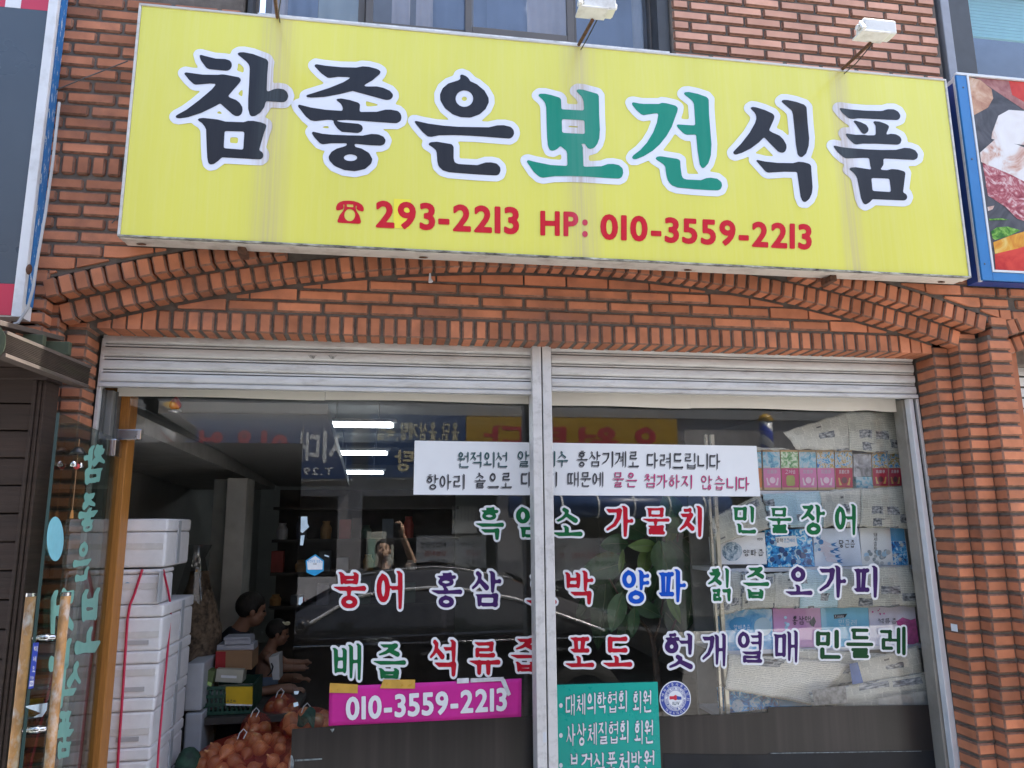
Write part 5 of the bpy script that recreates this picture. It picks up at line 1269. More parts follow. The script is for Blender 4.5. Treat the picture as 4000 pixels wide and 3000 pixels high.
t, q = carton('carton', 'bright yellow flat box hanging over the rim of the green crate', ((882, 2684), (986, 2684), (985, 2752), (882, 2748)), 1.33, .016, mat('carton_yellow', (.60, .38, .005), .6))
line_mesh('유조차', pxmap(885, 2733, 922, 2744, 0, 0, lambda u, v: at(u, v, 1.329)), INK, 'printed_word', t, 'gothic', w=.08)
m = MB(); p = [at(u, v, 1.325) for u, v in ((882, 2749), (985, 2753), (984, 2758), (882, 2756))]; m.prism([(x.x, x.z) for x in p], lambda x, z: (x, 1.325, z), lambda x, z: (x, 1.345, z)); m.build('page_edge', mat('paper_white', (.7, .7, .72), .6), t)
t, q = carton('carton', 'small olive and lime carton at the left rim of the green crate', ((790, 2612), (838, 2624), (826, 2676), (782, 2655)), 1.36, .09, mat('carton_olive', (.10, .14, .05), .7))
m = MB(); p = [at(u, v, 1.357) for u, v in ((783, 2650), (828, 2668), (825, 2683), (778, 2660))]; m.face([p[3], p[2], p[1], p[0]]); m.build('lime_edge', mat('lime_print', (.42, .6, .2), .6), t)
a = at(1045, 2600, 1.7)
t = thing('bin', 'white angular plastic bin before the toddler', 'bin', (a.x, 1.7, .5)); 
m = MB(); p = [at(u, v, 1.7) for u, v in ((1050, 2570), (1090, 2557), (1092, 2655), (1066, 2655))]; m.prism([(x.x, x.z) for x in reversed(p)], lambda x, z: (x, 1.7, z), lambda x, z: (x, 1.85, z)); m.build('shell', mat('bin_white', (.5, .5, .5), .5), t); 
m = MB(); m.tube([at(u, v, 1.68) for u, v in ((1045, 2640), (1060, 2625), (1066, 2605), (1060, 2590))], .005, 6); m.build('wire_handle', BLACKR, t)
ONION = mat('onion_skin', (.58, .25, .09), .35, var=.35, ns=22, obj=.35, stretch=(1, 1, .4), coat=.3)
om = MB(); om.lathe((0, 0, 0), [(0, -.036), (.018, -.033), (.034, -.016), (.038, .002), (.030, .022), (.014, .035), (.006, .046), (.004, .055), (0, .056)], 12)
om = om.mesh('onion', ONION, None, True)
NETM = NT('red_net')
wv = NETM.noise(60, None, 2)
tr = NETM.n('BsdfTransparent'); mx = NETM.n('MixShader')
NETM.base((.40, .04, .02), .6)
sxx = NETM.n('SeparateXYZ'); NETM.l(NETM.pos(), sxx.inputs[0])
g1 = NETM.math('GREATER_THAN', NETM.math('SINE', NETM.math('MULTIPLY', NETM.math('ADD', sxx.outputs[0], sxx.outputs[2]), 900)), .80)
g2 = NETM.math('GREATER_THAN', NETM.math('SINE', NETM.math('MULTIPLY', NETM.math('SUBTRACT', sxx.outputs[0], sxx.outputs[2]), 900)), .80)
NETM.l(NETM.math('MAXIMUM', g1, g2), mx.inputs[0]); NETM.l(tr.outputs[0], mx.inputs[1]); NETM.l(NETM.p.outputs[0], mx.inputs[2]); NETM.l(mx.outputs[0], NETM.t.nodes['Material Output'].inputs['Surface'])
NETM = NETM.mat
def sack(label, c, rx, ry, rz, seed):
    rr = random.Random(seed); c = Vector(c)
    t = thing('onion_sack', label, 'sack', c - Vector((0, 0, rz)), 'net sacks of onions')
    P = []
    for _ in range(4000):
        d = Vector((rr.gauss(0, 1), rr.gauss(0, 1), rr.gauss(0, 1))).normalized()
        if d.y > .35: continue
        p = c + Vector((d.x * (rx - .035), d.y * (ry - .035), d.z * (rz - .035)))
        if all((p - q).length > .060 for q in P): P.append(p)
    for p in P:
        k = rr.uniform(.82, 1.12); o = place('onion', om, t, p, (rr.uniform(0, 6), rr.uniform(0, 6), rr.uniform(0, 6))); o.scale = (k, k, k * rr.uniform(.9, 1.1))
    m = MB(); m.ball(c, 1.02, 26, 18, (rx, ry, rz))
    for i, v in enumerate(m.v):
        q = (Vector(v) - c) * (1 + .05 * mnoise.noise(Vector(v) * 14)); m.v[i] = tuple(c + q)
    m.build('net', NETM, t, smooth=True)
    m = MB(); e = c + Vector((-.2 * rx, -.1, rz)); m.tube([e, e + Vector((.01, 0, .03)), e + Vector((.03, -.01, .05)), e + Vector((.045, 0, .03)), e + Vector((.03, 0, .0))], .003, 6); m.build('tie', PALE, t)
c = at(985, 3010, 1.02); sack('big red net sack of onions lying in front, cut by the frame', c, .33, .22, .185, 1)
c = at(1000, 2850, 1.28); sack('small round onion sack behind the big one, left', c, .085, .1, .09, 2)
c = at(1098, 2800, 1.45); sack('onion sack standing behind the big one, by the glass edge', c, .11, .12, .13, 3)
c = at(1205, 2830, 1.1); sack('onion sack seen through the glass left of the pink banner', c, .15, .12, .085, 4)
t = thing('cloth', 'dark green net cloth lying on the onions behind the glass', 'cloth', at(1195, 2810, .9))
m = grid_sheet(lambda s_, q_: at(1160 + 70 * s_, 2836 - 60 * q_ + 14 * math.sin(7 * s_), .92) + Vector((0, .05 * math.sin(5 * s_ + 3 * q_), 0)), 12, 8); m.build('sheet', mat('cloth_green', (.02, .075, .05), .9, var=.3, ns=30), t, smooth=True)
m = MB(); c = at(735, 3000, .95); m.ball(c, .085, 12, 8, (.8, .8, 1.2)); o = m.build('cabbage_bag', mat('bag_green', (.015, .05, .03), .7, var=.6, ns=25, bump=.8, bs=40), None, smooth=True); tag(o, 'dark green bag at the foot of the foam boxes', 'bag')
# what the goods stand on
PALW = mat('pallet_wood', (.20, .13, .07), .8, var=.3, ns=9)
t = thing('pallet', 'low wooden pallet under the big onion sack', 'pallet', (-.62, 1.0, .1))
for k in range(5): MB().box(-1.0, -.18, .80 + k * .1, .88 + k * .1, .235, .26).build('slat', PALW, t)
for k in range(3): MB().box(-1.0 + k * .37, -.92 + k * .37, .80, 1.28, .1, .234).build('bearer', PALW, t)
for lab, u, v, Y, rz, hw_ in (('plain wooden box under the standing onion sack', 1098, 2800, 1.45, .128, .12), ('plain wooden box under the onions behind the glass', 1205, 2830, 1.1, .083, .14)):
    c = at(u, v, Y); m = MB(); m.box(c.x - hw_, c.x + hw_, Y - .1 if Y > 1.2 else Y + .19, Y + .3, .1, c.z - rz) if Y > 1.2 else m.box(c.x - hw_, c.x + hw_, Y - .1, Y + .13, .1, c.z - rz)
    o = m.build('wooden_box', PALW, None, bevel=.004); tag(o, lab, 'box')
lo = at(577, 3110, FY).z
m = MB(); x1 = at(570, 3150, FY).x; m.box(x1 - .36, x1, FY + .01, FY + .5, .1, lo - .006); o = m.build('foam_box', FOAM, None, bevel=.01); tag(o, 'bottom white foam box on which the stack in the doorway rests', 'box', 'stack of foam boxes')
# ------------------------------------------------------------------ window display at the right
DY = .545
BACKD = mat('display_back', (.22, .22, .20), .8, var=.15)
t = thing('display_rack', 'shelf rack carrying cartons and ginseng boxes behind the right glass', 'shelf', (2.4, .8, .1))
xa, xb = at(2790, 2000, DY).x, at(3560, 2000, DY).x
for u, v in ((3000, 1916), (3000, 2217), (3000, 2535), (3000, 2800)):
    z = at(u, v, DY).z; MB().box(xa, xb, DY - .01, DY + .35, z - .022, z - .002).build('board', PALE, t)
MB().box(xa, xb, DY + .36, DY + .38, .2, 2.28).build('back_board', BACKD, t)
for u, w_ in ((2800, .012), (2822, .02)):
    x = at(u, 2500, DY - .05).x; MB().box(x, x + w_, DY - .05, DY - .03, .2, 2.2).build('upright', mat('upright_glint', (.5, .47, .38), .3, .5), t)
def uvmat(name, fn):
    t = NT(name); return fn(t)
def paper(name, tint, seed, dense=1.0):
    t = NT(name)
    uv = t.map(t.uv(), (1, 1, 1), (seed * .37, seed * .61, 0))
    br = t.n('TexBrick'); t.l(uv, br.inputs['Vector'])
    br.offset = .35; br.inputs['Scale'].default_value = 1.0
    br.inputs['Brick Width'].default_value = .145; br.inputs['Row Height'].default_value = .27; br.inputs['Mortar Size'].default_value = .006; br.inputs['Bias'].default_value = -.1
    g = tuple(x * (.72 if dense else .92) for x in tint)
    br.inputs['Color1'].default_value = (*tuple(x * .93 for x in tint), 1); br.inputs['Color2'].default_value = (*g, 1); br.inputs['Mortar'].default_value = (*tint, 1)
    ln = t.math('SINE', t.math('MULTIPLY', t.n('SeparateXYZ').outputs[1], 1))
    s = t.n('SeparateXYZ'); t.l(uv, s.inputs[0])
    lines = t.math('GREATER_THAN', t.math('SINE', t.math('MULTIPLY', s.outputs[1], 150)), .1)
    wd = t.math('GREATER_THAN', t.noise(60, uv, 2), .46)
    c = t.mix(t.math('MULTIPLY', t.math('MULTIPLY', lines, wd), .42), br.outputs['Color'], (.10, .10, .10))
    v = t.n('TexVoronoi'); v.distance = 'CHEBYCHEV'; t.l(t.map(uv, (1, 1.25, 1)), v.inputs['Vector']); v.inputs['Scale'].default_value = 3.4; v.inputs['Randomness'].default_value = .6
    pic = t.math('MULTIPLY', t.math('GREATER_THAN', t.n('SeparateColor').outputs[0], 2), 1)
    sc = t.n('SeparateColor'); t.l(v.outputs['Color'], sc.inputs[0])
    pm = t.math('MULTIPLY', t.math('GREATER_THAN', sc.outputs[0], .72), t.math('LESS_THAN', v.outputs['Distance'], .42))
    pc = t.ramp(t.noise(16, uv, 4), [(.35, (.04, .05, .06)), (.5, (.2, .22, .24)), (.65, (.45, .47, .47))])
    c = t.mix(pm, c, pc)
    hd = t.math('MULTIPLY', t.math('GREATER_THAN', sc.outputs[1], .82), t.math('LESS_THAN', v.outputs['Distance'], .12))
    c = t.mix(t.math('MULTIPLY', hd, .85), c, (.05, .05, .06))
    t.base(c, .7); t.bump(t.noise(7, t.pos(), 3), .35, .02)
    return t.mat
NP = [paper('newsprint_%d' % k, tint, k + 1) for k, tint in enumerate(((.60, .61, .53), (.65, .65, .57), (.56, .565, .49), (.55, .56, .50)))]
NPB = paper('newsprint_blue', (.46, .66, .72), 9, 0); NPC = paper('newsprint_cream', (.70, .69, .61), 5, 0)
SH = [(at, 2740, 1600, 2.633), (at, 2740, 2200, 2.458)]
def sheet(label, z, pts, mt, Y=DY - .03, bulge=.006, seed=0):
    _, ox, oy, s = SH[z]
    q = [at(ox + x / s, oy + y / s, Y) for x, y in pts]           # TL TR BR BL
    def f(a, b):
        p = (q[3] * (1 - a) + q[2] * a) * (1 - b) + (q[0] * (1 - a) + q[1] * a) * b
        n = mnoise.noise(Vector((p.x * 5 + seed, p.z * 5, 0))) + .45 * mnoise.noise(Vector((p.x * 16, p.z * 13, seed)))
        e = .008 * mnoise.noise(Vector((a * 7, b * 7, seed + 3)))
        return p + Vector((e, -bulge * (1.2 + n * 1.2) - .01 * math.sin(math.pi * b), e))
    o = grid_sheet(f, 22, 14).build('newspaper', mt, None, smooth=True)
    o.modifiers.new('thick', 'SOLIDIFY').thickness = .0006
    tag(o, label, 'newspaper', 'newspapers lining the window')
    return o
sheet('slanting newspaper with small photos, above the ginseng boxes', 0, ((830, 232), (1500, 25), (1525, 425), (960, 408)), NP[1], seed=1)
sheet('newspaper with a round dark picture at the top right of the display', 0, ((1478, 25), (1960, 10), (2035, 460), (1515, 420)), NP[0], seed=2, Y=DY - .035)
sheet('crumpled newspaper edge lying on top of the ginseng boxes', 0, ((250, 375), (820, 400), (900, 415), (250, 420)), NPC, seed=3, Y=DY - .01)
sheet('newspaper with a reader portrait slanting at the left of the second row', 0, ((55, 1120), (595, 870), (700, 1220), (150, 1395)), NP[2], seed=4)
sheet('pale-blue advertisement sheet behind the green letters of the top row', 0, ((615, 868), (1205, 842), (1250, 1205), (690, 1218)), NPB, seed=5, Y=DY - .036)
sheet('newspaper of plain columns between the pale-blue sheet and the last top-row letter', 0, ((1200, 842), (1650, 800), (1650, 1205), (1245, 1208)), NP[1], seed=6)
sheet('newspaper with small boxed adverts at the right under the ginseng boxes', 0, ((1630, 815), (2060, 785), (2142, 1228), (1620, 1205)), NP[0], seed=7, Y=DY - .036)
sheet('newspaper at the far left of the third row behind green letters', 1, ((90, 60), (400, 90), (390, 450), (110, 520)), NP[3], seed=8)
sheet('newspaper with a dark photo left of the purple word in the third row', 1, ((380, 80), (700, 100), (690, 432), (380, 440)), NP[2], seed=9, Y=DY - .036)
sheet('newspaper with a bold headline near its foot behind the round letter', 1, ((690, 95), (960, 80), (955, 432), (680, 432)), NP[1], seed=10)
sheet('cyan advertisement sheet in the third row behind purple letters', 1, ((945, 65), (1285, 55), (1295, 425), (935, 432)), NPB, seed=11, Y=DY - .036)
sheet('wide newspaper at the right end of the third row', 1, ((1275, 58), (1995, 25), (2075, 412), (1290, 428)), NP[0], seed=12)
sheet('large cream folded sheet spread across the fourth row', 1, ((255, 860), (1430, 955), (1040, 1355), (205, 1200)), NPC, seed=13, bulge=.012)
sheet('bright curling newspaper below the pink and blue cartons', 1, ((690, 800), (1900, 880), (1460, 1160), (800, 1230)), NP[1], seed=14, Y=DY - .02)
o = sheet('newspaper with a blue vertical strip at the right of the fourth row', 1, ((1415, 955), (2075, 790), (2120, 1070), (1445, 1175)), NP[1], seed=15, Y=DY - .045)
sheet('lowest newspaper with a large group photo above the dark film', 1, ((1025, 1235), (2175, 1035), (2235, 1400), (1045, 1400)), NP[2], seed=16, Y=DY - .055)
_, ox, oy, s_ = SH[1]
for lab, pts, mt, Y in (('blue printed strip on the newspaper of the fourth row', ((1420, 965), (1500, 950), (1555, 1145), (1450, 1165)), mat('print_blue', (.05, .11, .30), .6, var=.2, ns=30), DY - .085), ('grey group photograph on the lowest newspaper', ((1060, 1215), (1385, 1180), (1400, 1340), (1085, 1365)), mat('print_photo', (.17, .17, .165), .6, var=.85, ns=42), DY - .1), ('grey advert panel on the lowest newspaper', ((1690, 1300), (2190, 1215), (2215, 1370), (1700, 1375)), mat('print_grey', (.24, .25, .24), .6, var=.3, ns=20), DY - .1)):
    p = [at(ox + x / s_, oy + y / s_, Y) for x, y in pts]; m = MB(); m.prism([(x.x, x.z) for x in reversed(p)], lambda x, z: (x, Y, z), lambda x, z: (x, Y + .0005, z)); o = m.build('clipping', mt, None); tag(o, lab, 'newspaper clipping')
def art(name, stops, scale=26, seed=0, grad=None, dist=1.2):
    t = NT(name)
    v = t.map(t.pos(), (1, 1, 1), (seed * 1.7, 0, seed * .9))
    n = t.noise(scale, v, 5, .6, dist)
    c = t.ramp(n, stops)
    t.base(c, .45, 0, .2); return t.mat
BL = [(.36, (.004, .05, .2)), (.45, (.012, .22, .62)), (.53, (.07, .46, .82)), (.62, (.7, .84, .9))]
WB = [(.30, (.10, .28, .42)), (.42, (.38, .55, .65)), (.55, (.66, .72, .76)), (.8, (.72, .76, .80))]
CAP_ = mat('box_gold', (.50, .34, .16), .5)
KINDS = {'양파즙': (art('art_onion', WB, 14, 1), (.66, .72, .78)), '블랙': (art('art_berry', BL, 34, 2), None), '당근즙': (art('art_carrot', WB, 18, 3), None)}
def product(label, z, pts, matl, dep=.12):
    _, ox, oy, s = SH[z]
    t, q = carton('juice_carton', label, [(ox + x / s, oy + y / s) for x, y in pts], DY, dep, matl, 'juice cartons on the rack')
    return t, (lambda x, y: (lambda u, v: at(ox + u / s, oy + v / s, DY - .002))(x, y))
def patch(t, fn, pts, mt, name='picture', dy=0):
    m = MB(); p = [fn(*a) + Vector((0, -dy, 0)) for a in pts]; m.face(list(reversed(p))); return m.build(name, mt, t)
def word(t, fn, text, x0, y0, x1, y1, mt, w=.06, style='brush', skew=0):
    return line_mesh(text, lambda a, b: fn(x0 + (x1 - x0) * a, y1 + skew * a + (y0 - y1) * b) + Vector((0, -.0015, 0)), mt, 'printed_word', t, style, w=w)
CWHITE = mat('carton_white', (.82, .85, .88), .4, var=.03)
CLB = mat('carton_lightblue', (.45, .68, .82), .4, var=.1, ns=4)
SHIELD = mat('shield_grey', (.2, .26, .32), .5)
t, f = product('white carton with an onion drawing and handwritten brush words', 0, ((165, 1312), (650, 1262), (674, 1590), (190, 1592)), CWHITE)
patch(t, f, [(210 + 105 * (1 + math.cos(a)), 1455 - 105 * math.sin(a) * (1.0 if math.sin(a) < 0 else .9)) for a in np.linspace(0, 6.0, 16)], art('art_onion', [(.35, (.06, .12, .18)), (.47, (.3, .42, .52)), (.58, (.6, .68, .74))], 40, 1))
word(t, f, '양파즙', 430, 1440, 645, 1510, INK, .065, skew=-5); word(t, f, '100', 575, 1320, 632, 1345, INK, .05)
t, f = product('deep-blue carton covered with berry pictures', 0, ((655, 1240), (1125, 1225), (1168, 1614), (685, 1622)), art('art_berry', BL, 30, 2))
patch(t, f, [(760, 1310), (970, 1295), (990, 1400), (860, 1420), (770, 1400)], CWHITE)
word(t, f, '블랙', 766, 1322, 838, 1368, INK, .07, 'gothic'); word(t, f, '초크베리', 845, 1325, 960, 1365, mat('print_sky', (.06, .32, .6), .5), .07, 'gothic')
def berries(t, f, x0, y0, x1, y1, n, r, mts, seed):
    rr = random.Random(seed)
    for k in range(n):
        x, y = rr.uniform(x0, x1), rr.uniform(y0, y1); q = r * rr.uniform(.7, 1.25)
        patch(t, f, ell(x, y, q, q, 12), mts[k % len(mts)], 'printed_fruit', .0004 + .0001 * k)
B1 = mat('print_b1', (.01, .06, .2), .5); B2 = mat('print_b2', (.03, .2, .5), .5); B3 = mat('print_b3', (.35, .55, .72), .5)
berries(t, f, 700, 1440, 1120, 1575, 22, 26, (B1, B2, B3, B1), 3); berries(t, f, 670, 1270, 760, 1400, 8, 20, (B2, B1, B3), 4)
t, f = product('pale carton with printed carrots at its left', 0, ((1150, 1225), (1610, 1218), (1655, 1605), (1170, 1614)), mat('carton_mist', (.60, .70, .83), .4, var=.12, ns=4))
for k, (x, y) in enumerate(((1270, 1370), (1300, 1420), (1260, 1440), (1310, 1490), (1330, 1540))):
    patch(t, f, [(x - 60, y - 10), (x - 30, y - 30), (x + 50, y + 5), (x + 90, y + 28), (x + 40, y + 30), (x - 40, y + 22)], mat('print_carrot', (.62, .62, .72), .5), 'printed_carrot', .0003 + .0001 * k)
    patch(t, f, [(x + 60, y + 10), (x + 125, y - 5), (x + 95, y + 18), (x + 130, y + 40), (x + 70, y + 30)], B2, 'printed_leaf', .001 + .0001 * k)
berries(t, f, 1170, 1290, 1270, 1470, 8, 22, (B2, B3), 7)
word(t, f, '당근즙', 1415, 1340, 1580, 1420, INK, .065)
t, f = product('white carton with vertical brush words, tubers and pale flowers', 0, ((1625, 1216), (2085, 1214), (2136, 1600), (1655, 1606)), mat('carton_frost', (.72, .77, .79), .4, var=.04))
patch(t, f, [(1940, 1218), (2082, 1217), (2098, 1352), (1952, 1354)], mat('print_sky', (.06, .32, .6), .5), 'blue_panel')
patch(t, f, [(1952, 1356), (2099, 1354), (2130, 1598), (1975, 1600)], art('art_flower', BL, 40, 6), 'flower_panel')
berries(t, f, 1670, 1460, 1930, 1585, 26, 24, (mat('print_tuber', (.42, .47, .5), .6), mat('print_tuber2', (.24, .30, .34), .6), B3), 9)
for k, (x, y) in enumerate(((2060, 1390), (1990, 1500), (2040, 1540))):
    patch(t, f, [(x + (34 if i % 2 else 12) * math.cos(i * math.pi / 8), y + (34 if i % 2 else 12) * math.sin(i * math.pi / 8)) for i in range(16)], mat('print_petal', (.66, .68, .62), .5), 'printed_flower', .001 + .0002 * k)
for k, ch in enumerate('돼지감자'): word(t, f, ch, 1768, 1268 + 46 * k, 1808, 1308 + 46 * k, INK, .06)
t, f = product('blue carton with splashing water and white letters, lower row', 1, ((220, 450), (676, 440), (692, 822), (242, 852)), art('art_water', [(.3, (.06, .26, .55)), (.45, (.18, .45, .70)), (.6, (.50, .66, .78)), (.8, (.62, .72, .80))], 11, 4))
patch(t, f, ell(372, 590, 105, 75, 20), mat('print_sky', (.06, .32, .6), .5)); patch(t, f, ell(590, 610, 85, 90, 20), mat('print_cup', (.45, .6, .66), .5))
word(t, f, '양배추즙', 310, 590, 470, 640, CWHITE, .06)
t, f = product('rose-purple carton with dark brush words', 1, ((685, 435), (1140, 430), (1162, 802), (702, 820)), mat('carton_rose', (.56, .28, .50), .4, var=.15, ns=4))
word(t, f, '홍삼액', 870, 505, 1050, 590, INK, .065); berries(t, f, 800, 520, 850, 640, 5, 16, (B3, CLB), 12)
patch(t, f, [(1040, 560), (1080, 510), (1100, 560), (1080, 610), (1050, 600)], INK)
t, f = product('cyan carton with a black brush patch over white words', 1, ((1145, 430), (1600, 424), (1622, 800), (1165, 812)), mat('carton_cyan', (.24, .62, .82), .4, var=.2, ns=4))
patch(t, f, [(1270, 495), (1400, 485), (1380, 520), (1275, 535)], INK); word(t, f, '프리미엄', 1275, 500, 1365, 528, CWHITE, .07); word(t, f, '민들레', 1315, 540, 1490, 600, CWHITE, .05)
t, f = product('white carton with a pink pomegranate splash, at the right', 1, ((1605, 420), (2046, 410), (2092, 796), (1626, 802)), mat('carton_blush', (.76, .73, .82), .4, var=.06))
MG = mat('print_magenta', (.56, .08, .30), .5, var=.3, ns=30); patch(t, f, [(1870, 560), (1930, 520), (2010, 545), (2055, 530), (2075, 640), (2085, 760), (2000, 790), (1930, 740), (1900, 640)], MG)
word(t, f, '석류즙', 1690, 528, 1880, 580, INK, .06); berries(t, f, 1640, 440, 1760, 500, 6, 7, (MG,), 5)
t, f = product('blue carton with a round picture at the foot of the display, left', 1, ((240, 1236), (722, 1220), (742, 1382), (252, 1440)), art('art_river', BL, 24, 8))
patch(t, f, ell(348, 1370, 56, 62, 18), art('art_onion2', WB, 40, 4)); word(t, f, '헛개나무', 438, 1378, 640, 1425, INK, .07, 'gothic')
t, f = product('plain sky-blue carton half under the cream sheet at the foot', 1, ((742, 1236), (1200, 1230), (1210, 1400), (752, 1410)), mat('carton_sky', (.03, .30, .62), .4, var=.15, ns=14))
# ginseng boxes
GP = {'pink': mat('box_pink', (.58, .17, .36), .4, var=.06), 'red': mat('box_red', (.40, .012, .05), .4, var=.06), 'crim': mat('box_crimson', (.45, .02, .13), .4, var=.06), 'or': mat('box_orange', (.55, .16, .02), .4)}
AB = art('art_landscape', [(.34, (.06, .22, .36)), (.46, (.20, .45, .55)), (.58, (.45, .52, .55))], 30, 3); AG = art('art_forest', [(.36, (.02, .14, .05)), (.47, (.16, .36, .14)), (.56, (.6, .68, .5)), (.7, (.66, .7, .64))], 34, 7)
AM = art('art_festival', [(.34, (.02, .12, .4)), (.43, (.12, .38, .6)), (.50, (.55, .6, .6)), (.57, (.55, .32, .06)), (.66, (.1, .25, .15))], 48, 2)
GW = mat('print_pale', (.62, .52, .56), .5); GY = mat('print_gold', (.55, .38, .10), .5)
gl = [('orange ginseng box half hidden by the white notice board', 545, 612, 575, 625, 'or', AB, None), ('leftmost pink ginseng box with a blue landscape', 625, 802, 645, 822, 'pink', AB, '高麗蔘'), ('crimson box with a green forest scene and a gold plaque', 812, 990, 832, 1006, 'crim', AG, '고려삼'),
      ('second pink ginseng box with a blue landscape, right of the forest box', 1000, 1172, 1015, 1190, 'pink', AB, '高麗蔘'), ('pink ginseng box with a many-coloured festival scene', 1180, 1358, 1200, 1374, 'pink', AM, '高麗蔘'), ('red ginseng box with a festival scene, beside the pink ones', 1368, 1548, 1386, 1556, 'red', AM, '高麗紅蔘'),
      ('red ginseng box right of the grey-white pack', 1752, 1912, 1768, 1924, 'red', AM, '高麗蔘'), ('rightmost red ginseng box in shade by the frame', 1918, 2046, 1930, 2060, 'red', AM, '高麗蔘')]
for lab, a0, a1, b0, b1, kc_, am, wd in gl:
    _, ox, oy, s = SH[0]
    yt, yb = (415, 826) if a0 < 1700 else (432, 806)
    t, q = carton('ginseng_box', lab, [(ox + x / s, oy + y / s) for x, y in ((a0, yt), (a1, yt), (b1, yb), (b0, yb))], DY - .01, .1, CAP_, 'ginseng boxes in a row')
    def f(x, y, q=q): return (q[3] * (1 - x) + q[2] * x) * (1 - y) + (q[0] * (1 - x) + q[1] * x) * y
    g = lambda x, y: f(x, y) + Vector((0, -.0012, 0))
    patch(t, g, [(0, .95), (1, .95), (1, .55), (0, .55)], am, 'picture'); patch(t, g, [(0, .54), (1, .54), (1, .06), (0, .06)], GP[kc_], 'colour_panel')
    if wd:
        line_mesh(wd, lambda x, y: f(.2 + .62 * x, .40 + .10 * y) + Vector((0, -.002, 0)), GW if kc_ != 'pink' else mat('print_grey_white', (.4, .36, .42), .5), 'printed_word', t, 'gothic', w=.07)
        if am is AG: patch(t, g, [(.32, .36), (.68, .36), (.75, .3), (.75, .14), (.68, .1), (.32, .1), (.25, .14), (.25, .3)], mat('print_olive', (.30, .30, .06), .5), 'plaque', .0012)
        else:
            patch(t, g, [(.5 + .17 * math.cos(k * .42), .24 + .08 * math.sin(k * .42)) for k in range(15)], mat('print_dark_red', (.10, .02, .03), .5) if kc_ == 'red' else mat('print_white_rose', (.66, .5, .58), .5), 'seal', .0012)
            for k in (-1, 1): patch(t, g, [(.5 + k * .36, .30), (.5 + k * .28, .3), (.5 + k * .24, .2), (.5 + k * .14, .12), (.5 + k * .3, .11)][::k], GY if kc_ == 'red' else GW, 'printed_hand', .0014)
_, ox, oy, s = SH[0]
t, q = carton('pack', 'grey-white pack with a sunflower standing on a blue one between red boxes', [(ox + x / s, oy + y / s) for x, y in ((1565, 455), (1742, 455), (1752, 685), (1570, 690))], DY - .01, .08, art('art_mist', [(.35, (.12, .12, .12)), (.5, (.4, .4, .42)), (.62, (.62, .63, .66))], 14, 5))
t, q = carton('pack', 'low blue landscape pack under the grey-white pack', [(ox + x / s, oy + y / s) for x, y in ((1592, 690), (1755, 690), (1768, 808), (1598, 812))], DY - .012, .08, AB)
# rubber plant
LEAF = mat('leaf_green', (.055, .14, .055), .42, var=.25, ns=14, obj=.3, coat=.15); LEAFL = mat('leaf_light', (.15, .27, .07), .42, var=.2, ns=14, obj=.2)
VEIN = mat('leaf_vein', (.14, .2, .09), .5)
plant = thing('rubber_plant', 'tall rubber plant with broad leaves behind the right glass', 'plant', at(2560, 2700, 1.1))
def leaf(u, v, L, W, ang, Y, light=False, tilt=.3):
    c = at(u, v, Y); k = (Y + 3.4) / FPX; L *= k * 1.2; W *= k * 1.25
    a = rad(ang); dx = Vector((math.cos(a), 0, math.sin(a))); dy = Vector((-math.sin(a), 0, math.cos(a)))
    def f(s, t):
        w = W / 2 * (math.sin(math.pi * min(1, s * 1.02)) ** .7) * (1 - .25 * s); q = (t - .5) * 2
        return c + dx * (L * (s - .5)) + dy * (w * q) + Vector((0, -tilt * L * .25 * math.sin(math.pi * s) + .18 * w * abs(q) + tilt * .5 * w * q, -.1 * L * s * s))
    o = grid_sheet(f, 10, 6).build('leaf', LEAFL if light else LEAF, plant, smooth=True)
    m = MB(); m.tube([f(s, .5) + Vector((0, -.002, 0)) for s in (0, .3, .6, .95)], [.003, .0025, .002, .001], 5); m.build('midrib', VEIN, o)
for q in ((2628, 1995, 120, 95, -60, 1.0), (2665, 2035, 120, 80, 200, 1.05), (2510, 2128, 105, 48, 172, .95, True), (2518, 2190, 100, 60, 250, 1.0, True), (2595, 2185, 130, 105, -75, .92), (2665, 2150, 130, 85, -40, 1.1), (2760, 1990, 80, 45, 70, 1.0),
          (2352, 2215, 170, 110, 190, 1.15), (2350, 2390, 200, 90, 260, 1.2), (2408, 2385, 120, 75, 250, .95), (2427, 2185, 90, 22, 80, .95, True), (2474, 2425, 90, 48, 262, .98), (2525, 2375, 110, 60, -20, 1.0), (2632, 2370, 100, 40, -65, .92, True), (2695, 2325, 190, 110, -100, 1.0), (2590, 2350, 110, 70, 215, 1.12), (2330, 2285, 150, 100, 150, 1.3), (2560, 2090, 90, 50, 95, 1.15), (2620, 2085, 70, 36, 60, 1.1, True), (2450, 2290, 130, 90, 200, 1.25), (2690, 2240, 130, 90, -70, 1.2), (2560, 2270, 120, 80, 250, 1.2), (2470, 2060, 110, 80, 150, 1.2), (2400, 2120, 100, 70, 175, 1.25), (2720, 2080, 100, 70, 20, 1.2), (2640, 2440, 120, 70, -50, 1.15), (2440, 2460, 110, 60, 250, 1.2), (2560, 2010, 90, 60, 120, 1.2), (2300, 2360, 120, 80, 220, 1.3)): leaf(*q)
TRUNK = mat('plant_trunk', (.14, .10, .07), .8, var=.3, ns=30, bump=.5, bs=60)
m = MB(); m.tube([at(u, v, 1.1) for u, v in ((2580, 2900), (2572, 2680), (2565, 2620), (2558, 2550), (2548, 2500), (2530, 2450))], [.028, .024, .021, .018, .014, .009], 9); m.build('trunk', TRUNK, plant, smooth=True)
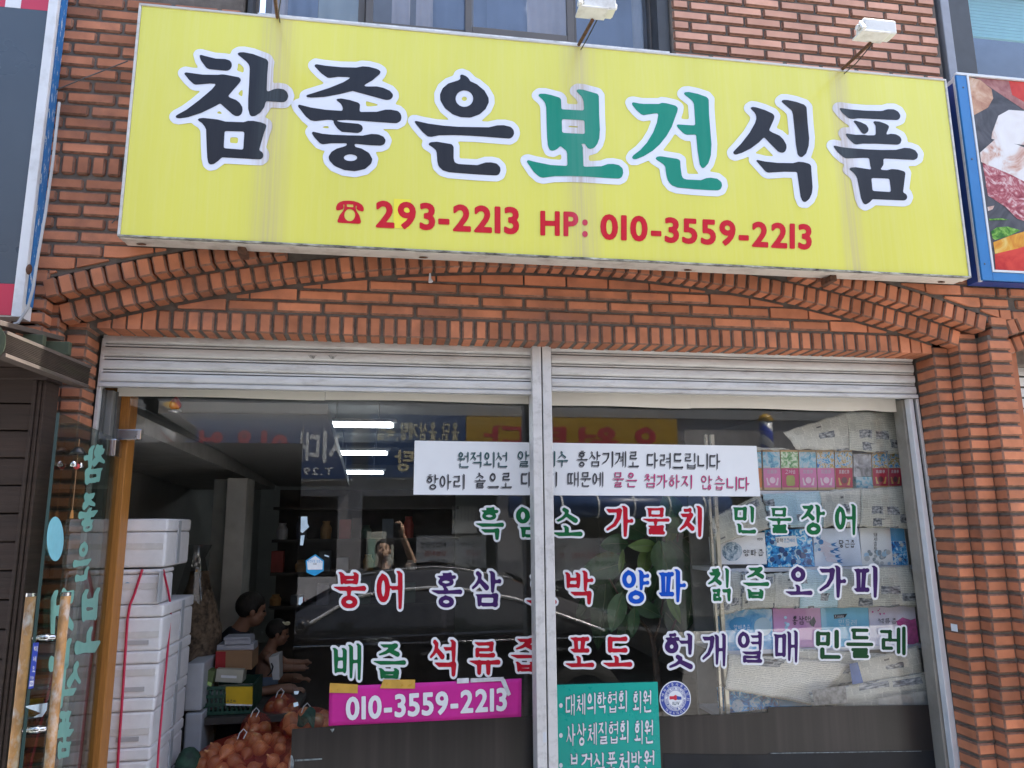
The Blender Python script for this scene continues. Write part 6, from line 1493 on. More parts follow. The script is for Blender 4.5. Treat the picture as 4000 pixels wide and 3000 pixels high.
for pts in (((2552, 2510), (2575, 2440), (2590, 2340), (2585, 2240), (2575, 2120)), ((2562, 2570), (2620, 2470), (2650, 2400), (2680, 2330)), ((2540, 2470), (2480, 2400), (2420, 2330), (2380, 2260)), ((2580, 2300), (2640, 2180), (2650, 2060))):
    m = MB(); m.tube([at(u, v, 1.1) for u, v in pts], [.010, .008, .006, .004, .003][:len(pts)], 7); m.build('branch', TRUNK, plant, smooth=True)
m = MB(); c = at(2580, 2880, 1.1); m.lathe((c.x, 1.1, .1), [(0, 0), (.12, 0), (.16, .35), (.17, .36), (.15, .36), (.14, .3), (0, .3)], 18); m.build('pot', mat('pot_brown', (.10, .05, .03), .5), plant, smooth=True)
# ------------------------------------------------------------------ wooden cladding and beam of the shop on the left
DECK = mat('deck_brown', (.034, .019, .014), .75, var=.25, ns=4, stretch=(.6, .6, 14), bump=.5, bs=30, obj=.15)
DECKB = mat('deck_beam', (.075, .055, .045), .75, var=.3, ns=5, stretch=(8, .6, 8), dirt=(.06, .07, .03), ds=3, dirt_amt=.5)
MOSSY = mat('deck_mossy', (.045, .055, .03), .8, var=.3, ns=9)
k_ = thing('wooden_cladding', 'dark brown deck-board cladding at the lower left, with a corner post', 'cladding', (-1.9, -.1, 0))
zs = [at(60, v, -.13).z for v in (1579, 1682, 1789, 1898, 2007, 2118, 2232)]
pz = (zs[0] - zs[-1]) / 6
for k in range(-1, 17):
    zt = zs[0] - k * pz; MB().box(-2.6, -1.457, -.13 + RND.uniform(-.002, .002), -.105, zt - pz + .006, zt).build('board', DECK, k_, bevel=.003)
MB().box(-2.6, -1.46, -.104, -.02, .0, zs[0] + pz).build('backing', DECK, k_)
for k in range(3): MB().box(-1.4565 + .016 * k, -1.442 + .016 * k, -.138 + .006 * k, -.004, 0, zs[0] + pz * .9).build('corner_trim', DECK, k_, bevel=.003)
MB().box(-2.6, -1.40, -.15, -.003, zs[0] + pz * .92, zs[0] + pz * 1.35).build('top_board', DECK, k_, bevel=.003)
bm = thing('pergola_beam', 'grooved brown deck-board beam jutting out from the wall at the left', 'beam', (-1.32, -.4, 2.33))
P0 = at(359, 1429, -.02); P1 = at(346, 1516, -.02); Q0 = at(26, 1291, -.80); Q1 = at(22, 1393, -.80)
n = 30; prof = []
for i in range(n + 1):
    t = i / n; g = .0 if (i % 2 == 0 or t < .12 or t > .86) else .006
    prof.append((t, g))
m = MB()
def beampt(t, g, e):
    a = (P0 * (1 - t) + P1 * t) if e == 0 else (Q0 * (1 - t) + Q1 * t)
    return a - Vector((g, 0, 0))
poly = prof + [(1, .045), (0, .045)]
m.prism(poly, lambda t, g: beampt(t, g, 0), lambda t, g: beampt(t, g, 1)); m.build('beam_board', DECKB, bm)
m = MB(); e = (Q0 + Q1) / 2; m.prism([(Q0.x - .047 + .05 * (.5 + .5 * math.cos(a)), e.z + .052 * math.sin(a) + .004 * math.sin(5 * a)) for a in np.linspace(0, 6.1, 18)], lambda x, z: (x, -.806, z), lambda x, z: (x, -.8015, z)); m.build('end_cap', MOSSY, bm)
a = at(253, 1322, -.02); b = atx(-40, 1248, a.x); 
m = MB(); m.hexa([(a.x - .06, a.y, a.z - .012), (a.x, a.y, a.z - .012), (b.x, b.y, b.z - .012), (b.x - .06, b.y, b.z - .012), (a.x - .06, a.y, a.z + .008), (a.x, a.y, a.z + .008), (b.x, b.y, b.z + .008), (b.x - .06, b.y, b.z + .008)]); m.build('upper_plank', DECKB, bm, bevel=.002)
for u0, u1, v0, v1, Y in ((90, 166, 1304, 1347, -.32), (172, 266, 1331, 1386, -.14)):
    p, q = at(u0, v0, Y), at(u1, v1, Y); m = MB(); m.box(p.x, q.x, Y, Y + .03, q.z, p.z); m.build('joist', MOSSY, bm, bevel=.003)
MB().box(-1.9, -1.40, -.75, -.03, zs[0] + pz * 1.36, zs[0] + pz * 1.42).build('roof_board', DECK, bm)
# ------------------------------------------------------------------ glass door
h = at(468, 1721, YG)
r = ray(228, 1613); kk = (h.z - CAM[2]) / r[2]; fe = Vector(CAM + r * kk)
d = Vector((fe.x - h.x, fe.y - h.y, 0)); DW = d.length; d.normalize(); dn = Vector((-d.y, d.x, 0))
if dn.x < 0: dn = -dn
door = thing('glass_door', 'frameless glass door swung open at the left, with wooden bar handles', 'door', (h.x, h.y, .12))
m = MB(); c = h + d * DW / 2; c.z = (h.z + .12) / 2
m.obox(c, d * DW / 2, dn * .005, Vector((0, 0, (h.z - .12) / 2))); m.build('pane', GLASSD, door)
m = MB(); e = h + d * (DW + .0016); e.z = c.z; m.obox(e, d * .0015, dn * .005, Vector((0, 0, (h.z - .12) / 2))); m.build('edge', EDGE, door)
D1 = lambda u, v, off=.0065: atp(u, v, h + dn * off, dn)
AQUA = mat('vinyl_aqua', (.19, .42, .36), .45, var=.05)
for ch, u0, v0, u1, v1 in (('참', 330, 1728, 415, 1884), ('좋', 312, 1914, 388, 2069), ('은', 290, 2108, 362, 2266), ('보', 300, 2293, 402, 2545), ('건', 199, 2286, 294, 2616), ('식', 235, 2578, 320, 2757), ('품', 219, 2768, 294, 2956)):
    f = lambda x, y, q=(u0, v0, u1, v1): D1(q[2] - (q[2] - q[0]) * x - 10 * (1 - y), q[1] + (q[3] - q[1]) * (1 - y) + (14 * x))
    letter(ch, f, door, AQUA, None, 'brush', w=.125, lift=Vector((0, 0, 0)))
def dpatch(pts, mt, nm, off=.0068):
    m = MB(); p = [D1(u, v, off) for u, v in pts]; m.face(p); return m.build(nm, mt, door)
dpatch(ell(216, 2105, 33, 87, 28), mat('sticker_oval', (.20, .50, .60), .4, var=.06, ns=30), 'oval_sticker')
dpatch(((130, 2512), (152, 2509), (131, 2688), (110, 2692)), mat('sticker_navy', (.012, .05, .38), .35), 'push_sticker', .0068)
for ch, v0, v1, u0, u1 in (('미', 2523, 2545, 134, 146), ('세', 2563, 2585, 129, 141), ('요', 2602, 2625, 125, 137)):
    letter(ch, lambda x, y, q=(u0, v0, u1, v1): D1(q[0] + (q[2] - q[0]) * x, q[1] + (q[3] - q[1]) * (1 - y), .0073), door, BW, None, 'gothic', w=.08, lift=Vector((0, 0, 0)), name='printed_letter')
line_mesh('PUSH', lambda x, y: D1(119 + 13 * x, 2654 - 13 * y, .0073), BW, 'printed_word', door, w=.09)
dpatch(((116, 2660), (132, 2658), (130, 2679), (114, 2682)), BW, 'card_mark', .0072); line_mesh('VISA', lambda x, y: D1(116 + 13 * x, 2675 - 10 * y, .0077), VC['b'], 'printed_word', door, w=.08)
dpatch(((100, 2758), (186, 2745), (182, 2775), (165, 2800), (130, 2802), (160, 2785), (104, 2765)), mat('scrap_pale', (.5, .62, .70), .4), 'sticker_scrap', .0069)
CHROME = mat('chrome', (.5, .51, .54), .18, 1.0, var=.04)
HANDLE = mat('handle_wood', (.40, .20, .065), .6, var=.35, ns=30, stretch=(1, 1, .6), dirt=(.55, .52, .48), ds=22, dirt_amt=1.0, bump=.5, bs=60)
for sgn, (ut, vt, ub, vb) in ((1, (262, 2313, 187, 3000)), (-1, (123, 2316, 48, 3000))):
    a = D1(ut, vt, sgn * .055); b = D1(ub, vb, sgn * .055); s_ = (a + b) / 2
    q = Vector((s_.x, s_.y, 0))
    m = MB(); m.tube([q + Vector((0, 0, .30)), q + Vector((0, 0, a.z - .012))], .0165, 14); o = m.build('handle', HANDLE, door, smooth=True)
    m = MB(); m.tube([q + Vector((0, 0, a.z - .012)), q + Vector((0, 0, a.z))], .0168, 14); m.build('cap', CHROME, o)
    if sgn == 1: hb = q
    else: ha = q
for v in (2490, 2847):
    z = at(150, v, hb.y).z
    m = MB(); A = Vector((ha.x, ha.y, z)); B = Vector((hb.x, hb.y, z)); n = 8
    m.tube([A.lerp(B, t) for t in (.12, .2, .36, .37, .46, .54, .63, .64, .8, .88)], [.006, .009, .011, .013, .013, .013, .013, .011, .009, .006], 10); m.build('spacer', CHROME, door, smooth=True)
PATCHF = mat('patch_steel', (.30, .30, .31), .25, .9, var=.2, ns=14)
p0, p1 = at(425, 1676, YG - .012), at(551, 1719, YG - .012)
fit = thing('door_fitting', 'chrome pivot fitting above the hinge corner of the open door', 'door fitting', (p0.x, YG, p1.z))
MB().box(p0.x, p1.x, YG - .018, YG - .003, p1.z, p0.z).build('cover', CHROME, fit, bevel=.004)
q0, q1 = p0.lerp(p1, .12), p0.lerp(p1, .88); MB().box(q0.x, q1.x, YG - .0195, YG - .0178, q1.z, q0.z).build('face_plate', PATCHF, fit)
m = MB(); e = h + d * .06; m.obox((e.x, e.y, h.z - .045), d * .065, dn * .014, Vector((0, 0, .04))); m.build('pivot_patch', CHROME, door, bevel=.004)
# wind chime on the door
wc = D1(305, 1765, .03)
t = thing('wind_chime', 'small dark bell chime with red bead hanging on the open glass door', 'chime', wc)
m = MB(); m.lathe(wc, [(0, .02), (.014, .016), (.026, 0), (.030, -.012), (.024, -.010), (0, .008)], 16); m.build('bell', mat('bell_dark', (.03, .03, .03), .35, .6), t, smooth=True)
for k in (-1, 1): m = MB(); c = wc + Vector((0, k * .03, -.05)); m.lathe(c, [(0, .014), (.009, .010), (.013, -.008), (0, -.01)], 12); m.build('small_bell', CHROME, t, smooth=True)
m = MB(); m.ball(wc + Vector((0, 0, -.055)), .012, 10, 7); m.build('bead', mat('lantern_red', (.45, .03, .03), .4), t, smooth=True)
m = MB(); m.tube([wc + Vector((0, 0, .05)), wc + Vector((0, 0, -.22))], .0015, 5); m.build('cord', CARD, t)
m = MB(); m.tube([wc + Vector((0, 0, -.22)), wc + Vector((0, 0, -.25))], [.004, .007], 8); m.build('clapper', WOODO, t)
# ------------------------------------------------------------------ dark neighbouring sign at the upper left
Yn = -.086
xw = at(230, 0, Yn).x; xp = at(190, 14, Yn).x
zb, zr_, zp = at(90, 1236, Yn).z, at(70, 1110, Yn).z, at(120, 36, Yn).z
ns_ = thing('neighbour_sign', 'dark slate sign with red bands in a white frame at the upper left', 'sign', (xw - .6, -.05, zb))
WPAINT = mat('white_frame', (.66, .67, .69), .35, var=.04, ns=5, dirt=(.3, .28, .25), ds=9, dirt_amt=.4)
MB().box(-3.3, xw - .002, Yn + .006, -.004, zb - .002, 4.4).build('cabinet', WPAINT, ns_)
MB().box(-3.3, xp, Yn, Yn + .005, zr_ + .001, zp - .001).build('face_panel', mat('slate_panel', (.062, .08, .105), .3, var=.12, ns=1.5), ns_)
RB = mat('red_band', (.50, .03, .07), .35, var=.04)
MB().box(-3.3, xp, Yn, Yn + .005, zb + .004, zr_).build('red_band', RB, ns_)
xa, xb = at(20, 14, Yn).x, at(82, 14, Yn).x
MB().box(-3.3, xa, Yn, Yn + .005, zp, 4.4).build('red_band', RB, ns_); MB().box(xa + .0005, xb, Yn, Yn + .005, zp, 4.4).build('white_block', WPAINT, ns_); MB().box(xb + .0005, xp, Yn, Yn + .005, zp, 4.4).build('red_band', RB, ns_)
MB().box(xp + .001, xw, Yn - .006, Yn + .02, zb - .004, 4.4).build('frame_strip', WPAINT, ns_, bevel=.003)
t = NT('peeling_blue'); nn = t.noise(7, t.map(t.pos(), (1, 9, 2.2)), 6, .7)
zz = t.n('SeparateXYZ'); t.l(t.pos(), zz.inputs[0])
t.base(t.mix(t.mr(nn, .56, .60, 0, 1), (.02, .16, .42), (.55, .58, .62)), .5)
MB().box(xw, xw + .003, Yn + .022, -.006, zb + .06, 4.4).build('side_film', t.mat, ns_)
m = MB(); L = [at(u, v, Yn - .02) for u, v in ((232, 400), (205, 640), (178, 830), (150, 990), (128, 1130), (108, 1205), (70, 1262), (55, 1265))]; m.tube(L, .006, 7); m.build('cable', mat('cable_grey', (.36, .36, .37), .5), ns_)
p = at(113, 1052, Yn - .009); m = MB(); m.ball((p.x, Yn - .008, p.z), .016, 9, 6, (.8, .4, 1.5)); m.build('rust_hole', RUST, ns_)
wm = MB(); wm.tube([at(218, 352, -.02), at(330, 305, -.03), at(420, 270, -.02), at(500, 238, -.02)], .003, 5); o = wm.build('tie_wire', mat('wire_dull', (.09, .08, .075), .6), None); tag(o, 'thin dull tie wire across the bricks between the two signs', 'wire')
wm = MB(); wm.tube([at(437, 872, -.01), at(452, 855, -.02), at(470, 838, -.02)], .003, 5); o = wm.build('tie_wire', mat('wire_dull', (.09, .08, .075), .6), None); tag(o, 'short tie wire at the lower left corner of the yellow sign', 'wire')
# ------------------------------------------------------------------ meat restaurant sign at the right
Yr = -.112
BLUEF = mat('sign_blue_front', (.02, .17, .44), .35, var=.06, ns=6); BLUES = mat('sign_blue_side', (.012, .045, .20), .4, var=.12, ns=6)
xo = at(3738, 317, Yr).x; xi = at(3777, 320, Yr).x; zt2 = at(3790, 297, Yr).z; zb2 = at(3950, 1066, Yr).z; zb3 = at(3950, 1098, Yr).z
rs = thing('food_sign', 'blue-framed sign with a printed photo of grilled meat and peppers, at the right', 'sign', (4, -.06, zb3))
MB().box(xo + .002, 5.4, Yr + .03, -.004, zb3 + .002, zt2 - .03).build('cabinet', BLUES, rs)
MB().box(xo - .002, xo + .012, Yr + .014, Yr + .03, zb3 - .004, zt2).build('channel', FRAME, rs, bevel=.002)
MB().box(xo, xi, Yr, Yr + .013, zb3, zt2).build('frame_strip', BLUEF, rs, bevel=.002); MB().box(xi + .001, 5.4, Yr, Yr + .013, zb3, zb2).build('frame_strip', BLUEF, rs, bevel=.002)
MB().box(xi + .001, xi + .012, Yr - .004, Yr + .012, zb2 + .001, zt2).build('white_trim', WPAINT, rs); MB().box(xi + .013, 5.4, Yr - .004, Yr + .012, zb2 + .001, zb2 + .012).build('white_trim', WPAINT, rs); MB().box(xo, 5.4, Yr - .004, Yr + .012, zt2 + .001, zt2 + .014).build('white_trim', WPAINT, rs)
MB().box(xo + .002, 5.4, Yr + .031, -.005, zt2 - .029, zt2 - .004).build('top_cap', FRAME, rs)
for v in (340, 620, 1030):
    p = at(3748 + (v - 320) * .12, v, Yr - .001); m = MB(); m.ball((p.x + .02, Yr - .001, p.z), .005, 8, 5, (1, .6, 1)); m.build('rivet', FRAMED, rs)
PG = lambda name, stops, sc, seed, di=2.0: art(name, stops, sc, seed, None, di)
FD = {'bg': PG('print_pan', [(.35, (.05, .05, .06)), (.6, (.10, .10, .115))], 5, 1), 'bread': PG('print_chop', [(.3, (.35, .14, .09)), (.5, (.55, .33, .22)), (.68, (.66, .50, .38))], 5, 2), 'tray': PG('print_tray', [(.35, (.25, .08, .08)), (.6, (.42, .20, .18))], 7, 3),
      'red': PG('print_tomato', [(.35, (.45, .02, .02)), (.6, (.62, .06, .04))], 5, 4), 'fat': PG('print_fat', [(.32, (.42, .16, .10)), (.41, (.62, .46, .40)), (.49, (.70, .67, .66)), (.7, (.76, .75, .77))], 6, 5, 1), 'meat': PG('print_meat', [(.34, (.22, .03, .05)), (.5, (.42, .12, .14)), (.62, (.64, .46, .46))], 14, 6, 3),
      'green': PG('print_pepper', [(.4, (.03, .14, .02)), (.58, (.16, .36, .05)), (.7, (.45, .6, .25))], 13, 7), 'orange': PG('print_orange', [(.35, (.55, .18, .02)), (.55, (.66, .33, .04)), (.7, (.7, .5, .15))], 8, 8)}
FP = lambda x, y, z: at(3000 + x / 2.212, (0 if z == 0 else 750) + y / 2.212, Yr + .006)
MB().box(xi + .013, 5.4, Yr + .0065, Yr + .012, zb2 + .013, zt2).build('picture_panel', FD['bg'], rs)
def fpatch(nm, z, pts, mt, lift):
    m = MB(); p = [FP(x, y, z) - Vector((0, lift, 0)) for x, y in pts]
    for q in p: q.x = max(q.x, xi + .0125); q.z = min(max(q.z, zb2 + .0125), zt2 - .001)
    m.prism([(q.x, q.z) for q in p], lambda x, y: (x, Yr + .006 - lift, y), lambda x, y: (x, Yr + .0064 - lift, y)); m.build(nm, mt, rs)
fpatch('printed_tray', 0, [(1790, 660), (2350, 1040), (2350, 640), (2100, 640)], FD['tray'], .0002); fpatch('printed_tomato', 0, [(2080, 700), (2350, 700), (2350, 960), (2110, 820)], FD['red'], .0008)
fpatch('printed_chop', 0, [(1700, 655), (1830, 690), (1930, 770), (1945, 850), (1900, 930), (1780, 995), (1740, 860)], FD['bread'], .0008)
fpatch('printed_meat', 0, [(1840, 1330), (2000, 1400), (2350, 1560), (2350, 1960), (2150, 1850), (1900, 1690)], FD['meat'], .0008)
fpatch('printed_fat', 0, [(1935, 1150), (1990, 1000), (2080, 950), (2350, 970), (2350, 1270), (2100, 1240), (1930, 1200)], FD['fat'], .0012); fpatch('printed_fat', 0, [(1830, 1320), (1960, 1205), (2150, 1250), (2350, 1330), (2350, 1640), (2100, 1510), (1840, 1400)], FD['fat'], .0014)
fpatch('printed_rib', 1, [(1870, -60), (2000, 20), (2212, 150), (2350, 230), (2350, 300), (2150, 230), (1980, 60)], FD['meat'], .0016); fpatch('printed_sliver', 1, [(1895, 130), (1955, 118), (1940, 150), (1900, 165)], FD['fat'], .0012)
fpatch('printed_pepper', 1, [(1925, 340), (1980, 305), (2070, 300), (2180, 332), (2080, 380), (1960, 415), (1940, 400)], FD['green'], .0016); fpatch('printed_stem', 1, [(1910, 232), (2010, 228), (2090, 243), (2000, 243), (1912, 246)], FD['green'], .0016)
fpatch('printed_orange_pepper', 1, [(1945, 435), (2100, 375), (2350, 300), (2350, 430), (2150, 490), (1960, 535)], FD['orange'], .0014); fpatch('printed_red_pepper', 1, [(1958, 540), (2150, 470), (2350, 430), (2350, 700), (1970, 700)], FD['red'], .0012)
# ------------------------------------------------------------------ upstairs windows
WBR = mat('window_brown', (.115, .10, .09), .5, .2, var=.08, ns=6); WDK = mat('window_dark', (.045, .045, .047), .5, var=.1)
WGL = glass_mat('window_glass', .055)
Yw = .09
uw = thing('upstairs_window', 'brown-framed sliding window above the yellow sign with pale striped curtains', 'window', (.35, .15, 4.18))
ux = lambda u, v=60, Y=Yw: at(u, v, Y).x
MB().box(-.757, -.735, .05, .2, 4.172, 4.85).build('frame', WDK, uw); MB().box(ux(2556, 150), 1.428, .03, .2, 4.172, 4.85).build('frame', WDK, uw)
MB().box(-.757, 1.428, .05, .2, 4.172, 4.20).build('frame', WBR, uw)
def sash(u0, u1, v, st, Y, nm):
    x0, x1 = ux(u0, v), ux(u1, v); w_ = .035
    MB().box(x0, x0 + w_, Y, Y + .03, 4.205, 4.85).build('stile', WBR, uw, bevel=.003); MB().box(x1 - w_, x1, Y, Y + .03, 4.205, 4.85).build('stile', WBR, uw, bevel=.003)
    MB().box(x0 + w_ + .001, x1 - w_ - .001, Y, Y + .03, 4.205, 4.265 if st else 4.225).build('rail', WBR, uw, bevel=.003)
    MB().box(x0 + w_ + .001, x1 - w_ - .001, Y + .012, Y + .016, 4.265 if st else 4.225, 4.85).build('pane', WGL, uw)
sash(975, 1425, 40, 0, .13, 'a'); sash(1428, 1850, 90, 1, .09, 'b'); sash(1815, 2235, 120, 1, .055, 'c'); sash(2236, 2575, 150, 0, .13, 'd')
CUR = [mat('curtain_%d' % k, c_, .9, var=.1, ns=5) for k, c_ in enumerate(((.24, .26, .32), (.34, .32, .36), (.12, .16, .26), (.24, .29, .32)))]
def curtain(label, u0, u1, Y, ci, fold=9, vv=80):
    x0, x1 = at(u0, vv, Y).x, at(u1, vv, Y).x
    o = grid_sheet(lambda s, t: (x0 + (x1 - x0) * s, Y + .006 * math.sin(fold * 3.14 * s + t), 4.16 + .7 * t), 60, 2).build('curtain', CUR[ci], None, smooth=True); o.modifiers.new('thick', 'SOLIDIFY').thickness = .002
    tag(o, label, 'curtain', 'curtains in the upstairs window')
curtain('pale curtain strip at the left end of the upstairs window', 1060, 1120, .26, 1, 3); curtain('blue-grey curtain behind the leftmost upstairs pane', 1122, 1240, .26, 2, 4); curtain('second pale curtain in the leftmost upstairs pane', 1242, 1400, .26, 3, 4)
curtain('lilac curtain strip behind the second upstairs pane', 1530, 1600, .25, 1, 3); curtain('white curtain strip beside the lilac one in the second upstairs pane', 1625, 1690, .25, 1, 3); curtain('deep blue-grey curtain filling the second upstairs pane', 1690, 1900, .27, 2, 5)
curtain('white gathered curtain in the third upstairs pane', 2060, 2210, .24, 1, 5); curtain('sky-blue curtain behind the third upstairs pane', 1900, 2060, .26, 2, 4); curtain('blue sheet coloured as mirrored sky in the rightmost upstairs pane', 2250, 2470, .27, 2, 5); curtain('pale gathered curtain at the right end of the upstairs window', 2470, 2560, .24, 0, 4)  # the rightmost blue sheet carries the sky reflection in its colour
MB().box(-.76, 1.43, .5, .52, 4.1, 5.1).build('room_shade', mat('room_dim', (.12, .12, .14), .9), uw)
rw = thing('upstairs_window', 'grey-framed window with a teal slatted blind at the upper right corner', 'window', (3.6, .1, 4.1))
x0 = 3.046; g0 = at(3669, 60, .02).x; g1 = at(3702, 60, .02).x; g2 = at(3712, 150, .06).x; g3 = at(3800, 150, .06).x
MB().box(x0, g0, .05, .2, 4.03, 4.95).build('frame', WDK, rw); MB().box(g0 + .001, g1, .0, .2, 4.03, 4.95).build('frame', mat('window_grey', (.26, .26, .28), .45, .2), rw, bevel=.004); MB().box(g1 + .001, g3, .055, .2, 4.03, 4.95).build('frame', WDK, rw, bevel=.003)
MB().box(g3 + .001, 4.75, .12, .125, 4.03, 4.95).build('pane', WGL, rw); MB().box(x0, 4.75, .06, .2, 4.022, 4.0295).build('sill', WBR, rw)
BLT = mat('blind_teal', (.15, .40, .42), .6, var=.06)
zbl = at(3900, 155, .17).z
for k in range(22): MB().box(g3 + .01, 4.7, .16, .178, zbl + k * .022, zbl + k * .022 + .0195).build('blind_slat', BLT, rw)
MB().box(g3, 4.75, .6, .62, 4.0, 5.0).build('room_shade', mat('room_blue', (.07, .09, .15), .9), rw)
nb_ = thing('neighbour_shutter', "grey shutter of the neighbouring shop at the right edge", 'shutter', (4, .3, 0))
for k in range(26): MB().box(3.36, 4.8, .30, .315, 2.60 - (k + 1) * .062, 2.60 - k * .062 - .012).build('slat', SHUT, nb_)
MB().box(3.36, 4.8, .32, .33, 0, 2.62).build('backing', FRAMED, nb_)
MB().box(3.245, 3.355, .10, .45, 0, 2.68).build('side_pier', BRICK, nb_)
# marks on the shop front
p = at(3742, 2455, .075); m = MB(); a = atx(3722, 2440, 2.88); 
c = atx(3727, 2452, 2.8825 - .004); m.box(c.x, c.x + .002, c.y - .022, c.y + .022, c.z - .018, c.z + .018); o = m.build('label_sticker', VW, None); tag(o, 'small white printed sticker on the side of a brick in the right pier', 'sticker')
p = at(1680, 1068, .06); m = MB(); m.tube([p, p + Vector((0, -.004, -.03)), p + Vector((.004, -.006, -.045))], [.004, .007, .012], 7); o = m.build('plaster_drip', PALE, None); tag(o, 'white dried drip on the arch bricks under the yellow sign', 'drip', None)
# ------------------------------------------------------------------ street before the shop
ASPH = mat('asphalt', (.17, .165, .16), .9, var=.2, ns=1.5, bump=.4, bs=120)
PAVE = mat('pavement_concrete', (.50, .49, .46), .9, var=.12, ns=2.5, bump=.2, bs=70)
m = MB(); m.box(-40, 40, -40, 40, -.12, -.11); struct('ground', m, ASPH)
m = MB(); m.box(-40, 40, -5.9, -1.3, -.109, 0); struct('road', m, ASPH)
m = MB(); m.box(-40, 40, -1.299, .43, -.108, .10); struct('pavement', m, PAVE); m = MB(); m.box(-40, 40, -7.0, -5.901, -.107, .10); struct('pavement', m, PAVE)
# building opposite, seen mirrored in the glass
YO = -7.0
op = thing('building', 'grey-tiled building across the street, mirrored in the shop glass', 'building', (1, YO - 2, 0))
TILE = mat('tile_grey', (.27, .265, .26), .6, var=.08, ns=2, obj=.1); DIM = mat('shop_dim', (.05, .05, .052), .7, var=.2); COL = mat('column_grey', (.22, .21, .215), .8, var=.08)
MB().box(-12, 14, YO - 6, YO - .03, 3.3, 7.2).build('upper_wall', COL, op)
MB().box(-12, 14, YO - 6, YO - 2.5, 0, 3.3).build('shop_interior', DIM, op)
MB().box(-12, 14, YO - .3, YO - .04, 2.15, 3.3).build('beam', COL, op)
tm = MB().box(-.175, .175, 0, .03, -.175, .175).mesh('tile', TILE)
for r in range(5):
    for c in range(40): place('tile', tm, op, (-6 + c * .357 + .0, YO - .03, 3.53 + r * .357))
for x in (-5.2, -2.95, -.6, 1.75, 4.3, 6.6): MB().box(x - .17, x + .17, YO - .3, YO - .02, 0, 2.15).build('column', COL, op)
for x in (-4.1, 3.0, 5.4):
    MB().box(x - .8, x + .8, YO - .9, YO - .86, .1, 2.1).build('shop_window', glass_mat('window_glass', .10), op)
MB().box(-5.2, 6.6, YO - 2.4, YO - 2.3, .95, 1.0).build('counter', COL, op)
for k, (x, z) in enumerate(((-3.4, 4.3), (-1.2, 4.35), (3.8, 4.3))): MB().box(x - .6, x + .6, YO - .02, YO + .01, z, z + .8).build('window', DIM, op)
def opp_sign(label, x0, x1, z0, z1, mt, words):
    t = thing('sign', label, 'sign', ((x0 + x1) / 2, YO, z0), 'signs across the street')
    MB().box(x0, x1, YO + .01, YO + .1, z0, z1).build('panel', mt, t); MB().box(x0 - .02, x1 + .02, YO + .005, YO + .06, z0 - .03, z0 - .002).build('frame', FRAME, t)
    for text, xa, xb, za, zb_, cm, st, w_ in words:                # read by someone facing this side, so x runs from xb down to xa
        line_mesh(text, lambda a, b: Vector((xb + (xa - xb) * a, YO + .103, za + (zb_ - za) * b)), cm, 'printed_word', t, st, w=w_)
OC = mat('letter_cream', (.55, .48, .30), .5); OW = mat('letter_white', (.6, .6, .6), .5); OR = mat('letter_red', (.40, .03, .04), .5); OB = mat('sign_navy', (.02, .05, .14), .4); OY = mat('sign_ochre', (.40, .23, .015), .4)
opp_sign('navy barber shop sign across the street, mirrored at the left of the glass', -2.91, -.59, 2.39, 3.24, OB, [('시대', -1.35, -.72, 2.62, 3.08, OW, 'gothic', .1), ('이용원', -2.75, -1.5, 2.62, 3.08, OR, 'gothic', .1), ('T.292-4', -1.6, -.85, 2.44, 2.55, OW, 'gothic', .08)])
opp_sign('navy chicken-soup sign with cream letters across the street', -.35, 1.075, 2.41, 3.34, OB, [('옻닭.옻삼계탕.족발', -.25, .98, 2.95, 3.23, OC, 'gothic', .08), ('감자탕', .0, .98, 2.50, 2.82, OC, 'gothic', .08)])
opp_sign('ochre sign with big red letters across the street', 1.085, 4.42, 2.55, 3.33, OY, [('오원토닭', 1.3, 4.2, 2.68, 3.2, OR, 'brush', .09)])
aw = thing('awning', 'rolled navy awning with white ribs across the street', 'awning', (3.4, YO, 1.95))
m = MB(); m.tube([(1.7, YO + .3, 1.97), (5.1, YO + .3, 1.97)], .16, 14); m.build('roll', OB, aw, smooth=True)
for x in np.arange(1.9, 5.1, .55): m = MB(); m.tube([(x, YO + .3, 1.97), (x + .03, YO + .3, 1.97)], .166, 14); m.build('rib', OW, aw, smooth=True)
for k, (x0, x1, z0, z1, rows) in enumerate(((.38, 1.46, 1.05, 1.56, (('닭도리탕', '닭곰탕', '닭똥집'), ('뼈없는닭발', '닭발튀김', '묵은지'))), (2.0, 3.6, .85, 1.5, (('닭구이', '후라이드치킨', '양념통닭'), ('백숙', '로스/오리', '삼계탕'))))):
    t = thing('menu_board', ('pale rounded menu board' if k == 0 else 'grey menu board') + ' across the street, mirrored ' + ('left of the post' if k == 0 else 'behind the plant'), 'sign', ((x0 + x1) / 2, YO - .5, z0))
    MB().box(x0, x1, YO - .52, YO - .5, z0, z1).build('panel', mat('menu_white', (.50, .50, .50), .5), t, bevel=.008)
    for c, col in enumerate(rows):
        for r, wd in enumerate(col):
            xb = x1 - .08 - c * (x1 - x0) * .5; wd_ = .075 * len(wd) * (x1 - x0); zz = z1 - .1 - r * .13
            line_mesh(wd, lambda a, b: Vector((xb - wd_ * a, YO - .497, zz - .08 + .08 * b)), INK if r % 2 == 0 else OR, 'printed_word', t, 'gothic', w=.07)

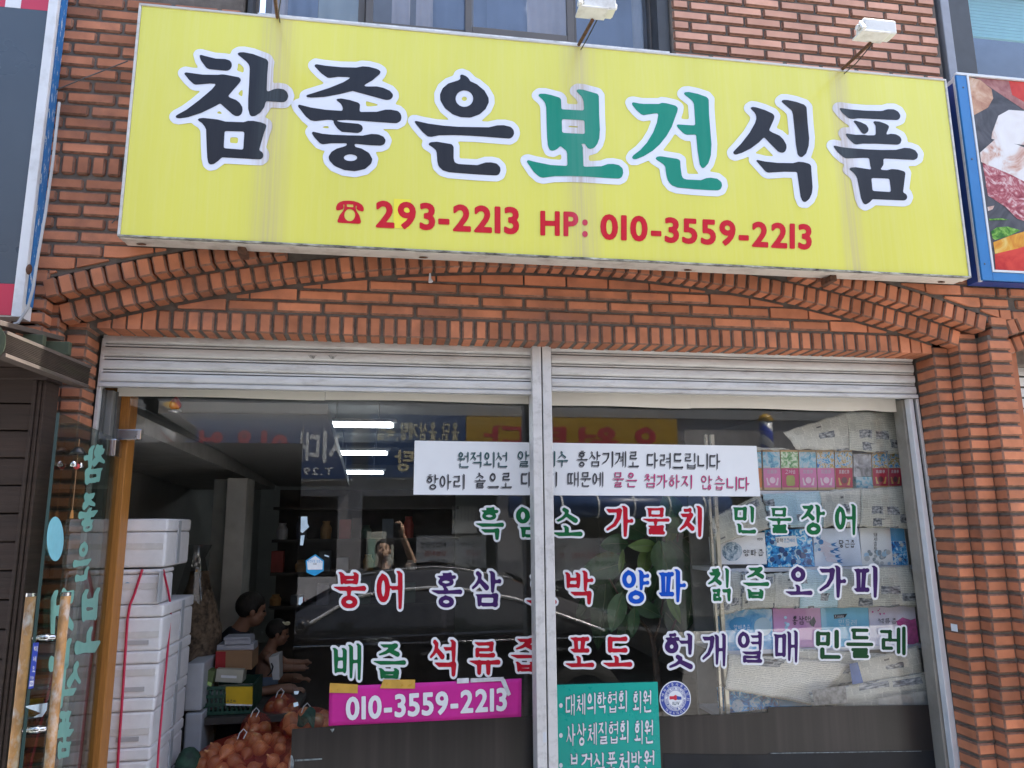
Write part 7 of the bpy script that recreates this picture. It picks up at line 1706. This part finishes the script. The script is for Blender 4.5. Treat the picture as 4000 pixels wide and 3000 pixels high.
def opp(u, v): p = at(u, v, 7.84); return p.x, p.z
x0, z1 = opp(1165, 2255); x1, z0 = opp(1305, 2480)
t = thing('poster', 'pale poster with red words on the far column, mirrored at the left glass edge', 'poster', ((x0 + x1) / 2, YO, z0))
MB().box(x0, x1, YO + .0, YO + .02, z0, z1).build('sheet', mat('poster_grey', (.42, .41, .43), .6), t)
line_mesh('친절봉사', lambda a, b: Vector((x1 - .06 + (x0 - x1 + .12) * a, YO + .0225, z0 + .42 + .09 * b)), OR, 'printed_word', t, 'gothic', w=.07)
line_mesh('매주 월요일', lambda a, b: Vector((x1 - .06 + (x0 - x1 + .12) * a, YO + .0225, z0 + .16 + .05 * b)), OR, 'printed_word', t, 'gothic', w=.07)
def pole(label, u, va, vb, cols):
    x, zt = opp(u, va); _, zb_ = opp(u, vb)
    t = thing('barber_pole', label, 'barber pole', (x, YO + .25, zb_), 'barber poles across the street')
    st = NT('pole_stripes'); sp = st.n('SeparateXYZ'); st.l(st.pos(), sp.inputs[0])
    q = st.math('SINE', st.math('MULTIPLY', st.math('ADD', st.math('MULTIPLY', sp.outputs[0], .9), sp.outputs[2]), 19))
    st.base(st.ramp(st.mr(q, -1, 1), [(.0, (.6, .6, .6)), (.42, (.6, .6, .6)), (.46, cols[0]), (.7, cols[0]), (.74, cols[1])], 'CONSTANT'), .3)
    m = MB(); m.lathe((x, YO + .25, zb_), [(0, 0), (.1, 0), (.1, zt - zb_), (0, zt - zb_)], 16); m.build('glass_drum', st.mat, t, smooth=True)
    m = MB(); m.lathe((x, YO + .25, zt), [(.11, 0), (.115, .05), (.08, .1), (0, .13)], 16); m.build('cap', OY, t, smooth=True)
    MB().box(x - .03, x + .03, YO + .0, YO + .15, zb_ + .2, zb_ + .3).build('bracket', FRAME, t)
pole('blue and white barber pole mirrored at the upper right of the glass', 2962, 1655, 1790, ((.02, .05, .3), (.02, .05, .3)))
pole('red and white barber pole mirrored in the pane over the doorway', 683, 1612, 1770, ((.4, .04, .03), (.5, .5, .5)))
x0, z1 = opp(1432, 2078); x1, z0 = opp(1532, 2420)
t = thing('cabinet', 'tall pale cabinet across the street, mirrored behind the photographer', 'cabinet', ((x0 + x1) / 2, YO - 1, z0))
MB().box(x0, x1, YO - .25, YO - .05, .1, z1).build('body', mat('cabinet_beige', (.46, .45, .38), .6), t, bevel=.01)
MB().box(x0 + .03, x0 + .13, YO - .045, YO - .03, z1 - .5, z1 - .1).build('green_panel', mat('panel_mint', (.3, .45, .36), .6), t)
x0, z1 = opp(1775, 1975); x1, z0 = opp(1875, 2085)
t = thing('window', 'small bright barred window across the street, mirrored by the first green word', 'window', ((x0 + x1) / 2, YO - 1, z0))
MB().box(x0, x1, YO - .4, YO - .38, z0, z1).build('panel', mat('bright_panel', (.62, .60, .54), .7), t)
for k in range(7): x = x0 + (x1 - x0) * (k + .5) / 7; MB().box(x - .008, x + .008, YO - .37, YO - .35, z0 + .2, z1).build('bar', FRAMED, t)
# black car parked before the shop
PAINT = mat('car_black', (.012, .012, .014), .12, var=.1, coat=1.0, spec=.6); CGL = mat('car_glass', (.012, .014, .016), .04, spec=.7); TYRE = mat('tyre', (.02, .02, .02), .85); ALLOY = mat('alloy', (.45, .45, .47), .3, .8)
car = thing('car', 'black parked sedan with chrome window trim, close before the camera', 'car', (.42, -2.72, 0))
cx, yc = .13, -2.72; HWID = .86
zroof = at(2650, 2964, -2.28).z
def sect(x):                                                   # half-width and height of the lower body along the car
    return None
side = [(-2.25, .32), (-2.28, .55), (-2.2, .70), (-1.9, .79), (-1.0, .88), (1.35, .90), (1.95, .88), (2.22, .84), (2.3, .60), (2.25, .32)]
m = MB()
ys = [(-1, -.12), (-.97, -.02), (-.9, 0), (.9, 0), (.97, -.02), (1, -.12)]
for i in range(len(ys) - 1):
    (a, za), (b, zb_) = ys[i], ys[i + 1]
    for j in range(len(side) - 1):
        (x0, z0), (x1, z1) = side[j], side[j + 1]
        k0 = za if 1 < j < 8 else 0; 
        P = lambda x, z, q, dz: (cx + x * (1 - .02 * abs(q)), yc + q * HWID, max(.3, z + (dz if z > .6 else 0)))
        m.face([P(x0, z0, a, za), P(x1, z1, a, za), P(x1, z1, b, zb_), P(x0, z0, b, zb_)])
for q in (-1, 1):
    pts = [(cx + x * .98, yc + q * HWID, max(.3, z - (.12 if z > .6 else 0))) for x, z in side]; m.face(pts if q < 0 else pts[::-1])
m.box(cx - 2.2, cx + 2.2, yc - .8, yc + .8, .22, .32)
m.build('body', PAINT, car, smooth=False)
zr0 = zroof
roof = [(-1.02, .885), (-.40, zr0 - .055), (-.05, zr0 - .014), (.25, zr0), (.45, zr0 - .018), (.9, zr0 - .10), (1.72, .90)]
hw = lambda z: .80 - .36 * (z - .88) / (zr0 - .88)
m = MB()
for j in range(len(roof) - 1):
    (x0, z0), (x1, z1) = roof[j], roof[j + 1]
    for (a, da), (b, db) in (((-1, -.035), (-.75, 0)), ((-.75, 0), (0, .012)), ((0, .012), (.75, 0)), ((.75, 0), (1, -.035))):
        m.face([(cx + x0, yc + a * hw(z0), z0 + da), (cx + x1, yc + a * hw(z1), z1 + da), (cx + x1, yc + b * hw(z1), z1 + db), (cx + x0, yc + b * hw(z0), z0 + db)])
m.build('roof', PAINT, car, smooth=True)
for nm, j in (('windscreen', 0), ('rear_window', len(roof) - 2)):
    (x0, z0), (x1, z1) = roof[j], roof[j + 1]; m = MB(); e = .004 * (-1 if j == 0 else 1)
    m.face([(cx + x0 + e, yc - .72 * hw(z0), z0 + .006), (cx + x1 + e, yc - .72 * hw(z1), z1 + .006), (cx + x1 + e, yc + .72 * hw(z1), z1 + .018), (cx + x0 + e, yc + .72 * hw(z0), z0 + .018)]); m.build(nm, CGL, car)
for q in (-1, 1):
    lo = .82
    top = [(x, max(lo, z - .17)) for x, z in roof]
    def sd(x, z, off=.006): return (cx + x, yc + q * (hw(z) + off), z - .0)
    m = MB()
    for (x0, z0), (x1, z1) in zip(top[:-1], top[1:]): m.face([sd(x0, .80, .0), sd(x1, .80, .0), sd(x1, z1 + .14, .0), sd(x0, z0 + .14, .0)])
    m.build('side_panel', PAINT, car)
    for xa_, xb_ in ((-.72, .28), (.33, 1.28)):
        xs = np.linspace(xa_, xb_, 9); tp = [float(np.interp(x, [a for a, _ in top], [b for _, b in top])) - .02 for x in xs]
        m = MB()
        for i in range(8): m.face([sd(xs[i], lo + .015), sd(xs[i + 1], lo + .015), sd(xs[i + 1], max(lo + .02, tp[i + 1])), sd(xs[i], max(lo + .02, tp[i]))])
        m.build('side_window', CGL, car)
    xs = np.linspace(-.95, 1.6, 26); L = [sd(x, max(lo + .0, float(np.interp(x, [a for a, _ in top], [b for _, b in top]))), .012) for x in xs]
    m = MB(); m.tube(L, .017, 6); m.build('window_trim', mat('bright_trim', (.8, .8, .82), .15, .6), car, smooth=True)
    m = MB(); m.tube([sd(-.95, lo, .012), sd(1.6, lo, .012)], .007, 6); m.build('window_trim', CHROME, car, smooth=True)
    m = MB(); m.ball((cx - .78, yc + q * (HWID + .06), .98), .10, 12, 8, (.6, 1, .65)); m.build('mirror', PAINT, car, smooth=True)
    for x in (.12, 1.12): m = MB(); m.tube([(cx + x, yc + q * (HWID + .012), .74), (cx + x + .2, yc + q * (HWID + .012), .745)], .012, 8); m.build('door_handle', CHROME, car)
    for x in (-1.42, 1.42):
        m = MB(); m.lathe((cx + x, yc + q * (HWID - .2), .32), [(.2, 0), (.32, .01), (.325, .1), (.32, .2), (.22, .215)], 28, ax=Vector((0, q, 0))); o = m.build('wheel', TYRE, car, smooth=True)
        m = MB(); m.lathe((cx + x, yc + q * (HWID - .03), .32), [(0, .03), (.06, .035), (.21, .02), (.22, .0)], 20, ax=Vector((0, q, 0))); m.build('rim', ALLOY, o)
    m = MB(); m.ball((cx - 2.15, yc + q * .62, .66), .14, 12, 8, (.6, 1.1, .5)); m.build('headlight', CGL, car, smooth=True)
    m = MB(); m.ball((cx + 2.22, yc + q * .62, .74), .14, 12, 8, (.4, 1.2, .5)); m.build('taillight', mat('tail_red', (.3, .01, .01), .2), car, smooth=True)
m = MB(); m.tube([(cx + x, yc + .955 * hw(z), z - .012) for x, z in roof[1:6]], .006, 7); m.build('roof_trim', mat('bright_trim', (.8, .8, .82), .15, .6), car, smooth=True)
# the photographer, mirrored small in the glass
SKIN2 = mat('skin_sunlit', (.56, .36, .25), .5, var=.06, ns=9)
fc = Vector((-.08, -3.90, 1.46))
ph = thing('person', 'photographer in a dark shirt holding up a phone, mirrored in the left glass', 'person', (fc.x, fc.y - .05, 0))
m = MB(); f, r, u = head(m, fc, (.04, .92, .38), (0, -.3, 1))
nk = fc + Vector((0, -.05, -.12)); ch = fc + Vector((0, -.06, -.34)); pel = fc + Vector((0, -.05, -.68))
m.tube([fc + Vector((0, -.02, -.03)), nk, ch + Vector((0, 0, .14))], [.052, .05, .07], 10)
m.tube([ch + Vector((0, 0, .13)), ch, ch + Vector((0, .01, -.2)), pel], [.08, .135, .125, .14], 12)
hand = Vector((.085, -3.445, 1.71))
sR = ch + Vector((.18, 0, .08)); eR = Vector((.22, -3.66, 1.36)); wR = hand + Vector((.02, -.035, -.075))
m.tube([ch + Vector((.07, 0, .08)), sR, eR, wR], [.07, .054, .042, .029], 10)
m.tube([wR, wR + Vector((-.004, .012, .035)), wR + Vector((-.012, .018, .075))], [.027, .034, .036], 10)
kn = wR + Vector((-.015, .02, .085))
for q in range(4):                                             # fingers over the top and front edge of the phone
    b = kn + Vector((.012 - .0 * q, -.008 + .002 * q, -.01 - .017 * q + .03)); L = (.030, .034, .033, .027)[q]
    m.tube([b, b + Vector((-.018, .020, .012)), b + Vector((-.018 - L, .024, .010)), b + Vector((-.018 - 1.7 * L, .012, .006))], [.0095, .009, .0085, .007], 7)
m.tube([wR + Vector((-.01, -.004, .03)), wR + Vector((-.035, -.006, .045)), wR + Vector((-.058, -.002, .062))], [.012, .0105, .0085], 7)
sL = ch + Vector((-.18, 0, .08)); eL = sL + Vector((-.05, .02, -.28)); wL = eL + Vector((.06, .16, -.12))
m.tube([ch + Vector((-.07, 0, .08)), sL, eL, wL], [.07, .054, .042, .029], 10); m.tube([wL, wL + Vector((.02, .05, -.04))], [.028, .036], 8)
for q in range(4): b = wL + Vector((.02 + .016 * (q - 1.5), .05, -.045)); m.tube([b, b + Vector((.005, .03, -.03)), b + Vector((.008, .035, -.055))], [.009, .0085, .007], 6)
m.tube([wL + Vector((.03, .02, -.02)), wL + Vector((.06, .045, -.035))], [.011, .009], 6)
for k in (-1, 1): m.tube([pel + Vector((k * .08, 0, -.03)), pel + Vector((k * .1, .02, -.4)), pel + Vector((k * .11, -.02, -.74)), pel + Vector((k * .11, .1, -.755))], [.1, .07, .045, .045], 10)
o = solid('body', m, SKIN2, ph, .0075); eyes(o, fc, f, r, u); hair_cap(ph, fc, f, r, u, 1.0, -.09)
m = MB(); m.tube([ch + Vector((0, 0, .15)), ch, ch + Vector((0, .01, -.2)), pel], [.08, .155, .145, .155], 14)
m.tube([ch + Vector((.07, 0, .09)), sR, sR.lerp(eR, .55)], [.09, .074, .066], 10); m.tube([ch + Vector((-.07, 0, .09)), sL, sL.lerp(eL, .55)], [.09, .074, .066], 10); solid('shirt', m, mat('shirt_black', (.018, .014, .014), .8), ph, .012)
m = MB()
for k in (-1, 1): m.tube([pel + Vector((k * .06, 0, 0)), pel + Vector((k * .1, .02, -.4)), pel + Vector((k * .11, -.02, -.70))], [.14, .09, .065], 10)
solid('trousers', m, mat('trousers_grey', (.05, .05, .055), .85), ph, .014)
pn = thing('phone', 'phone in an open wallet case held up by the photographer', 'phone', (.03, -3.43, 1.65))
MB().box(-.055, .095, -3.432, -3.424, 1.672, 1.742).build('handset', mat('phone_black', (.02, .02, .022), .2), pn, bevel=.003)
for x in (-.012, .012, .034): m = MB(); m.lathe((x, -3.424, 1.72), [(0, .002), (.006, .002), (.007, 0)], 12, ax=Vector((0, 1, 0))); m.build('camera_lens', CGL, pn)
MB().box(-.045, .045, -3.440, -3.434, 1.53, 1.672).build('case_flap', mat('case_leather', (.045, .045, .05), .6), pn, bevel=.003)
MB().box(-.045, -.005, -3.4338, -3.4325, 1.676, 1.738).build('case_cover', mat('case_tan', (.30, .24, .17), .6), pn)
